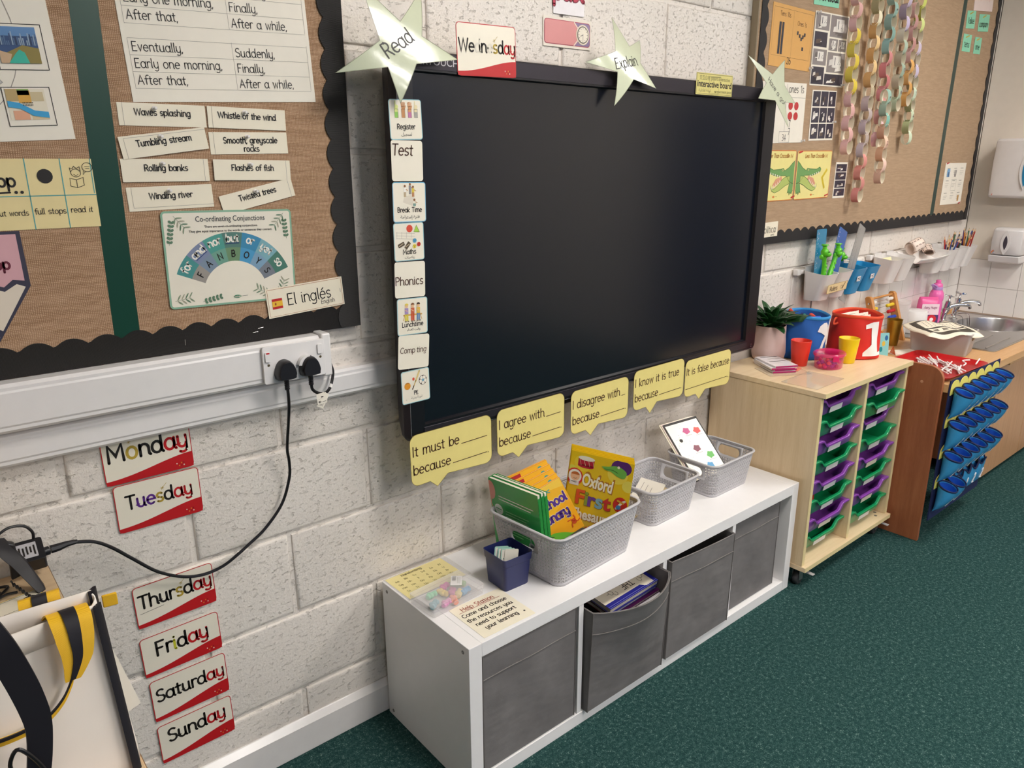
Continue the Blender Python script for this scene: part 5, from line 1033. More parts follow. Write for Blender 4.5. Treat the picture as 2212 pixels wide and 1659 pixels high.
# things seen inside trays
def inside(nm, lb_, cat, x, y, z, fn):
    b = MB(Matrix.Translation((x, y, z))); fn(b); return tag(b.build(nm), lb_, cat)
inside('wooden_disc', 'round wooden disc standing in the upper green tray of the right column', 'toy', 1.905, -.33, .594, lambda b: (b.add([], [], EDGE), b.tube([(0, -.004, .042), (0, .004, .042)], [.042, .042], cm('#d9b58a'), 24), b.tube([(0, -.005, .042), (0, -.0042, .042)], [.012, .012], cm('#a87a4a'), 14)))
inside('red_game_box', 'flat red game box lying in the sixth tray of the left column', 'box', 1.60, -.33, .279, lambda b: (b.box(-.06, .06, -.05, .05, 0, .035, cm('#b52a22')), [b.box(-.05 + .03 * i, -.035 + .03 * i, -.0505, .05, .005, .0355, cm('#d9a03a')) for i in range(3)]))
inside('white_tub', 'white tub lid lying in the fifth tray of the left column', 'tub', 1.60, -.30, .355, lambda b: b.loft([[(x, y, z_) for x, y in rrect(.14 * k_, .1 * k_, .02, 4)] for k_, z_ in ((.9, 0), (1, .03), (1, .038))], cm('#dcd9d6')))
inside('cube_pile', 'tangle of grey connecting pieces in the lowest tray of the right column', 'toys', 1.93, -.33, .128, lambda b: [b.ball((random.uniform(-.05, .05), random.uniform(-.04, .04), .018 + random.uniform(0, .02)), .016, cm(random.choice(['#9a968f', '#6b5a4a', '#c9c4bd'])), 8, 6) for _ in range(14)])['kind'] = 'stuff'
# ---------------- on top of the tray unit ----------------
ZT = .7555
# plant pot
pp = thing('potted_plant', 'leafy green plant in a ribbed pale pink pot behind the corner of the screen', 'plant', (1.757, -.075, ZT))
k = NT('pink_ceramic', .45); k.l(k.ramp(noise(k, k.pos(), 20, 2), [(.3, '#cfb0a8'), (.7, '#d6b8b0')]), k.b.inputs['Base Color']); w = k.n('TexWave', bands_direction='Z', Scale=190.0); k.l(k.pos(), w.inputs['Vector']); k.l(k.bump(w.outputs['Fac'], .5, .001), k.b.inputs['Normal']); CER = k.m
b = MB(); PR = [(0, 0), (.052, 0), (.060, .008), (.065, .03), (.064, .055), (.0605, .10), (.0595, .138), (.0565, .1385), (.055, .12), (.055, .118), (0, .118)]
b.lathe(PR[:9], CER, (1.757, -.075, ZT), 40); b.build('pot', pp, ang=50)
b = MB(); b.lathe([(0, .118), (.0545, .117)], mat('soil', '#3a2c22', .9), (1.757, -.075, ZT), 24); b.build('soil', pp)
LEAFM = mat('leaf_green', '#1f4a22', .35, var=.25, vs=25, coat=.15); random.seed(21)
for i in range(44):
    a = i * 2.399 + random.uniform(-.3, .3); el_ = 1.42 - .021 * i + random.uniform(-.12, .12); ln = random.uniform(.10, .135) * (1 + .004 * i); wd_ = random.uniform(.014, .019)
    b = MB(); d = Vector((cos(a), sin(a), 0)); sd = Vector((-sin(a), cos(a), 0)); base = Vector((1.757, -.075, ZT + .118)) + d * .012 * random.random(); rows = []
    pos = base.copy(); e_ = el_
    for j in range(9):
        f = j / 8; ww = wd_ * (sin(pi * min(1, f * .93 + .07)) ** .7) * (1 if f < .99 else .02); dirv = d * cos(e_) + Vector((0, 0, sin(e_))); up = Vector((-d.x * sin(e_), -d.y * sin(e_), cos(e_)))
        rows.append([pos + sd * ww * q + up * (abs(q) * ww * .35) for q in (-1, -.5, 0, .5, 1)]); pos = pos + dirv * ln / 8; e_ -= .10 + .03 * random.random()
    b.loft(rows, LEAFM, False, False, closed=False)
    def keep(v):
        q = Vector((v.x - 1.907, v.y + .131, 0)); z = max(v.z, ZT + .1)
        if q.length < .104 and z < ZT + .182: z = ZT + .182
        return Vector((v.x, min(v.y, -.006), z))
    b.v = [keep(v) for v in b.v]; b.build('leaf', pp, solid=.0006)
random.seed(5)
# fabric baskets
def fbasket(label, cx, cy, r0, r1, H, col, rimcol, digit, dpos):
    t = thing('fabric_basket', label, 'basket', (cx, cy, ZT)); m = mat('canvas_' + col, '#' + col, .75, var=.06, vs=18, bump=.25, bs=900); rm = mat('canvas_' + rimcol, '#' + rimcol, .7, var=.05)
    def rad(a, f): return r0 + (r1 - r0) * f + .0022 * sin(3 * a + 5 * f) + .0015 * sin(7 * a + 9 * f)
    def P(a, f, o=0): return (cx + (rad(a, f) + o) * cos(a), cy + (rad(a, f) + o) * sin(a), ZT + H * f + (.004 * sin(2 * a + 1) if f > .95 else 0))
    n = 48; b = MB(); fs_ = [0, .02, .1, .25, .4, .55, .7, .85, .94, 1]
    R = [[P(2 * pi * i / n, f, -.006 if f == 0 else 0) for i in range(n)] for f in fs_] + [[P(2 * pi * i / n, f, -.003) for i in range(n)] for f in (1, .8, .5, .03)]
    b.loft(R, m); b.build('body', t, ang=60)
    b = MB(); b.tube([P(2 * pi * i / n, 1, .0) for i in range(n)], .0055, rm, 8, closed=True, flat=(1.3, .6)); b.build('rim_band', t)
    # numeral sewn on: a bent sheet following the wall
    ang0, hgt, wid, sh = dpos; b = MB()
    pts = {'1': [(-.32, -.5), (.32, -.5), (.32, -.40), (.13, -.40), (.13, .5), (-.08, .5), (-.30, .42), (-.30, .30), (-.11, .33), (-.11, -.40), (-.32, -.40)],
           '2': [(-.32, -.5), (.34, -.5), (.34, -.36), (-.06, -.36), (.16, -.12), (.31, .06), (.34, .24), (.27, .40), (.10, .5), (-.10, .5), (-.26, .42), (-.35, .24), (-.16, .20), (-.10, .32), (.02, .36), (.13, .28), (.14, .16), (.05, .02), (-.12, -.18), (-.32, -.38)]}[digit]
    dens = []
    for i in range(len(pts)):
        a_, c_ = Vector(pts[i]), Vector(pts[(i + 1) % len(pts)]); q_ = max(1, int((c_ - a_).length / .06)); dens += [tuple(a_.lerp(c_, j / q_)) for j in range(q_)]
    # clip into vertical slices so it bends with the wall
    import mathutils
    bmq = bmesh.new(); vs_ = [bmq.verts.new((u, v, 0)) for u, v in dens]; bmq.faces.new(vs_); bmesh.ops.triangulate(bmq, faces=bmq.faces[:])
    for u in [i * .05 - .35 for i in range(15)]: bmesh.ops.bisect_plane(bmq, geom=bmq.verts[:] + bmq.edges[:] + bmq.faces[:], plane_co=(u, 0, 0), plane_no=(1, 0, 0))
    for v_ in [i * .1 - .5 for i in range(11)]: bmesh.ops.bisect_plane(bmq, geom=bmq.verts[:] + bmq.edges[:] + bmq.faces[:], plane_co=(0, v_, 0), plane_no=(0, 1, 0))
    bmq.verts.ensure_lookup_table(); ix = {v: i for i, v in enumerate(bmq.verts)}
    b.add([P(ang0 + v.co.x * wid / r1, sh + v.co.y * hgt / H, .0022) for v in bmq.verts], [[ix[v] for v in f.verts] for f in bmq.faces], mat('white_canvas', '#efece9', .7, var=.02)); bmq.free()
    b.build('numeral', t)
    return t, P
t, P = fbasket('blue canvas basket marked with a white 2 holding pens, behind the red cup', 1.907, -.131, .088, .092, .168, '1f5fae', '2f8fd0', '2', (-1.62, .13, .10, .50))
for i, (x, y, z, a, el_, c, nm) in enumerate(((1.865, -.15, .172, -.5, .05, '#2f5fd0', 'thick blue pen lying nearest the plant'), (1.88, -.165, .180, -.4, .02, '#2f66d6', 'blue pen lying across the front of the pens'), (1.93, -.17, .184, -.3, -.03, '#2b5ccf', 'long blue pen in the middle of the pens'), (1.95, -.12, .18, .6, .05, '#2fae8a', 'green capped pen'), (1.97, -.16, .182, .9, .1, '#d9462f', 'red tipped pen at the right of the pens'), (1.90, -.10, .178, 1.9, .05, '#3a8fae', 'teal pen at the back of the pens'), (1.93, -.09, .182, 2.4, .02, '#a9455a', 'crimson pen at the back of the pens'), (1.868, -.105, .195, 1.2, .55, '#c8402f', 'red topped pen sticking up behind the plant leaves'), (1.985, -.125, .18, 1.5, .1, '#1f2f6a', 'navy pen at the right rim'))):
    d = Vector((cos(a) * cos(el_), sin(a) * cos(el_), sin(el_))); p = Vector((1.907 + (x - 1.913) * .8, -.131 + (y + .135) * .8, ZT + z - .030)); b = MB(); L_ = .040 if i not in (7,) else .035
    b.tube([p - d * L_, p - d * (L_ - .004), p + d * L_ * .3, p + d * L_ * .31, p + d * L_ * .95, p + d * L_], [.005, .0075, .0075, .0085, .0085, .006], cm(c, .3), 10); tag(b.build('pen'), nm + ' in the blue canvas basket', 'pen', 'pens in the blue basket')
b = MB(); b.lathe([(0, .138), (.085, .139)], cm('#23406f'), (1.907, -.131, ZT), 24); ob = b.build('pen_heap'); tag(ob, 'jumble of further pens filling the blue canvas basket', 'pens', None, 'stuff')
t, P = fbasket('red canvas basket marked with a white 1 full of papers, behind the yellow cup', 2.085, -.258, .100, .093, .166, 'd8281c', 'e8502a', '1', (-1.86, .135, .135, .50))
b = MB(); b.tube(spline([(2.085 + .098 * cos(a) - .0 - o_, -.258 + .098 * sin(a) + o_ * .5, ZT + z) for a, z, o_ in ((2.75, .158, .0), (2.8, .15, .012), (2.85, .134, .016), (2.9, .14, .004))], 5), .004, mat('canvas_e8502a'), 6); b.build('handle_loop', t)
for i in range(7):
    a = -.35 + .03 * i; yy = -.215 - .013 * i; hw_ = sqrt(max(.001, .086 ** 2 - (yy + .258) ** 2)) * .86
    s = Sheet(frame((2.085, yy, ZT + .086 + .004 * (i % 3)), (1, -.06, 0), (.0, .22, 1)), 2 * hw_, .15, PAPER, .001, .0008)
    for j in range(4): s.line([(-hw_ * .7, .066 - .009 * j), (hw_ * (.6 - .2 * (j % 2)), .066 - .009 * j)], .0022, cm('#a9a29b'), 1)
    tag(s.build('worksheet'), ('rearmost', 'second rearmost', 'third from the back', 'middle', 'third from the front', 'second from the front', 'frontmost')[i] + ' white worksheet standing in the red canvas basket', 'sheet', 'worksheets in the red basket')
def cup(name, label, cx, cy, r0, r1, H, m, z=ZT, th=.0022):
    b = MB(); b.lathe([(0, .0), (r0 - .002, 0), (r0, .002), (r0 + (r1 - r0) * .5, H * .5), (r1, H - .001), (r1 - th * .5, H), (r1 - th, H - .001), (r0 + (r1 - r0) * .5 - th, H * .5), (r0 - th, .004), (0, .004)], m, (cx, cy, z), 36); return tag(b.build(name, ang=50), label, 'cup')
cup('plastic_cup', 'red plastic cup standing in front of the blue canvas basket', 1.763, -.207, .0285, .0385, .098, mat('red_plastic', '#dd3322', .4, var=.02))
cup('plastic_cup', 'yellow plastic cup standing in front of the red canvas basket', 1.941, -.307, .0285, .0385, .098, mat('yellow_plastic', '#f2cf10', .4, var=.02))
# pink tub with beads
PKT = mat('pink_clear_plastic', '#e2357a', .15, alpha=.42, var=0, coat=.5); PKL = mat('pink_lid_plastic', '#e0206c', .16, alpha=.62, var=0, coat=.6)
bt = thing('bead_tub', 'round clear pink lidded tub of beads beside the red cup', 'tub', (1.818, -.296, ZT))
b = MB(); b.lathe([(0, .001), (.052, 0), (.056, .003), (.061, .055)], PKT, (1.818, -.296, ZT), 40, sx=1.02, sy=.86); b.build('bowl', bt)
b = MB(); b.lathe([(.066, .050), (.0665, .056), (.062, .0605), (.056, .0615), (.050, .0585), (0, .060)], PKL, (1.818, -.296, ZT), 40, sx=1.02, sy=.86); b.build('lid', bt, ang=60)
for a in (-2.2, .3):
    b = MB(); p = Vector((1.818 + .068 * cos(a) * 1.02, -.296 + .068 * sin(a) * .86, ZT)); d = Vector((cos(a), sin(a), 0)); sd = Vector((-sin(a), cos(a), 0))
    b.loft([[tuple(p + sd * q * .012 + d * o_ + Vector((0, 0, z))) for q, o_ in ((-1, -.002), (1, -.002), (1, .002), (-1, .002))] for z in (.036, .056)], PKL); b.build('clip', bt, bev=.001)
random.seed(11); bp = []
cols = [('#7a4fb5', 'purple'), ('#e8503f', 'coral red'), ('#5a48a8', 'violet'), ('#df3f7a', 'pink'), ('#8b5a3a', 'brown'), ('#ef6a4a', 'orange red')]
tries = 0
while len(bp) < 26 and tries < 4000:
    tries += 1; a = random.uniform(0, 2 * pi); r_ = .047 * sqrt(random.random()); z = .010 + random.choice((0, .0155)); p = Vector((1.818 + r_ * cos(a), -.296 + r_ * sin(a) * .8, ZT + z))
    if all((p - q).length > .0148 for q in bp): bp.append(p)
for i, p in enumerate(bp):
    c, nm = cols[(i * 5 + i // 3) % 6]; b = MB(); (b.ball(p, .0074, cm(c, .3), 12, 8) if i % 3 else b.lathe([(0, -.007), (.006, -.005), (.0075, 0), (.006, .005), (0, .007)], cm(c, .3), p, 6))
    tag(b.build('bead'), 'small %s bead among the mixed beads in the pink tub' % nm, 'bead', '%s beads in the pink tub' % nm)
# booklets
for i, (dx, dy, a, nm) in enumerate(((0, 0, 0, 'lowest'), (.006, .004, 4, 'second from the bottom'), (-.002, .002, -2, 'second from the top'), (.010, .002, 3, 'topmost'))):
    z = ZT + .0012 + i * .0062; M = frame((1.652 + dx, -.170 + dy, z + .0056), (cos(radians(-31 + a)), sin(radians(-31 + a)), 0), (-sin(radians(-31 + a)), cos(radians(-31 + a)), 0))
    def dr(s):
        s.rect(.026, -.079, .04, .079, cm('#c9c4c0'), 1) if False else None
        s.line([(-.03, .06), (.035, .06)], .006, INK); s.line([(-.03, -.005), (.034, -.005)], .005, INK); s.line([(-.02, .03), (.0, .04), (.01, .028), (.03, .034)], .003, GREYINK); s.line([(-.022, .02), (.004, .03), (.03, .02)], .002, GREYINK); s.line([(-.03, -.03), (.02, -.03)], .0015, GREYINK)
    q = book('booklet', 'white covered booklet, %s of the stack beside the red cup' % nm, M, .092, .15, .0055, '#efe9ea', dr, 'white booklets')
    b = MB(M); b.box(-.046, .0455, -.0754, -.0749, -.0055, .0004, cm('#a5195f', .3)); b.build('spine', q)
b = MB(flatf(1.69, -.245, ZT + .0016, 12)); b.prism(rrect(.05, .012, .006, 4), 0, .004, cm('#e0806a')); tag(b.build('eraser'), 'small coral strip lying beside the stack of booklets', 'strip')
s = Sheet(flatf(1.603, -.352, ZT + .0005, 2), .205, .135, mat('clear_film', '#f2e3cb', .08, alpha=.35, var=0, coat=.5), .003, .0003); s.box_line(-.102, -.067, .102, .067, .0012, cm('#8a7a62'), 1); tag(s.build('laminated_mat'), 'clear laminated mat lying at the front corner of the maple unit', 'mat')
s = Sheet(flatf(1.635, -.215, ZT + .0004, -30), .17, .12, mat('clear_film'), .003, .0002); s.box_line(-.084, -.059, .084, .059, .0012, cm('#8a7a62'), 1); tag(s.build('laminated_mat'), 'clear laminated mat lying under the stack of booklets', 'mat')
# ---------------- sink worktop area ----------------
ZW = .675
GROUT = mat('grout', '#a9a098', .8)
def tiles(name, n, m, z0, put):
    b = MB(); put(b, 0, 0, n * .15, m * .15, -.001, .0045, GROUT)
    for i in range(n):
        for j in range(m): put(b, i * .15 + .001, j * .15 + .001, (i + 1) * .15 - .001, (j + 1) * .15 - .001, .0045, .0062, TILE)
    return struct(b.build(name, bev=.0006))
tiles('trim_1', 11, 2, .68, lambda b, u0, v0, u1, v1, d0, d1, m: b.box(3.843 - u1, 3.843 - u0, -d1, -max(d0, .0005), .682 + v0, .682 + v1, m))
tiles('trim_2', 4, 2, .68, lambda b, u0, v0, u1, v1, d0, d1, m: b.box(3.85 - d1, 3.85 - max(d0, .0005), -.0068 - u1, -.0068 - u0, .682 + v0, .682 + v1, m))
wt = thing('worktop', 'beech effect worktop running to the corner with a steel sink let into it', 'worktop', (3.02, -.3, .64))
def wb(nm, x0, x1, y0, y1, z0, z1, m, par, bev=.001):
    b = MB(); b.box(x0, x1, y0, y1, z0, z1, m); return b.build(nm, par, bev=bev)
SK = (3.58, -.30, .205, .165)
b = MB(); b.prism([(2.211, -.592), (3.848, -.592), (3.848, -.010), (2.211, -.010)], .640, .675, WORKT, holes=[ell(SK[0], SK[1], SK[2] + .004, SK[3] + .004, 40)]); b.build('board', wt, bev=.002)
wb('upstand', 2.211, 3.848, -.016, -.0072, .6752, .694, WORKT, wt)
wb('front_rail', 3.03, 3.848, -.56, -.545, .604, .6395, WORKT, wt)
ep = thing('end_panel', 'tall cherry wood end panel with a rounded top corner, right of the tray unit', 'panel', (2.20, -.3, 0))
b = MB(frame((2.190, 0, 0), (0, 1, 0), (0, 0, 1))); c_ = [(-.576 + .055 - .055 * sin(radians(a)), .742 - .055 + .055 * cos(radians(a))) for a in range(90, -1, -10)]
b.prism([(-.012, 0), (-.576, 0)] + c_ + [(-.012, .742)], 0, .018, DARKW); b.build('board', ep, bev=.001)
b = MB(frame((2.1898, -.50, .672), (0, -1, 0), (0, 0, 1))); b.lathe([(0, .0006), (.005, .0004), (.006, 0)], cm('#c98f6e'), n=14); b.build('screw_cap', ep)
cb = thing('sink_cupboard', 'beech sink cupboard with plain doors under the worktop', 'cupboard', (3.44, -.27, 0))
wb('carcass', 3.036, 3.846, -.505, -.012, .06, .525, DARKW, cb); wb('side_panel', 3.036, 3.054, -.505, -.012, .5255, .6395, DARKW, cb); wb('plinth', 3.06, 3.846, -.46, -.445, 0, .0595, DARKW, cb)
for x0, x1 in ((3.032, 3.545), (3.55, 3.846)): wb('door', x0, x1, -.525, -.507, .028, .600, DOORW, cb, .0015)
# sink
STEEL = NT('brushed_steel', .28); STEEL.b.inputs['Metallic'].default_value = 1; STEEL.b.inputs['Base Color'].default_value = lin('#c4c1bf'); STEEL.l(STEEL.bump(noise(STEEL, STEEL.pos(sc=(1, 40, 1)), 60, 2), .06, .001), STEEL.b.inputs['Normal']); STEEL = STEEL.m
CHROME = mat('chrome', '#d9d7d6', .08, 1, var=0)
sk_ = thing('sink', 'stainless steel inset sink with a ribbed drainer on its left', 'sink', (3.36, -.29, ZW))
b = MB(); b.prism(rrect(.92, .49, .03, 5, 3.37, -.278), ZW + .0003, ZW + .0035, STEEL, holes=[ell(SK[0], SK[1], SK[2], SK[3], 40)])
b.loft([[(SK[0] + r * SK[2] * cos(2 * pi * i / 40), SK[1] + r * SK[3] * sin(2 * pi * i / 40), ZW + z) for i in range(40)] for r, z in ((1.03, .0035), (1.02, .0055), (1.0, .005), (.985, -.004), (.96, -.06), (.9, -.12), (.7, -.138), (.1, -.142))], STEEL, False, True)
b.build('basin', sk_, ang=50)
b = MB(); b.tube([(x, y, ZW + .0038) for x, y in [(p[0], p[1]) for p in rrect(.90, .47, .03, 6, 3.37, -.278)]], .0022, STEEL, 6, closed=True); b.build('rim', sk_)
for i in range(5):
    b = MB(); y = -.47 + .075 * i; b.tube([(2.96, y, ZW + .0042), (2.975, y, ZW + .005), (3.27, y + .004, ZW + .005), (3.285, y + .004, ZW + .0042)], .0033, STEEL, 6); b.build('drainer_rib', sk_)
for tx, lb_, rr_ in ((3.462, 'chrome pillar tap nearest the pink bottle', .0), (3.605, 'chrome pillar tap nearest the corner', .3)):
    t = thing('tap', lb_, 'tap', (tx, -.092, ZW + .0036)); b = MB(); z = ZW + .0036
    b.lathe([(0, 0), (.021, 0), (.022, .004), (.014, .010), (.012, .014)], CHROME, (tx, -.092, z), 20)
    pth = spline([(tx, -.092, z + .01), (tx + .003, -.094, z + .045), (tx + .018, -.105, z + .075), (tx + .05, -.135, z + .090), (tx + .085, -.168, z + .090), (tx + .096, -.178, z + .084), (tx + .1, -.182, z + .070)], 5)
    b.tube(pth, [.0125 - .004 * i / len(pth) for i in range(len(pth))], CHROME, 14); b.build('spout', t)
    b = MB(); q = Vector((tx + .006, -.097, z + .066)); ax = Vector((.18, -.1, 1)).normalized(); b.M = frame(q, Vector((1, 0, -.18)), Vector((0, 1, .1)))
    b.lathe([(0, -.02), (.015, -.018), (.0185, -.004), (.0185, .002), (.014, .006), (.0155, .030), (.0145, .042), (.008, .046), (.0055, .05), (.0055, .066), (.008, .068), (.008, .074), (0, .076)], CHROME, n=22); b.build('valve', t)
    b = MB(b.M)
    for k_ in range(4):
        a = pi / 2 * k_ + .5 + rr_; b.tube([(0, 0, .071), (.014 * cos(a), .014 * sin(a), .072), (.027 * cos(a), .027 * sin(a), .073)], [.0035, .004, .0058], CHROME, 10)
    b.build('cross_handle', t)
b = MB(); z = ZW + .0036; b.tube(spline([(3.54, -.13, z + .03), (3.56, -.14, z + .026), (3.575, -.15, z + .01), (3.58, -.155, z - .03), (3.585, -.157, z - .05)], 4), .0025, CHROME, 6); b.tube(spline([(3.58, -.12, z + .03), (3.63, -.14, z + .03), (3.655, -.155, z + .01), (3.66, -.16, z - .04)], 4), .0025, CHROME, 6)
b.tube([(3.52, -.11, z + .032), (3.60, -.12, z + .032)], .003, CHROME, 6); tag(b.build('wire_hook'), 'bent steel wire hook hanging at the rim of the sink bowl under the taps', 'hook')
# red tray and paper straws
RTR = mat('red_tray_plastic', '#b8141c', .3, var=.03, coat=.3)
b = MB(); RT_ = lambda w, h, z, r=.035: [(x, y, z) for x, y in rrect(w, h, r, 6)]; b.M = flatf(2.430, -.441, ZW, -2)
b.loft([RT_(.375, .262, .0003), RT_(.378, .265, .001), RT_(.405, .292, .015), RT_(.412, .299, .017), RT_(.412, .299, .0186), RT_(.402, .289, .0184), RT_(.374, .261, .004)], RTR)
tag(b.build('serving_tray', ang=40), 'shallow red plastic tray full of white sticks on the worktop', 'tray')
random.seed(3); STK = mat('white_stick', '#f2ecea', .55, var=.01)
def stick(x, y, a, ln, lv, label, bend=0):
    z = ZW + .0075 + lv * .0062; d = Vector((cos(a), sin(a), 0)) * ln / 2; b = MB(); p = Vector((x, y, z))
    pts = [p - d, p, p + d] if not bend else spline([p - d, p - d * .2 + Vector((0, 0, 0)), p + d * .5 + Vector((-d.y, d.x, 0)) * bend, p + d], 4)
    b.tube(pts, .0029, STK, 8); return tag(b.build('paper_stick'), label, 'stick', 'white paper sticks in the red tray')
for i in range(24): stick(2.480 + random.uniform(-.055, .055), -.410 + random.uniform(-.05, .035), radians(random.choice((30, 38, 46, 20, 55)) + random.uniform(-8, 8)), random.uniform(.075, .10), i // 8, 'white paper stick in the heap at the back of the red tray')
for i in range(20): stick(2.400 + random.uniform(-.06, .07), -.515 + random.uniform(-.035, .025), radians(random.choice((25, 35, 45, 10)) + random.uniform(-8, 8)), random.uniform(.075, .10), i // 7, 'white paper stick in the heap at the front of the red tray')
stick(2.54, -.535, radians(8), .12, 2, 'bent white paper stick on top of the front heap in the red tray', .35)
stick(2.575, -.565, radians(12), .11, 3, 'long white paper stick jutting over the right rim of the red tray')
# grey tub and crumpled sheet
TUBG = mat('grey_tub_plastic', '#b3adab', .45, var=.02)
gt = thing('storage_tub', 'pale grey plastic tub behind the red tray, with a crumpled sheet over it', 'tub', (2.775, -.345, ZW)); M = flatf(2.775, -.345, ZW, 10)
b = MB(M); G = lambda w, h, z, r=.014: [(x, y, z) for x, y in rrect(w, h, r, 5)]
b.loft([G(.145, .222, .0004), G(.149, .226, .003), G(.168, .248, .096), G(.176, .256, .098), G(.176, .256, .102), G(.163, .243, .102), G(.145, .222, .006)], TUBG); b.build('body', gt, ang=35)
b = MB(M); b.box(-.024, .024, -.1245, -.119, .066, .084, cm('#8a6a3a')); b.build('handle_hole', gt, bev=.004)
sh = MB()
def crum(u, v):
    x, y = (u - .5) * .255, (v - .5) * .215; e = max(abs(u - .5), abs(v - .5)) * 2
    z = .006 * sin(7 * u + 2) * sin(5 * v + 1) + .004 * sin(13 * u + 4 * v) - .014 * max(0, e - .72) / .28 * (1 + .6 * sin(9 * u + 3 * v)); return (x, y, z)
M2 = frame((2.735, -.352, ZW + .117), (.80, -.60, .0), (.55, .8, .08)); sh.M = M2
def patch(u0, u1, v0, v1, m, off, nu=16, nv=14): sh.grid(lambda a, c: tuple(Vector(crum(u0 + (u1 - u0) * a, v0 + (v1 - v0) * c)) + Vector((0, 0, off))), nu, nv, m)
patch(0, 1, 0, 1, cm('#efe5d0', .6), 0, 28, 24); GI = cm('#4c463d', .6)
patch(.09, .91, .12, .24, GI, .0006); patch(.09, .18, .12, .92, GI, .0006); patch(.86, .91, .12, .9, GI, .0006); patch(.14, .9, .84, .92, GI, .0006); patch(.18, .86, .42, .47, GI, .0006, 24, 3); patch(.70, .86, .16, .34, GI, .0007)
for i in range(9):
    for j in range(5): patch(.24 + .065 * i, .262 + .065 * i, .53 + .055 * j, .545 + .055 * j, cm('#8a8274'), .0006, 1, 1)
for i in range(3): patch(.26 + .16 * i, .35 + .16 * i, .30, .38, cm('#837b6d'), .0007, 3, 2)
tag(sh.build('crumpled_sheet', solid=.0006), 'crumpled cream sheet with a dark printed border lying over the grey tub', 'sheet')
b = MB(M); b.box(-.06, .06, -.1, .09, .010, .085, cm('#c4302a')); tag(b.build('red_folder'), 'red folder edge showing inside the grey tub', 'folder')
# bottle, wipes, roll, clear tub, gold pot, abacus
PB = mat('pink_bottle', '#ee6bb3', .22, var=.02, coat=.3); BP = cm('#b58fc9', .35)
bo = thing('drink_bottle', 'pink drinks bottle with a mauve carry loop standing beside the taps', 'bottle', (3.405, -.062, ZW))
b = MB(); b.lathe([(0, 0), (.030, 0), (.033, .004), (.033, .058), (.0315, .062), (.033, .066), (.0335, .1), (.0315, .112), (.0345, .122), (.0355, .14), (.033, .158), (.025, .173), (.0225, .178)], PB, (3.405, -.062, ZW + .004), 32); b.build('body', bo, ang=50)
b = MB(); b.lathe([(.0245, .178), (.0255, .18), (.0255, .193), (.024, .195)], BP, (3.405, -.062, ZW), 28); b.tube(spline([(3.383, -.062, ZW + .188), (3.358, -.056, ZW + .2), (3.347, -.054, ZW + .208), (3.352, -.06, ZW + .21), (3.385, -.068, ZW + .196)], 4), .0042, BP, 8); b.build('carry_loop', bo)
b = MB(); b.lathe([(.023, .194), (.0235, .205), (.018, .213), (.0125, .215), (.0125, .228), (.009, .231), (0, .231)], PB, (3.405, -.062, ZW), 24); b.build('cap', bo)
wp = thing('wipes_pack', 'pink packet of wipes with a red badge behind the white tub', 'packet', (3.275, -.075, ZW)); WPK = cm('#e85a9a', .25)
b = MB(flatf(3.275, -.075, ZW + .004, -42)); b.loft([[(x, y, z) for x, y in rrect(.095 * k_, .055 * q_, .014, 4)] for k_, q_, z in ((.9, .85, 0), (1, 1, .02), (1, 1, .10), (1.01, .8, .135), (1.0, .3, .152))], WPK); b.build('body', wp, ang=60)
WF = lambda z, o: frame((3.275 - .0295 * sin(radians(42)) - o * .67, -.075 - .0295 * cos(radians(42)) - o * .74, z), (cos(radians(-42)), sin(radians(-42)), 0), (0, .0, 1))
s = Sheet(WF(ZW + .096, .001), .088, .056, cm('#f0d5dd', .3), .004, .0005)
s.text('fairy hugs', 0, .004, .016, cm('#8a1f5a'), .10, slant=.2); s.text('baby', -.02, -.016, .012, cm('#8a1f5a'), .1); s.build('front_label', wp)
s = Sheet(WF(ZW + .045, .001), .092, .044, cm('#4a2f6a', .3), .002, .0005); s.oval(.012, .0, .024, .022, cm('#d02030'), 1, 24); s.oval(.012, -.002, .010, .009, cm('#f2e4e4'), 2); s.build('badge', wp)
b = MB(); b.lathe([(0, 0), (.056, 0), (.060, .004), (.055, .108), (.050, .113), (0, .114)], cm('#e2dedb', .4), (3.07, -.098, ZW + .004), 36); tag(b.build('white_tub', ang=50), 'round white tub with a domed lid on the worktop behind the grey tub', 'tub')
FRO = mat('frosted_plastic', '#ece6e2', .35, alpha=.5, var=0)
b = MB(); b.lathe([(0, 0), (.036, 0), (.040, .15), (.043, .152), (.043, .168), (0, .17)], FRO, (2.975, -.062, ZW + .004), 30); tag(b.build('frosted_tub', ang=50), 'tall frosted plastic tub against the tiles beside the abacus', 'tub')
GLD = mat('gold_metal', '#b08f3a', .3, .85, var=.05)
b = MB(); b.lathe([(0, .0), (.024, 0), (.025, .002), (.034, .122), (.0355, .124), (.0325, .123), (.025, .006), (0, .005)], GLD, (2.715, -.150, ZW + .0002), 34); tag(b.build('gold_pot', ang=50), 'tapered gold metal pot behind the red canvas basket', 'pot')
ABW = m_wood('abacus_wood', '#b97b3c', '#c58848', '#d09656')
ab = thing('abacus', 'wooden abacus frame with coloured beads behind the red canvas basket', 'abacus', (2.735, -.1, ZW))
def apost(x): 
    b = MB(); b.loft([[(x - .011, -.150, ZW + .0002), (x + .011, -.150, ZW + .0002), (x + .011, -.102, ZW + .0002), (x - .011, -.102, ZW + .0002)], [(x - .011, -.078, ZW + .222), (x + .011, -.078, ZW + .222), (x + .011, -.046, ZW + .222), (x - .011, -.046, ZW + .222)], [(x - .011, -.070, ZW + .230), (x + .011, -.070, ZW + .230), (x + .011, -.052, ZW + .230), (x - .011, -.052, ZW + .230)]], ABW); b.build('side_post', ab, bev=.003)
apost(2.615); apost(2.857)
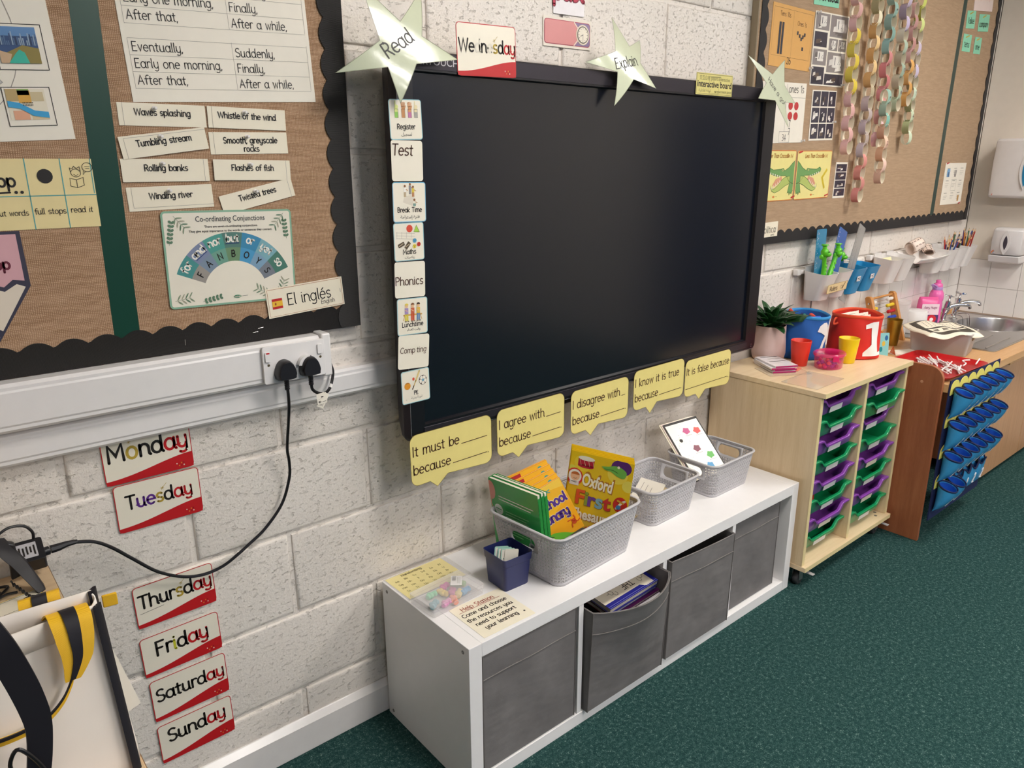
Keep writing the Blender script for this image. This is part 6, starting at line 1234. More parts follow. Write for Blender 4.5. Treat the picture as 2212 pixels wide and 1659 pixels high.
b = MB(); b.tube([(2.620, -.063, ZW + .217), (2.852, -.063, ZW + .217)], .0055, ABW, 10); b.build('top_bar', ab)
for i, (c, nl, nr) in enumerate((('#efe9e2', 4, 5), ('#f0d23a', 4, 6), ('#c82430', 5, 6), ('#2a4fc0', 3, 6), ('#2fae6a', 4, 5), ('#d8742a', 5, 5))):
    f = .88 - .125 * i; z = ZW + .225 * f; y = -.126 + .066 * f; b = MB(); b.tube([(2.604, y, z), (2.868, y, z)], .0014, CHROME, 6); rod = b.build('rod', ab)
    b = MB(frame((2.6039, y, z), (0, -1, 0), (0, 0, 1))); b.lathe([(0, .0014), (.0035, .001), (.005, 0)], CHROME, n=10); b.build('rod_cap', rod)
    for k_ in range(nl + nr):
        x = 2.634 + .0115 * k_ if k_ < nl else 2.842 - .0115 * (k_ - nl); b = MB(frame((x, y, z), (0, 1, 0), (0, 0, 1))); b.lathe([(.0025, -.0054), (.0075, -.0035), (.0085, 0), (.0075, .0035), (.0025, .0054)], cm(c, .3), n=14); b.build('bead', rod)
s = Sheet(frame((2.452, -.222, ZW + .055), (.85, -.5, 0), (0, .1, 1)), .055, .105, cm('#8fd0cf', .3), .004, .004)
for i in range(3): s.oval(-.01 + .012 * i, -.02 + .025 * i, .008, .012, cm(('#1f8a94', '#e6c34a', '#2f6fa0')[i]), 1)
tag(s.build('teal_packet'), 'teal patterned packet standing beside the gold pot', 'packet')
b = MB(); b.add([(2.52, -.255, ZW + .0004), (2.575, -.225, ZW + .0004), (2.56, -.21, ZW + .0004), (2.525, -.238, ZW + .04), (2.535, -.232, ZW + .04)], [(0, 2, 1), (0, 1, 3), (1, 2, 4, 3), (2, 0, 3, 4)], cm('#d9713a', .4)); tag(b.build('orange_wedge'), 'small orange wedge on the worktop right of the teal packet', 'toy')
for i, (x, y, a, nm) in enumerate(((2.60, -.245, -28, 'lower'), (2.615, -.262, -20, 'upper'))):
    s = Sheet(flatf(x, y, ZW + .0012 + .0016 * i, a), .13, .09, PAPER, .001, .0007); s.line([(-.06, -.042), (.06, -.042)], .003, cm('#8a5a3a'), 1); tag(s.build('loose_paper'), '%s of two loose papers lying between the red basket and the red tray' % nm, 'paper')
# dispensers on the side wall
DSP = mat('dispenser_plastic', '#dbd7d6', .35, var=.015); DBL = cm('#1d7fae', .15)
def dispenser(nm, label, yc, z0, w, h, d, lip):
    t = thing(nm, label, 'dispenser', (3.85 - d / 2, yc, z0)); Mx = frame((3.8495, yc, 0), (0, -1, 0), (0, 0, 1))
    b = MB(Mx); dz = lip
    pr = lambda q, z, dd: [(-w / 2 + q, z, 0), (w / 2 - q, z, 0), (w / 2 - q, z, dd), (w / 2 - q - .03, z, dd + .012), (-w / 2 + q + .03, z, dd + .012), (-w / 2 + q, z, dd)]
    b.loft([pr(.004, z0 + dz, d - .03), pr(0, z0 + dz + .01, d - .02), pr(0, z0 + h * .6, d - .012), pr(.002, z0 + h - .01, d - .018), pr(.008, z0 + h, d - .03)], DSP); b.build('cover', t, bev=.004)
    if lip:
        b = MB(Mx); b.loft([[(-w / 2 + q, z, 0), (w / 2 - q, z, 0), (w / 2 - q, z, dd), (-w / 2 + q, z, dd)] for q, z, dd in ((.004, z0, d - .04), (-.002, z0 + .006, d - .012), (-.002, z0 + lip - .003, d))], DSP); b.build('push_bar', t, bev=.004)
    return t, Mx
t, Mx = dispenser('towel_dispenser', 'large pale grey towel dispenser with a blue slot window at the right edge', -.265, 1.322, .30, .30, .13, 0)
b = MB(Mx); ww = [(.006 * 2.6 * (1 - q * q) * s_, .085 * q) for s_ in (1,) for q in [i / 8 for i in range(-8, 9)]]; ww = ww + [(-x, z) for x, z in ww[::-1][1:-1]]
b.M = Mx @ Matrix.Translation((.015, 1.465, .1305)); b.prism([(x * 1.9, z * 1.15) for x, z in ww], 0, .003, DSP); b.prism(ww, .003, .0042, DBL); b.build('window', t)
RB3 = ['#c9584a', '#d9a03a', '#6f8ac0']
def rainbow(Mx, x, z, d, par):
    for i, c in enumerate(RB3):
        b = MB(Mx @ Matrix.Translation((x, z, d))); r_ = .016 - .0045 * i; b.prism(ell(0, 0, r_, r_, 10, 0, 180) + ell(0, 0, r_ - .003, r_ - .003, 10, 0, 180)[::-1], 0, .001, cm(c)); b.build('rainbow_sticker', par)
rainbow(Mx, -.115, 1.335, .119, t)
t, Mx = dispenser('soap_dispenser', 'small pale grey soap dispenser with a dark slot window above the sink tiles', -.238, .978, .145, .187, .105, .045)
b = MB(Mx @ Matrix.Translation((.0, 1.09, .1055))); b.prism([(x * 1.5, z * .75) for x, z in ww], 0, .003, DSP); b.prism([(x * .62, z * .45) for x, z in ww], .003, .004, cm('#3a3440', .2)); b.build('window', t); rainbow(Mx, -.05, 1.032, .094, t)
# hanging pocket chart
pc = thing('pocket_chart', 'blue and yellow fabric pocket chart of numbered cups hanging from the worktop front', 'pocket chart', (2.44, -.6, .094))
NAVY = cm('#17224f', .7); YELF = cm('#e8dc6e', .7); SKY = mat('sky_blue_vinyl', '#3f9ad0', .32, var=.06, vs=14, bump=.3, bs=40); ROY = cm('#1c55b8', .45)
b = MB(); b.box(2.212, 2.745, -.5975, -.5945, .098, .69, NAVY); b.build('backing', pc)
b = MB(); b.box(2.2105, 2.7465, -.5982, -.5938, .094, .106, NAVY); b.box(2.2105, 2.2165, -.5982, -.5938, .106, .69, NAVY); b.box(2.7405, 2.7465, -.5982, -.5938, .106, .69, NAVY); b.build('binding', pc)
zr_ = [.650, .513, .382, .252]
for r in range(4):
    for c in range(6):
        x = 2.262 + .0872 * c; z = zr_[r]; digit = '1' if r < 3 or c < 2 else '2'; flat = (r == 3 and c >= 2); n = 28; w_ = .0415
        b = MB(wallf(x, z, -.5976)); b.prism([(-.043, -.02), (.043, -.02)] + ell(0, .004, .043, .032, 10, 0, 180), 0, .0018, YELF); b.build('yellow_back', pc)
        dep = .070 if not flat else .022
        def ring(k_, zz, ww_=1.0, tl=0.0, off=0):
            hy = max(.0008, dep / 2 * k_ - off); p = []
            for i in range(n):
                a_ = 2 * pi * i / n; yy = hy * sin(a_); p.append((x + (w_ * ww_ - off) * cos(a_), -.6003 - off - hy + yy, zz + tl * (yy / (dep / 2)) + (.010 * sin(3 * a_ + c) if flat and tl else 0)))
            return p
        T_ = .012 if not flat else .006
        b = MB(); b.loft([ring(.10, z - .116, 1.0), ring(.42, z - .10, 1.04), ring(.74, z - .065, 1.04, T_ * .3), ring(.92, z - .035, 1.02, T_ * .7), ring(1, z - .010, 1, T_), ring(.98, z - .010, .98, T_, .0012), ring(.80, z - .045, .95, T_ * .6, .0015), ring(.5, z - .075, .92, 0, .0015)], SKY if flat else SKY); pk = b.build('pocket', pc, ang=60)
        b = MB(); b.tube(ring(1, z - .0085, 1, T_), .0038, NAVY, 6, closed=True, flat=(1.2, .6)); b.build('rim_binding', pk)
        if not flat:
            b = MB(); b.loft([ring(.965, z - .013, .965, T_, .003), ring(.80, z - .044, .93, T_ * .6, .004), ring(.72, z - .055, .90, T_ * .5, .004)], ROY, False, True); b.build('lining', pk)
        b = MB()
        for st in strokes(digit)[1]:
            pts = []
            for px, py in st:
                th_ = pi * 1.62 + (px - .2) * 1.1; zz = z - .100 + py * .060; kk = .42 + .58 * min(1, max(0, (zz - (z - .10)) / .07)); hy = dep / 2 * kk
                pts.append((x + w_ * 1.04 * cos(th_), -.6003 - hy + (hy + .0015) * sin(th_), zz))
            b.tube(pts, .0032, WPLAST, 6)
        b.build('numeral', pk)
# ---------------- right display board ----------------
rb = thing('display_board', 'hessian covered display board with black zigzag border, right of the big screen', 'display board', (2.65, -.02, 1.203))
RX0, RX1, RZ0, RZ1 = 1.575, 3.742, 1.203, 2.45
b = MB(wallf(0, 0)); b.prism([(RX0, RZ0), (RX1, RZ0), (RX1, RZ1), (RX0, RZ1)], .0015, .026, HESS2); b.build('hessian_backing', rb)
RIDGEB = m_ridge('black_corrugated_card_zigzag', '#1d191b', 'X', 150)
def wavy(name, x0, x1, z, up, pitch, amp, wd, horiz, t0=.0263, swap=False):
    n = int((x1 - x0) / pitch * 10); p = []
    for i in range(n + 1):
        u = x0 + (x1 - x0) * i / n; p.append((u, z + up * (wd + amp * (abs(sin(pi * u / pitch)) ** .8 - .5))))
    p += [(x1, z), (x0, z)]
    if not horiz: p = [(c, a) for a, c in p]
    b = MB(wallf(0, 0)); b.prism(p, t0, t0 + .0015, RIDGEB); b.build(name, rb)
wavy('border_strip', RX0, RX1 - .002, RZ0, 1, .0605, .016, .043, True); wavy('border_strip', RZ0, RZ1, RX1, -1, .075, .018, .034, False, .0279); wavy('border_strip', RZ0, RZ1, RX0 + .012, 1, .075, .018, .036, False, .0279)
b = MB(wallf(0, 0)); b.box(RX0 - .006, RX0 + .001, RZ0, RZ1, .001, .027, cm('#8a7a62', .8)); b.build('edge_strip', rb)
b = MB(wallf(0, 0)); b.prism([(3.251, 1.245), (3.293, 1.245), (3.298, 1.75), (3.305, 1.998), (3.322, 2.45), (3.28, 2.45), (3.265, 1.995), (3.258, 1.748)], .0261, .0264, cm('#1c3a33', .4)); b.build('ribbon', rb)
YR = -.0275
def rp(name, label, x, z, w, h, ang, base=None, y=YR, **k): return paper(name, label, x, z, w, h, ang, base, y, **k)
ORG = cm('#e0a85a', .35, coat=.2); DKB = cm('#2b2c38', .6)
s = rp('tens_and_ones_sheet', 'orange sheet with two dark bars and small dark squares, marked 26', 1.795, 1.938, .28, .205, -.6, ORG)
s.text('Tens 10s', -.055, .065, .020, BROWNINK, .06); s.text('Ones 1s', .06, .045, .020, BROWNINK, .06); s.box_line(-.13, -.066, .13, .09, .0006, BROWNINK, 1); s.line([(0, .09), (0, -.066)], .0005, BROWNINK, 1)
for x in (-.084, -.066): s.rect(x - .0065, -.06, x + .0065, .045, DKB, 2)
for x, y in ((.035, .02), (.05, .012), (.062, .002), (.072, .010), (.084, .018), (.076, -.03)): s.rect(x - .005, y - .006, x + .005, y + .006, DKB, 2)
s.text('26', -.008, -.088, .03, INK, .07); done(s, 'sheet')
def photos(s, cells, seed):
    random.seed(seed)
    for (a, b_, c, d, dark) in cells:
        s.rect(a, b_, c, d, cm('#332f3f' if dark else '#8f8684'), 1); W_, H_ = c - a, d - b_
        for _ in range(5):
            x, y = a + random.uniform(.08, .5) * W_, b_ + random.uniform(.05, .5) * H_; w_, h_ = W_ * random.uniform(.15, .4), H_ * random.uniform(.2, .4)
            s.poly([(x, y), (x + w_, y + h_ * random.uniform(0, .4)), (x + w_ * .9, y + h_), (x + w_ * .1, y + h_ * .8)], cm(random.choice(['#efe9e2', '#c9c2bc', '#211d2a', '#d9d0c4', '#5b4a42'] if dark else ['#d9d3cc', '#efe9e2', '#6e6664'])), 2 + _ * .4)
        if not dark: s.rect(a + W_ * .3, b_ + H_ * .25, a + W_ * .75, b_ + H_ * .85, cm('#eae4dc'), 5); s.line([(a + W_ * .42, b_ + H_ * .4), (a + W_ * .43, b_ + H_ * .75)], .004, DKB, 6); [s.oval(a + W_ * .6 + .004 * q, b_ + H_ * (.45 + .08 * (q % 3)), .0018, .0018, DKB, 6, 6) for q in range(4)]
s = rp('photo_sheet', 'white sheet of nine classroom photographs pinned beside the orange sheet', 2.073, 1.92, .255, .258, 1.2, PAPER)
photos(s, [(-.122, .067, -.02, .124, 0), (-.012, .048, .122, .124, 0), (-.122, .008, -.028, .060, 1), (-.012, .0, .055, .042, 0), (.062, .0, .122, .042, 0), (-.122, -.056, -.022, .0, 0), (-.014, -.078, .122, -.006, 0), (-.122, -.124, -.03, -.062, 1), (-.024, -.124, .122, -.084, 1)], 4); done(s, 'sheet')
s = rp('photo_sheet', 'white sheet of dark photographs pinned above the yellow crocodile card', 2.073, 1.683, .186, .186, 1.8, PAPER)
photos(s, [(-.086 + .06 * i, -.086 + .06 * j, -.031 + .06 * i, -.031 + .06 * j, 1) for i in range(3) for j in range(3)], 9); done(s, 'sheet')
s = rp('photo_strip', 'narrow white strip of dark photographs between the crocodile card and the paper chains', 2.274, 1.434, .099, .145, -.2, PAPER, t=.001)
photos(s, [(-.044, -.064 + .033 * j, .044, -.034 + .033 * j, 1) for j in range(4)], 2); done(s, 'strip')
s = rp('counting_sheet', 'white counting sheet with four red counters and the number 34, partly behind the screen corner', 1.780, 1.682, .305, .212, 1.6, PAPER)
s.line([(.018, .1), (.018, -.066)], .001, INK, 1); s.line([(-.15, .056), (.15, .054)], .0008, INK, 1); s.text('ones 1s', .084, .072, .034, INK, .065, sp=.06); s.text('tens 10s', -.06, .072, .03, INK, .065)
for x, y in ((.05, .026), (.09, .025), (.05, -.010), (.09, -.011)): s.oval(x, y, .0155, .0145, RED, 2, 20)
s.text('7', .052, -.050, .032, INK, .07); s.text('7', .052, -.078, .032, INK, .07); s.box_line(-.015, -.104, .056, -.066, .0009, INK, 2); s.text('34', .02, -.098, .03, INK, .07); done(s, 'sheet')
YC = cm('#ecdf8f', .35, coat=.2); ORB = cm('#d9803a'); CG, CD = cm('#6f9f5a'), cm('#3f6b33')
def croc(label, x, z, w, ang, mir, txt):
    s = rp('crocodile_card', label, x, z, w, .186, ang, YC, r=.008, border=ORB, bw=.003); k_ = -1 if mir else 1; f = lambda pts: [(k_ * a, c) for a, c in pts]
    s.text(txt, .01, .066, .019, cm('#b5701f'), .13, slant=.15, sx=.95)
    body = [(-.128, .055), (-.11, .045), (-.09, .03), (-.06, .018), (-.05, .027), (-.03, .024), (.02, .022), (.045, .030), (.055, .022), (.05, .012), (.02, .004), (-.01, -.002), (-.04, -.0), (-.07, -.0), (-.10, -.025), (-.128, -.03)]
    s.poly(f(body), CG, 1); s.line(f(body), .002, CD, 2)
    jaw = [(-.10, -.002), (-.07, -.004), (-.045, -.015), (-.02, -.035), (.005, -.048), (.028, -.046), (.03, -.034), (.022, -.055), (.0, -.062), (-.03, -.055), (-.07, -.038), (-.10, -.03)]
    s.poly(f(jaw), cm('#b5c46a'), 2); s.line(f(jaw + [jaw[0]]), .0018, CD, 3)
    s.poly(f([(-.04, -.002), (.0, -.012), (.02, -.034), (.01, -.042), (-.02, -.03), (-.045, -.014)]), cm('#d99a7a'), 3)
    for q in range(5): s.poly(f([(-.03 + .016 * q, .0 + .003 * q), (-.022 + .016 * q, .001 + .003 * q), (-.027 + .016 * q, -.010 + .003 * q)]), PAPER, 4); s.poly(f([(-.035 + .013 * q, -.022 - .006 * q), (-.028 + .013 * q, -.026 - .006 * q), (-.028 + .013 * q, -.014 - .006 * q)]), PAPER, 4)
    s.oval(k_ * -.044, .02, .005, .004, cm('#e6d98f'), 4); s.oval(k_ * -.043, .02, .002, .003, INK, 5)
    leg = [(-.128, -.03), (-.10, -.03), (-.095, -.05), (-.09, -.066), (-.10, -.062), (-.105, -.074), (-.111, -.064), (-.12, -.07), (-.128, -.056)]; s.poly(f(leg), CG, 2); s.line(f(leg), .0018, CD, 3)
    s.line(f([(.105, .02), (.07, -.012), (.095, -.055)]), .012, cm('#e0c42f'), 2, False); s.line(f([(.105, .02), (.07, -.012), (.095, -.055)]), .001, cm('#8a7a2f'), 3)
    s.oval(-.005, -.077, .008, .004, cm('#d9803a'), 2); s.line([(.006, -.077), (.02, -.077)], .001, INK, 2)
    return done(s, 'card')
croc('yellow card of a crocodile facing right, headed Less Than Crocodile', 2.049, 1.458, .268, .6, False, 'Less Than Crocodile (<)')
croc('yellow card of a crocodile facing left, half hidden behind the screen edge', 1.772, 1.457, .268, .4, True, 'Greater Than Crocodile (>)')
for x, z, nm in ((1.905, 1.377, 'bottom right corner of the left crocodile card'), (1.935, 1.545, 'top left corner of the right crocodile card'), (2.165, 1.377, 'bottom right corner of the right crocodile card'), (3.375, 1.500, 'top left corner of the small worksheet'), (3.60, 1.297, 'bottom right corner of the small worksheet')):
    b = MB(wallf(x, z, YR - .0015, 12)); b.prism(rrect(.026, .0055, .001, 1), 0, .0012, RED); tag(b.build('red_clip'), 'small red clip at the %s' % nm, 'clip', 'red clips on the right board')
s = rp('language_label', 'cream label ending in tica with the rest hidden behind the screen edge', 1.735, 1.258, .17, .056, 1, CREAM, y=YR - .0006); s.text('política', .022, -.012, .034, INK, .06); s.text('politics', .05, -.024, .009, INK, .08); s.line([(.078, -.004), (.078, .008)], .0008, INK); done(s, 'label')
MINT = cm('#8fd6b4', .6)
s = rp('mint_slip', 'mint green slip with bold black lettering, cut off by the top edge above the photographs', 2.012, 2.118, .185, .10, 2.0, MINT); s.text('vertical', .012, -.032, .05, INK, .12); done(s, 'slip')
for tx, x, z, w, h, a, nm in (('Value', 3.386, 2.168, .104, .078, 5, 'upper left'), ('compare', 3.551, 2.170, .133, .078, 5, 'upper right'), ('tens', 3.379, 2.063, .1, .078, 1, 'lower left'), ('one', 3.517, 2.063, .087, .076, 2, 'lower right')):
    s = rp('sticky_note', 'mint green sticky note reading %s, %s of the four by the right border' % (tx, nm), x, z, w, h, a, MINT); s.text(tx, 0, -.018, .036, INK, .08, sx=min(1, w * .85 / twidth(tx, .036))); s.line([(-.02, .024), (.018, .034)], .006, cm('#c9b84a'), 2); s.line([(0, .038), (0, .0)], .0006, GREYINK, 1); done(s, 'note', 'mint notes on the right board')
s = rp('pink_note', 'pale pink paper note cut off by the top edge above the mint notes', 3.51, 2.29, .235, .14, 5, cm('#ead6cf', .6), t=.001); s.text('my learning', 0, -.02, .03, cm('#d9a0a8'), .06); done(s, 'note')
s = rp('worksheet', 'small white worksheet of captioned boxes low on the board near the corner', 3.487, 1.397, .27, .208, .2, PAPER)
for i in range(3):
    for j in range(3):
        x, y = -.085 + .085 * i, .058 - .062 * j; s.line([(x - .02, y + .02), (x + .015, y + .02)], .0018, INK)
        for q in range(3): s.line([(x - .024, y - .008 * q + .006), (x + .022 - .008 * q, y - .008 * q + .006)], .0012, GREYINK)
s.box_line(-.03, -.035, .03, .022, .001, INK, 2); s.rect(-.105, .035, -.07, .075, cm('#7aa9d0'), 3); s.rect(-.09, .035, -.08, .06, cm('#2f4a7a'), 4); s.rect(.075, -.09, .095, -.06, cm('#c99a5a'), 3); s.rect(-.008, .035, -.002, .07, DKB, 3); s.rect(.008, .035, .014, .07, DKB, 3); done(s, 'sheet')
for x, z, nm in ((1.935, 1.845, 'lower right corner of the orange sheet'), (1.955, 2.040, 'top left corner of the nine photographs'), (2.19, 1.80, 'lower right corner of the nine photographs'), (2.155, 1.66, 'right edge of the dark photographs'), (1.93, 1.585, 'lower right corner of the counting sheet'), (1.66, 1.787, 'top left corner of the counting sheet')):
    b = MB(frame((x, YR - .0015, z), (1, 0, 0), (0, .2, 1))); b.lathe([(0, 0), (.0055, 0), (.003, .003), (.0026, .008), (.0045, .010), (.0045, .013), (0, .0138)], mat('clear_pin', '#f2efec', .1, alpha=.6, var=0), n=12); tag(b.build('push_pin'), 'clear push pin at the %s' % nm, 'pin', 'clear pins on the right board')
# ---------------- paper chains ----------------
def link(par, c, face, col, w=.030, a=.0235, h=.030, inner='#efe6cf', num=None, tw=0.0):
    """paper loop; face=True shows its broad front, face=False shows the ring edge on"""
    b = MB(); n = 22; c = Vector(c); mo, mi_ = cm(col, .7), cm(inner, .7); ct, st = cos(tw), sin(tw)
    def P(t, wv, o):
        if face: x, y, z = wv, (a + o) * cos(t) * .82, (h + o) * sin(t)
        else: x, y, z = (a + o) * cos(t), wv, (h + o) * sin(t)
        return c + Vector((x * ct - z * st * .6, y, z + x * st * .3))
    for o, m, fl in ((0, mo, 1), (-.0008, mi_, -1)):
        vs = [P(2 * pi * i / n, s_ * w / 2, o) for i in range(n) for s_ in (-1, 1)]; fs = [(2 * i, 2 * i + 1, (2 * i + 3) % (2 * n), (2 * i + 2) % (2 * n)) for i in range(n)]
        b.add(vs, [f[::fl] for f in fs], m)
    vo = [P(2 * pi * i / n, s_ * w / 2, o) for i in range(n) for s_ in (-1, 1) for o in (0, -.0008)]
    for s_ in (0, 1): b.add([], [], mo); k0 = len(b.v); b.v += vo; b.f += [(k0 + 4 * i + 2 * s_, k0 + 4 * i + 2 * s_ + 1, k0 + (4 * i + 5 + 2 * s_) % (4 * n), k0 + (4 * i + 4 + 2 * s_) % (4 * n)) for i in range(n)]; b.mi += [b.idx(mi_)] * n
    if num:
        M = frame(c + Vector((.004, -(a * .82 + .0012) if face else -(w / 2 + .0006), 0)), (1, 0, 0), (0, 0, 1)) if face else frame(c + Vector((a + .0006, -.004, .004)), (0, -1, 0), (0, 0, 1))
        s = Sheet(M, .001, .001, INK); s.v, s.f, s.mi = [], [], []; s.text(num, 0, -.008, .020, cm('#6a1f3a'), .12, L=1)
        k0 = len(b.v); b.v += s.v; b.f += [tuple(k0 + q for q in f) for f in s.f]; mm = [b.idx(m) for m in s.m]; b.mi += [mm[i] for i in s.mi]
    return b.build('link', par)
def chain(label, pts, cols, f0=True, nums={}, y=-.062, dy=0):
    t = thing('paper_chain', label, 'paper chain', (pts[len(pts) // 2][0], y, pts[-1][1]), 'paper chains on the right board')
    L_ = []; 
    for i in range(len(pts) - 1): L_.append(pts[i])
    L_.append(pts[-1])
    for i, (x, z) in enumerate(L_): random.seed(i * 7 + len(pts)); link(t, (x + random.uniform(-.002, .002), y - dy * i, z), (i % 2 == 0) == f0, cols[min(i, len(cols) - 1)], num=nums.get(i), tw=random.uniform(-.22, .22), a=random.uniform(.021, .025))
    b = MB(wallf(L_[0][0], max(L_[0][1] + .03, 2.14), YR - .0005)); b.tube([(0, 0, 0), (0, 0, .022)], .0012, mat('staple_steel'), 6); b.build('pin', t)
    return t
def run(x0, z0, x1, z1, n): return [(x0 + (x1 - x0) * i / (n - 1), z0 + (z1 - z0) * i / (n - 1)) for i in range(n)]
P1, P2, P3 = '#dba9a3', '#eebfc0', '#e8b3b3'; YL = '#dcc23f'; YL2 = '#e6d05a'
chain('leftmost paper chain, pink with four yellow loops in its middle', run(2.170, 2.160, 2.222, 1.566, 14), [P3, P2, P1, P2, YL, YL2, YL, YL2, YL, P2, P1, P2, P1, P2], True, {11: '9'})
chain('longest paper chain, olive and sand at the top, mauve then salmon at the bottom', run(2.345, 2.150, 2.368, 1.372, 18), ['#b9b48a', '#b5b18f', '#e9e0c0', '#dcb278', '#e3bf86', '#dcae72', '#e3bf86', '#dcb27a', '#b9a98a', '#c9bcc4', '#b9a8a4', '#c9bccb', '#b5a39a', '#cfc4d0', '#d98f86', '#e0938a', '#c9827a', '#e0938e'], True, {9: '20', 11: '11'})
chain('paper chain from teal through rose to pale pink, third from the left', run(2.470, 2.150, 2.484, 1.600, 13), ['#a9c9c4', '#8fb0a4', '#9fc6c6', '#7fa59a', '#9ccbd0', '#c9807f', '#e08f98', '#bf6f70', '#e39aa4', '#d98a86', '#e8b5b8', '#e6bcc4', '#e8bcc8'], False, {1: '=', 8: '4', 11: '10'})
chain('short paper chain ending in pale peach loops beside the salmon loops', run(2.425, 1.765, 2.462, 1.448, 8), ['#93b5a6', '#a9c4b4', '#7fb5a6', '#d9a98f', '#e3bfa6', '#e6b594', '#e8c4b4', '#e0bba8'], True, {0: '=', 4: '2'}, -.104)
chain('grey green paper chain with dotted loops, fourth from the left', run(2.563, 2.150, 2.585, 1.745, 10), ['#c9b9cf', '#b9a9c4', '#c4b4cf', '#e6dfd0', '#a9b8a4', '#c9bfa9', '#9fb39f', '#c9c4ae', '#a9b8a0', '#b9cdb0'], True, {6: '11', 8: '9'}, -.075)
chain('paper chain from dusty rose to orange, fifth from the left', run(2.652, 2.120, 2.687, 1.770, 9), ['#e6bcb8', '#b98a86', '#e3b5b8', '#b98580', '#e6bfc0', '#d9a35a', '#e6b878', '#cf9a52', '#e3b06a'], False, {0: '11', 2: '20'}, -.07)
chain('rightmost paper chain, lime at the top, lilac then sage at the bottom', run(2.728, 2.165, 2.772, 1.612, 13), ['#c9cf6a', '#b9bf5a', '#cfd88a', '#b9ab8f', '#c9b9cf', '#b5a58f', '#c9bcd4', '#b0a688', '#c4d4bc', '#aab38a', '#c9d4b4', '#a9b488', '#cfdcc0'], True, {8: '7', 10: '4'})
# ---------------- rails with hanging tubs ----------------
TW = mat('tub_white', '#e9e4e0', .38, var=.015); TB = mat('tub_blue', '#1d8fc8', .38, var=.02)
def rail(label, x0, x1, z0, z1):
    t = thing('wall_rail', label, 'rail', ((x0 + x1) / 2, -.016, min(z0, z1) - .012))
    b = MB(); b.loft([[(x, -.008, z - .009), (x, -.022, z - .009), (x, -.024, z - .004), (x, -.022, z + .009), (x, -.008, z + .009)] for x, z in ((x0, z0), (x1, z1))], TW); b.build('bar', t, ang=30)
    for x, z in ((x0, z0), (x1, z1)):
        b = MB(); b.box(x - .012, x + .012, -.027, -.0025, z - .013, z + .013, TW); b.build('end_bracket', t, bev=.004)
rail('left white wall rail carrying two white and two blue tubs', 2.025, 2.56, 1.068, 1.068); rail('right white wall rail carrying white tubs and a paper tray', 2.665, 3.73, 1.078, 1.078)
def tub(label, x, m, zt=1.076, w=.120):
    t = thing('hanging_tub', label, 'tub', (x, -.08, zt - .125), 'tubs on the wall rails'); d0 = .0255
    def R(k_, z, dep, dr=0): return [(x + a, -d0 - dep / 2 + c, z - (dr * (-(c) / dep + .5))) for a, c in rrect(w * k_, dep, .022, 5)]
    b = MB(); b.loft([R(.70, zt - .125, .070), R(.74, zt - .122, .074), R(.98, zt - .004, .104, .012), R(1.0, zt, .106, .012), R(.965, zt, .102, .012), R(.70, zt - .118, .068)], m); b.build('body', t, ang=35)
    b = MB(); b.box(x - .035, x + .035, -.0262, -.0225, zt - .02, zt + .013, m); b.box(x - .035, x + .035, -.0262, -.010, zt + .0105, zt + .013, m); b.build('hook', t, bev=.001); return t
tl = tub('white hanging tub holding the blue rulers and green giraffes, leftmost on the rail', 2.108, TW); tub('white hanging tub holding the clear ruler, second from the left', 2.234, TW)
for x, nm in ((2.362, 'left'), (2.488, 'right')):
    t = tub('blue hanging tub with a small white sticker, %s one of the two' % nm, x, TB); s = Sheet(frame((x - .010, -.1235, 1.022), (1, 0, 0), (0, -.13, 1)), .032, .022, WPLAST, .001, .0004); s.line([(-.010, .002), (.002, .002)], .003, INK); s.line([(-.004, -.005), (.010, -.005)], .002, INK); s.box_line(.003, -.002, .011, .006, .0012, INK, 1); s.build('sticker', t)
tub('white hanging tub holding pale yellow paper, left end of the right rail', 2.728, TW, 1.084); tub('empty looking white hanging tub next to the paper tray', 2.854, TW, 1.084)
for x, nm in ((3.25, 'under the right end of the paper tray'), (3.378, 'holding crayons, left of the three pencil tubs'), (3.506, 'holding pencils, middle of the three pencil tubs'), (3.634, 'holding pencils, closest to the corner')): tub('white hanging tub %s' % nm, x, TW, 1.084)
s = Sheet(frame((2.150, -.1315, 1.007), (1, .0, .03), (0, -.14, 1)), .165, .038, cm('#e6cf9a', .35), .006, .0006, border=cm('#a8863f'), bw=.0015); s.text('Rulers', -.03, -.010, .026, BROWNINK, .10); s.line([(.045, -.010), (.06, .014)], .005, cm('#5a4526')); s.box_line(.028, -.008, .044, .004, .0012, cm('#5a4526')); tag(s.build('tub_label'), 'tan label reading Rulers stuck across the two leftmost white tubs', 'label')
s = Sheet(frame((2.728, -.075, 1.055), (1, 0, 0), (0, .35, 1)), .09, .05, cm('#e9e3b5', .6), .002, .0008); tag(s.build('yellow_paper'), 'pale yellow paper inside the white tub at the left end of the right rail', 'paper')
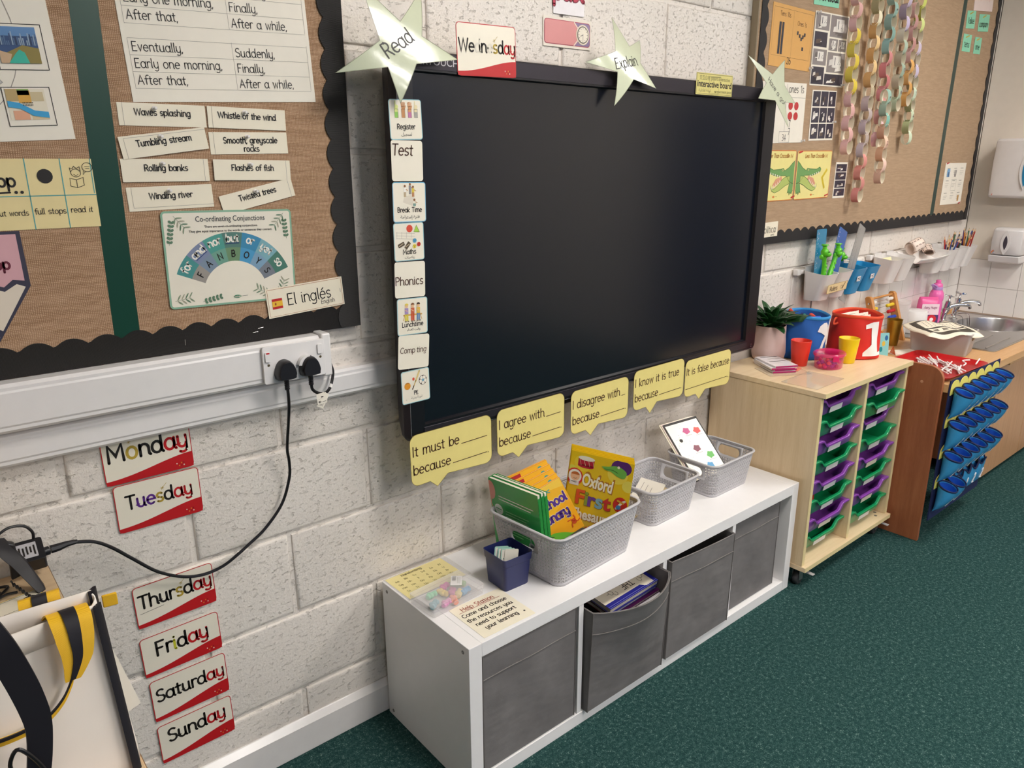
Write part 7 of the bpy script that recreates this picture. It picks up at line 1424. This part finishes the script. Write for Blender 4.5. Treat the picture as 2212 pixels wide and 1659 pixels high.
# rulers: slabs with scale marks
def ruler(label, tl_, tr_, bl_, y0, y1, m, clear=False):
    a, c, d = (Vector((p[0], y, p[1])) for p, y in ((tl_, y0), (tr_, y0), (bl_, y1))); ex = (c - a); w_ = ex.length; ey = (a - d); L_ = ey.length + .05; e1, e2 = ex.normalized(), ey.normalized()
    s = Sheet(frame(a + ex / 2 - e2 * (L_ / 2), e1, e2), w_, L_, m, .006, .002)
    for i in range(int(L_ / .005)): s.line([(-w_ / 2 + .001, -L_ / 2 + .005 * i), (-w_ / 2 + (.009 if i % 2 == 0 else .005), -L_ / 2 + .005 * i)], .0007, cm('#d9e6f0') if not clear else INK, 1)
    for i in range(int(L_ / .02)): s.text(str(i % 10), -w_ / 2 + .014, -L_ / 2 + .02 * i, .008, cm('#d9e6f0') if not clear else INK, .1)
    if clear:
        for i in range(int(L_ / .005)): s.line([(w_ / 2 - .001, -L_ / 2 + .005 * i), (w_ / 2 - (.009 if i % 2 == 0 else .005), -L_ / 2 + .005 * i)], .0007, INK, 1)
        s.line([(.002, -L_ * .15), (.002, L_ * .22)], .003, cm('#5a5450'), 1)
    return tag(s.build('ruler'), label, 'ruler', 'rulers in the white tubs')
BR1 = mat('teal_clear_plastic', '#0d86b5', .12, alpha=.82, var=.02, coat=.4); BR2 = mat('royal_clear_plastic', '#0d57ad', .12, alpha=.9, var=.02, coat=.4); CLR2 = mat('grey_clear_plastic', '#aaa6a2', .15, alpha=.72, var=.02, coat=.4)
ruler('teal blue translucent ruler standing at the back left of the leftmost white tub', (2.100, 1.240), (2.178, 1.240), (2.068, 1.073), -.055, -.06, BR1)
ruler('royal blue translucent ruler leaning right in the leftmost white tub', (2.262, 1.235), (2.335, 1.205), (2.140, 1.060), -.07, -.085, BR2)
ruler('clear grey ruler leaning far to the right out of the second white tub', (2.500, 1.172), (2.560, 1.145), (2.236, 1.040), -.07, -.08, CLR2, True)
# green giraffe figures
GRF = mat('giraffe_green', '#5cc422', .35, var=.04, coat=.2); GRD = cm('#3a8a12', .4)
def giraffe(label, base, neck, head, dirx):
    t = thing('giraffe_figure', label, 'figure', base); b_ = Vector(base); n_ = Vector(neck); h_ = Vector(head); mid = b_.lerp(n_, .55) + Vector((.003 * dirx, 0, 0))
    b = MB(); b.tube(spline([b_, mid, n_, h_], 5), [.0115, .0112, .011, .0105, .0103, .010, .0098, .0095, .0092, .009, .009, .009, .009, .009, .009, .0085], GRF, 12)
    b.ball(h_ + Vector((0, -.002, .004)), .0165, GRF, 16, 10, sz=1.05); b.ball(h_ + Vector((.009 * dirx, -.013, -.004)), .0125, GRF, 14, 8, sx=1.15, sz=.8); b.build('body', t)
    b = MB(); b.tube([h_ + Vector((-.001, 0, .015)), h_ + Vector((-.001, 0, .028)), h_ + Vector((-.0015, 0, .034)), h_ + Vector((-.0015, 0, .037))], [.009, .0085, .0145, .0125], GRF, 14); b.build('cap', t)
    for sd_ in (-1, 1):
        b = MB(); b.ball(h_ + Vector((sd_ * .017, .002, -.013)), .0085, GRF, 10, 6, sx=.75, sz=1.3); b.build('ear', t)
    for q in (-.004, .005):
        b = MB(); b.ball(h_ + Vector((.004 * dirx + q, -.0175, .0065)), .0022, INK, 8, 5, sx=1.6); b.build('eye', t)
    for i in range(4):
        b = MB(); b.ball(b_.lerp(n_, .3 + .2 * i) + Vector((.003 * dirx, -.0085, 0)), .0048, cm('#7ad640', .35), 8, 5, sz=1.3); b.build('spot', t)
    return t
giraffe('bright green giraffe figure standing upright in front of the teal ruler', (2.078, -.100, 1.030), (2.082, -.098, 1.105), (2.070, -.1, 1.150), 1)
giraffe('bright green giraffe figure leaning right in front of the royal blue ruler', (2.108, -.108, 1.030), (2.150, -.105, 1.115), (2.172, -.105, 1.148), -1)
giraffe('bright green giraffe figure half hidden behind the royal blue ruler', (2.240, -.052, 1.030), (2.290, -.05, 1.085), (2.315, -.05, 1.115), 1)
# shallow tray with rolled papers
pt_ = thing('paper_tray', 'shallow white tray of rolled printed papers hung across the rail', 'tray', (3.08, -.085, 1.048))
b = MB(); n = 24
def trq(u, v, o=0): 
    x = 2.915 + .345 * u; w_ = -.028 - .125 * v; z = 1.088 - .050 * sin(pi * min(1, max(0, v)) * .62) - .006 * sin(pi * u) + (.020 * max(0, v - .8) / .2 if v > .8 else 0); return (x, w_, z)
b.grid(trq, 24, 14, TW); b.build('shell', pt_, solid=.003)
NEWS = cm('#ecd9cc', .7); BRN = cm('#5a3a26', .6)
def roll(label, c0, c1, r_, squash, turns=1.6):
    b = MB(); c0, c1 = Vector(c0), Vector(c1); ax = (c1 - c0); L_ = ax.length; ex = ax.normalized(); ez = Vector((0, 0, 1)); ey = ez.cross(ex).normalized(); ez = ex.cross(ey); m_ = 40
    def P(u, v):
        t = v * turns * 2 * pi; rr_ = r_ * (1 - .32 * v); return tuple(c0 + ex * (u * L_) + ey * (rr_ * cos(t)) + ez * (rr_ * sin(t) * squash))
    b.grid(P, 4, m_, NEWS)
    for i in range(9):
        for j in range(7):
            if (i + j) % 3 == 0: continue
            b.grid(lambda a, c_, i=i, j=j: tuple(Vector(P(.06 + .1 * i + .05 * a, .02 + .082 * j + .018 * c_)) + (Vector(P(.06 + .1 * i, .02 + .082 * j)) - (c0 + ex * ((.06 + .1 * i) * L_))).normalized() * .0008), 1, 1, BRN)
    b.grid(lambda a, c_: tuple(Vector(P(.985 + .02 * a, c_))), 1, m_, BRN)
    return tag(b.build('rolled_paper', solid=.0008), label, 'paper', 'rolled papers in the paper tray')
roll('rolled cream printed paper standing tallest at the left of the paper tray', (2.965, -.07, 1.100), (3.035, -.085, 1.122), .030, 1.15)
roll('flattened roll of printed paper lying across the middle of the paper tray', (3.18, -.06, 1.089), (3.075, -.118, 1.078), .026, .62)
roll('loosely rolled printed paper at the right end of the paper tray', (3.10, -.040, 1.094), (3.235, -.050, 1.094), .018, .7)
# pencils
random.seed(33); PCOL = [('#a8322a', 'dark red'), ('#c8402f', 'red'), ('#6a2a24', 'maroon'), ('#2f4a8a', 'blue'), ('#2a2630', 'black'), ('#8a4a2a', 'brown'), ('#3f6a4a', 'green'), ('#c9803a', 'orange'), ('#5a3a7a', 'purple'), ('#d9c9a9', 'natural wood')]
TIPW = cm('#d9b58a', .6)
for k_, (tx, n_) in enumerate(((3.378, 15), (3.506, 16), (3.634, 18))):
    for i in range(n_):
        x = tx + random.uniform(-.042, .042); y = -.078 + random.uniform(-.036, .036); lx, ly = random.uniform(-.25, .30), random.uniform(-.28, .10); d = Vector((lx, ly, 1)).normalized(); ln = random.uniform(.10, .15) + (.018 if k_ == 2 else 0); c, nm = PCOL[(i * 3 + k_) % 10]
        p0 = Vector((tx + (x - tx) * .6, -.075 + (y + .075) * .5, 1.084 - .085 + random.uniform(-.0, .01))); m_ = cm(c, .35); b = MB()
        b.tube([p0, p0 + d * (ln - .016)], .0036, m_, 6); b.tube([p0 + d * (ln - .016), p0 + d * (ln - .004)], [.0036, .0014], TIPW, 6); b.tube([p0 + d * (ln - .004), p0 + d * ln], [.0014, .0003], m_, 6)
        tag(b.build('pencil'), '%s pencil among the pencils in the %s' % (nm, ('left of the three pencil tubs', 'middle pencil tub', 'pencil tub closest to the corner')[k_]), 'pencil', '%s pencils in the %s' % (nm, ('left pencil tub', 'middle pencil tub', 'corner pencil tub')[k_]))
# ---------------- left desk ----------------
ZD = .742
dk = thing('desk', 'pale wood desk at the left edge, under the white and yellow tote bag', 'desk', (-1.35, -.41, 0))
b = MB(); b.box(-2.05, -.737, -.80, -.012, .717, .742, DESKW); b.build('desk_top', dk, bev=.0015)
b = MB(); b.box(-.7375, -.7362, -.7995, -.0125, .7175, .7415, cm('#8a6a48', .5)); b.build('edge_band', dk)
for x, y in ((-.79, -.06), (-.79, -.74), (-2.0, -.06), (-2.0, -.74)):
    b = MB(); b.box(x - .02, x + .02, y - .02, y + .02, 0, .7168, cm('#a9a5a2', .4)); b.build('leg', dk, bev=.003)
# power adapter with lead
ad = thing('power_adapter', 'black power adapter with a printed label at the back of the desk', 'adapter', (-.762, -.05, .765))
M = frame((-.770, -.05, .800), (1, -.04, .02), (0, .75, .45)); b = MB(M); b.prism(rrect(.058, .05, .004, 3), -.034, 0, BLACK); b.build('case', ad, bev=.003)
s = Sheet(frame(M @ Vector((-.004, 0, .0004)), (1, -.04, .02), (0, .75, .45)), .044, .034, cm('#b9b6ba', .4), .001, .0003)
for i in range(7): s.rect(-.02 + .006 * i, -.012 + .003 * (i % 3), -.017 + .006 * i, .010 - .002 * (i % 2), INK, 1)
s.build('rating_label', ad)
b = MB(); b.tube(spline([(-.755, -.03, .803), (-.752, -.028, .825), (-.765, -.028, .843), (-.79, -.03, .847), (-.815, -.035, .835)], 5), .0027, BL2, 8); b.build('lead', ad)
b = MB(); b.tube([(-.742, -.046, .7868), (-.733, -.0445, .7868)], .0088, BLACK, 10); b.build('inlet', ad)
# stand with foot
st = thing('device_stand', 'black angled stand with a splayed foot on the desk by the wall', 'stand', (-.80, -.10, ZD))
b = MB(); b.loft([[(x, y, z) for x, y, z in ((-.835, -.10, .86), (-.80, -.085, .845), (-.80, -.075, .85), (-.835, -.09, .865))], [(-.80, -.105, .80), (-.775, -.09, .795), (-.775, -.08, .80), (-.80, -.095, .805)], [(-.772, -.122, ZD + .004), (-.757, -.112, ZD + .004), (-.757, -.1, ZD + .008), (-.772, -.11, ZD + .010)], [(-.768, -.125, ZD + .0002), (-.756, -.115, ZD + .0002), (-.756, -.10, ZD + .0002), (-.768, -.108, ZD + .0002)]], BLACK); b.build('foot', st, bev=.002)
b = MB(); b.loft([[(x, -.085, z) for x, z in ((-.803, .765), (-.785, .77), (-.787, .835), (-.80, .842))], [(x, -.068, z) for x, z in ((-.803, .765), (-.785, .77), (-.787, .835), (-.80, .842))]], BLACK); b.build('bracket', st, bev=.003)
b = MB(); b.ball((-.845, -.105, .862), .034, BLACK, 16, 10, sy=.8, sz=1.15); b.build('head', st)
b = MB(); pts = []
for i in range(40): a = i * 1.1; pts.append((-.806 + .0006 * i, -.105 - .0012 * i + .004 * cos(a), .772 - .0005 * i + .004 * sin(a)))
b.tube(pts, .0015, BL2, 5); b.build('coiled_lead', st)
for i, q in enumerate(([(-.86, -.10, ZD + .003), (-.83, -.09, ZD + .003), (-.81, -.06, ZD + .003), (-.85, -.05, ZD + .003)], [(-.87, -.13, ZD + .003), (-.845, -.12, ZD + .006), (-.82, -.105, ZD + .009), (-.80, -.095, ZD + .003)], [(-.88, -.19, ZD + .003), (-.86, -.14, ZD + .02), (-.845, -.115, ZD + .015), (-.825, -.09, ZD + .010)])):
    b = MB(); b.tube(spline(q, 5), .0026, BL2, 7); tag(b.build('desk_cable'), ('black cable curling behind the stand foot on the desk', 'black cable passing under the stand foot on the desk', 'black cable looping up at the left edge of the desk')[i], 'cable')
s = Sheet(flatf(-.802, -.148, ZD + .001, 12), .085, .08, CREAM, .001, .0007, border=cm('#d9b93a'), bw=.002); s.text('CO', .012, .004, .026, INK, .16, ang=-78); s.box_line(-.036, -.034, .036, .034, .0008, INK, 2)
for i in range(3): s.line([(-.03, -.012 - .006 * i), (.0, -.012 - .006 * i)], .0009, INK)
s.v, s.f = s.v, s.f; tag(s.build('printed_card'), 'cream printed card with a black ruled border lying on the desk behind the bag', 'card')
# tote bag
TOTE = mat('tote_fabric', '#e9dfd4', .6, var=.03, vs=10, bump=.25, bs=30); YW = m_ridge('yellow_webbing', '#eeb91c', 'Z', 300, .5, .3); BW = mat('black_webbing', '#16121a', .6, var=.05)
tb = thing('tote_bag', 'off white tote bag with black piping and yellow and black handles, standing on the desk', 'bag', (-.90, -.66, ZD))
def bagf(u, v, back=0):
    x = -1.10 + .352 * u + .010 * v * (1 if u > .5 else 0) * -1; z = ZD + .0005 + (.243 + (.014 if back else 0)) * v - .008 * (1 - u) * v * 0; bul = .018 * sin(pi * min(1, u * 1.05)) * (1 - .75 * v); 
    y = (-.688 - bul + .010 * v + .004 * sin(5 * u + 3 * v)) if not back else (-.630 + bul - .030 * v - .002 * sin(6 * u)); return (x, y, z)
b = MB(); b.grid(lambda u, v: bagf(u, v), 24, 14, TOTE); b.build('front_panel', tb, solid=.0016)
b = MB(); b.grid(lambda u, v: bagf(1 - u, v, 1), 24, 14, TOTE); b.build('back_panel', tb, solid=.0016)
b = MB(); b.grid(lambda u, v: tuple(Vector(bagf(1, v)).lerp(Vector(bagf(1, v, 1)), u) + Vector((.016 * sin(pi * u) * (1 - v * .6) - .004, 0, 0))), 6, 12, TOTE); b.grid(lambda u, v: tuple(Vector(bagf(v, 0)).lerp(Vector(bagf(v, 0, 1)), 1 - u)), 3, 12, TOTE); b.build('gusset', tb, solid=.0016)
b = MB(); b.grid(lambda u, v: tuple(Vector(bagf(u, .88 + .121 * v)) + Vector((0, -.0010, 0))), 24, 2, TOTE); b.build('top_hem', tb, solid=.0005)
for bk, nm in ((0, 0), (1, 1)):
    b = MB(); b.tube([Vector(bagf(1, i / 14, bk)) + Vector((.001, -.002 if not bk else 0, 0)) for i in range(15)], .0052, BW, 8, flat=(1.5, .55)); b.build('piping', tb)
def strap(pts, w, m, nm, par, side=(1, 0, 0), th=.0012, off=0.0):
    P = spline(pts, 6); b = MB(); sd = Vector(side).normalized(); V = []
    for i, p in enumerate(P):
        t_ = (P[min(i + 1, len(P) - 1)] - P[max(i - 1, 0)]).normalized(); nrm = sd.cross(t_).normalized(); wq = (i / (len(P) - 1) * (len(w) - 1)) if hasattr(w, '__len__') else 0; wi = min(int(wq), len(w) - 2) if hasattr(w, '__len__') else 0; wv = w[wi] + (w[wi + 1] - w[wi]) * (wq - wi) if hasattr(w, '__len__') else w
        V.append([p + sd * (off - wv / 2) + nrm * th, p + sd * (off + wv / 2) + nrm * th, p + sd * (off + wv / 2) - nrm * th, p + sd * (off - wv / 2) - nrm * th])
    b.loft(V, m); return b.build(nm, par)
hp = [(-.792, -.655, .978), (-.789, -.672, .990), (-.788, -.691, .985), (-.788, -.700, .965), (-.790, -.704, .940), (-.799, -.706, .916)]
hs = strap(hp, [.044, .044, .044, .04, .032, .016], YW, 'handle', tb); strap([(p[0], p[1] - .0016, p[2] + .0014) for p in hp], [.016, .016, .015, .013, .010, .005], BW, 'stripe', hs)
h2 = [(-.799, -.706, .916), (-.812, -.709, .896), (-.832, -.711, .881), (-.860, -.711, .875), (-.90, -.709, .876), (-.96, -.706, .885)]
hs2 = strap(h2, .010, YW, 'handle', tb, (.3, 0, 1)); strap([(p[0] - .001, p[1] - .002, p[2] + .0035) for p in h2], .004, BW, 'stripe', hs2, (.3, 0, 1))
hb = [(-.812, -.644, .968), (-.811, -.640, .995), (-.810, -.632, .999), (-.809, -.618, .990), (-.808, -.606, .96)]
hs3 = strap(hb, .044, YW, 'handle', tb); strap([(p[0], p[1] - .0016, p[2] + .0012) for p in hb], .016, BW, 'stripe', hs3)
b = MB(); b.loft([[(-.745, -.640, .958), (-.728, -.642, .958), (-.728, -.638, .958), (-.745, -.636, .958)], [(-.745, -.640, .975), (-.728, -.642, .975), (-.728, -.638, .975), (-.745, -.636, .975)]], YW); b.build('yellow_tab', tb, bev=.001)
s = Sheet(frame((-.772, -.572, .800), (1, .1, .22), (-.24, .05, 1)), .10, .125, PAPER, .001, .0008); tag(s.build('loose_sheet'), 'white sheet poking out behind the right side of the tote bag', 'sheet')
# padded strap and thin lead in front of the bag
bs = thing('shoulder_strap', 'thick black padded strap hanging in front of the tote bag', 'strap', (-.86, -.80, ZD)); 
strap([(-.885, -.79, 1.10), (-.866, -.80, 1.05), (-.856, -.80, 1.012), (-.848, -.80, .969), (-.846, -.80, .937), (-.852, -.80, .895), (-.862, -.80, .85), (-.868, -.795, .79), (-.868, -.79, ZD + .004)], [.026, .027, .027, .026, .026, .026, .026], BW, 'padding', bs, (1, 0, .35), .0035)
b = MB(); b.tube(spline([(-.874, -.80, .885), (-.877, -.803, .908), (-.869, -.806, .925), (-.860, -.808, .916), (-.850, -.81, .893), (-.842, -.812, .86)], 5), .0022, BL2, 7); b.build('thin_lead', bs)
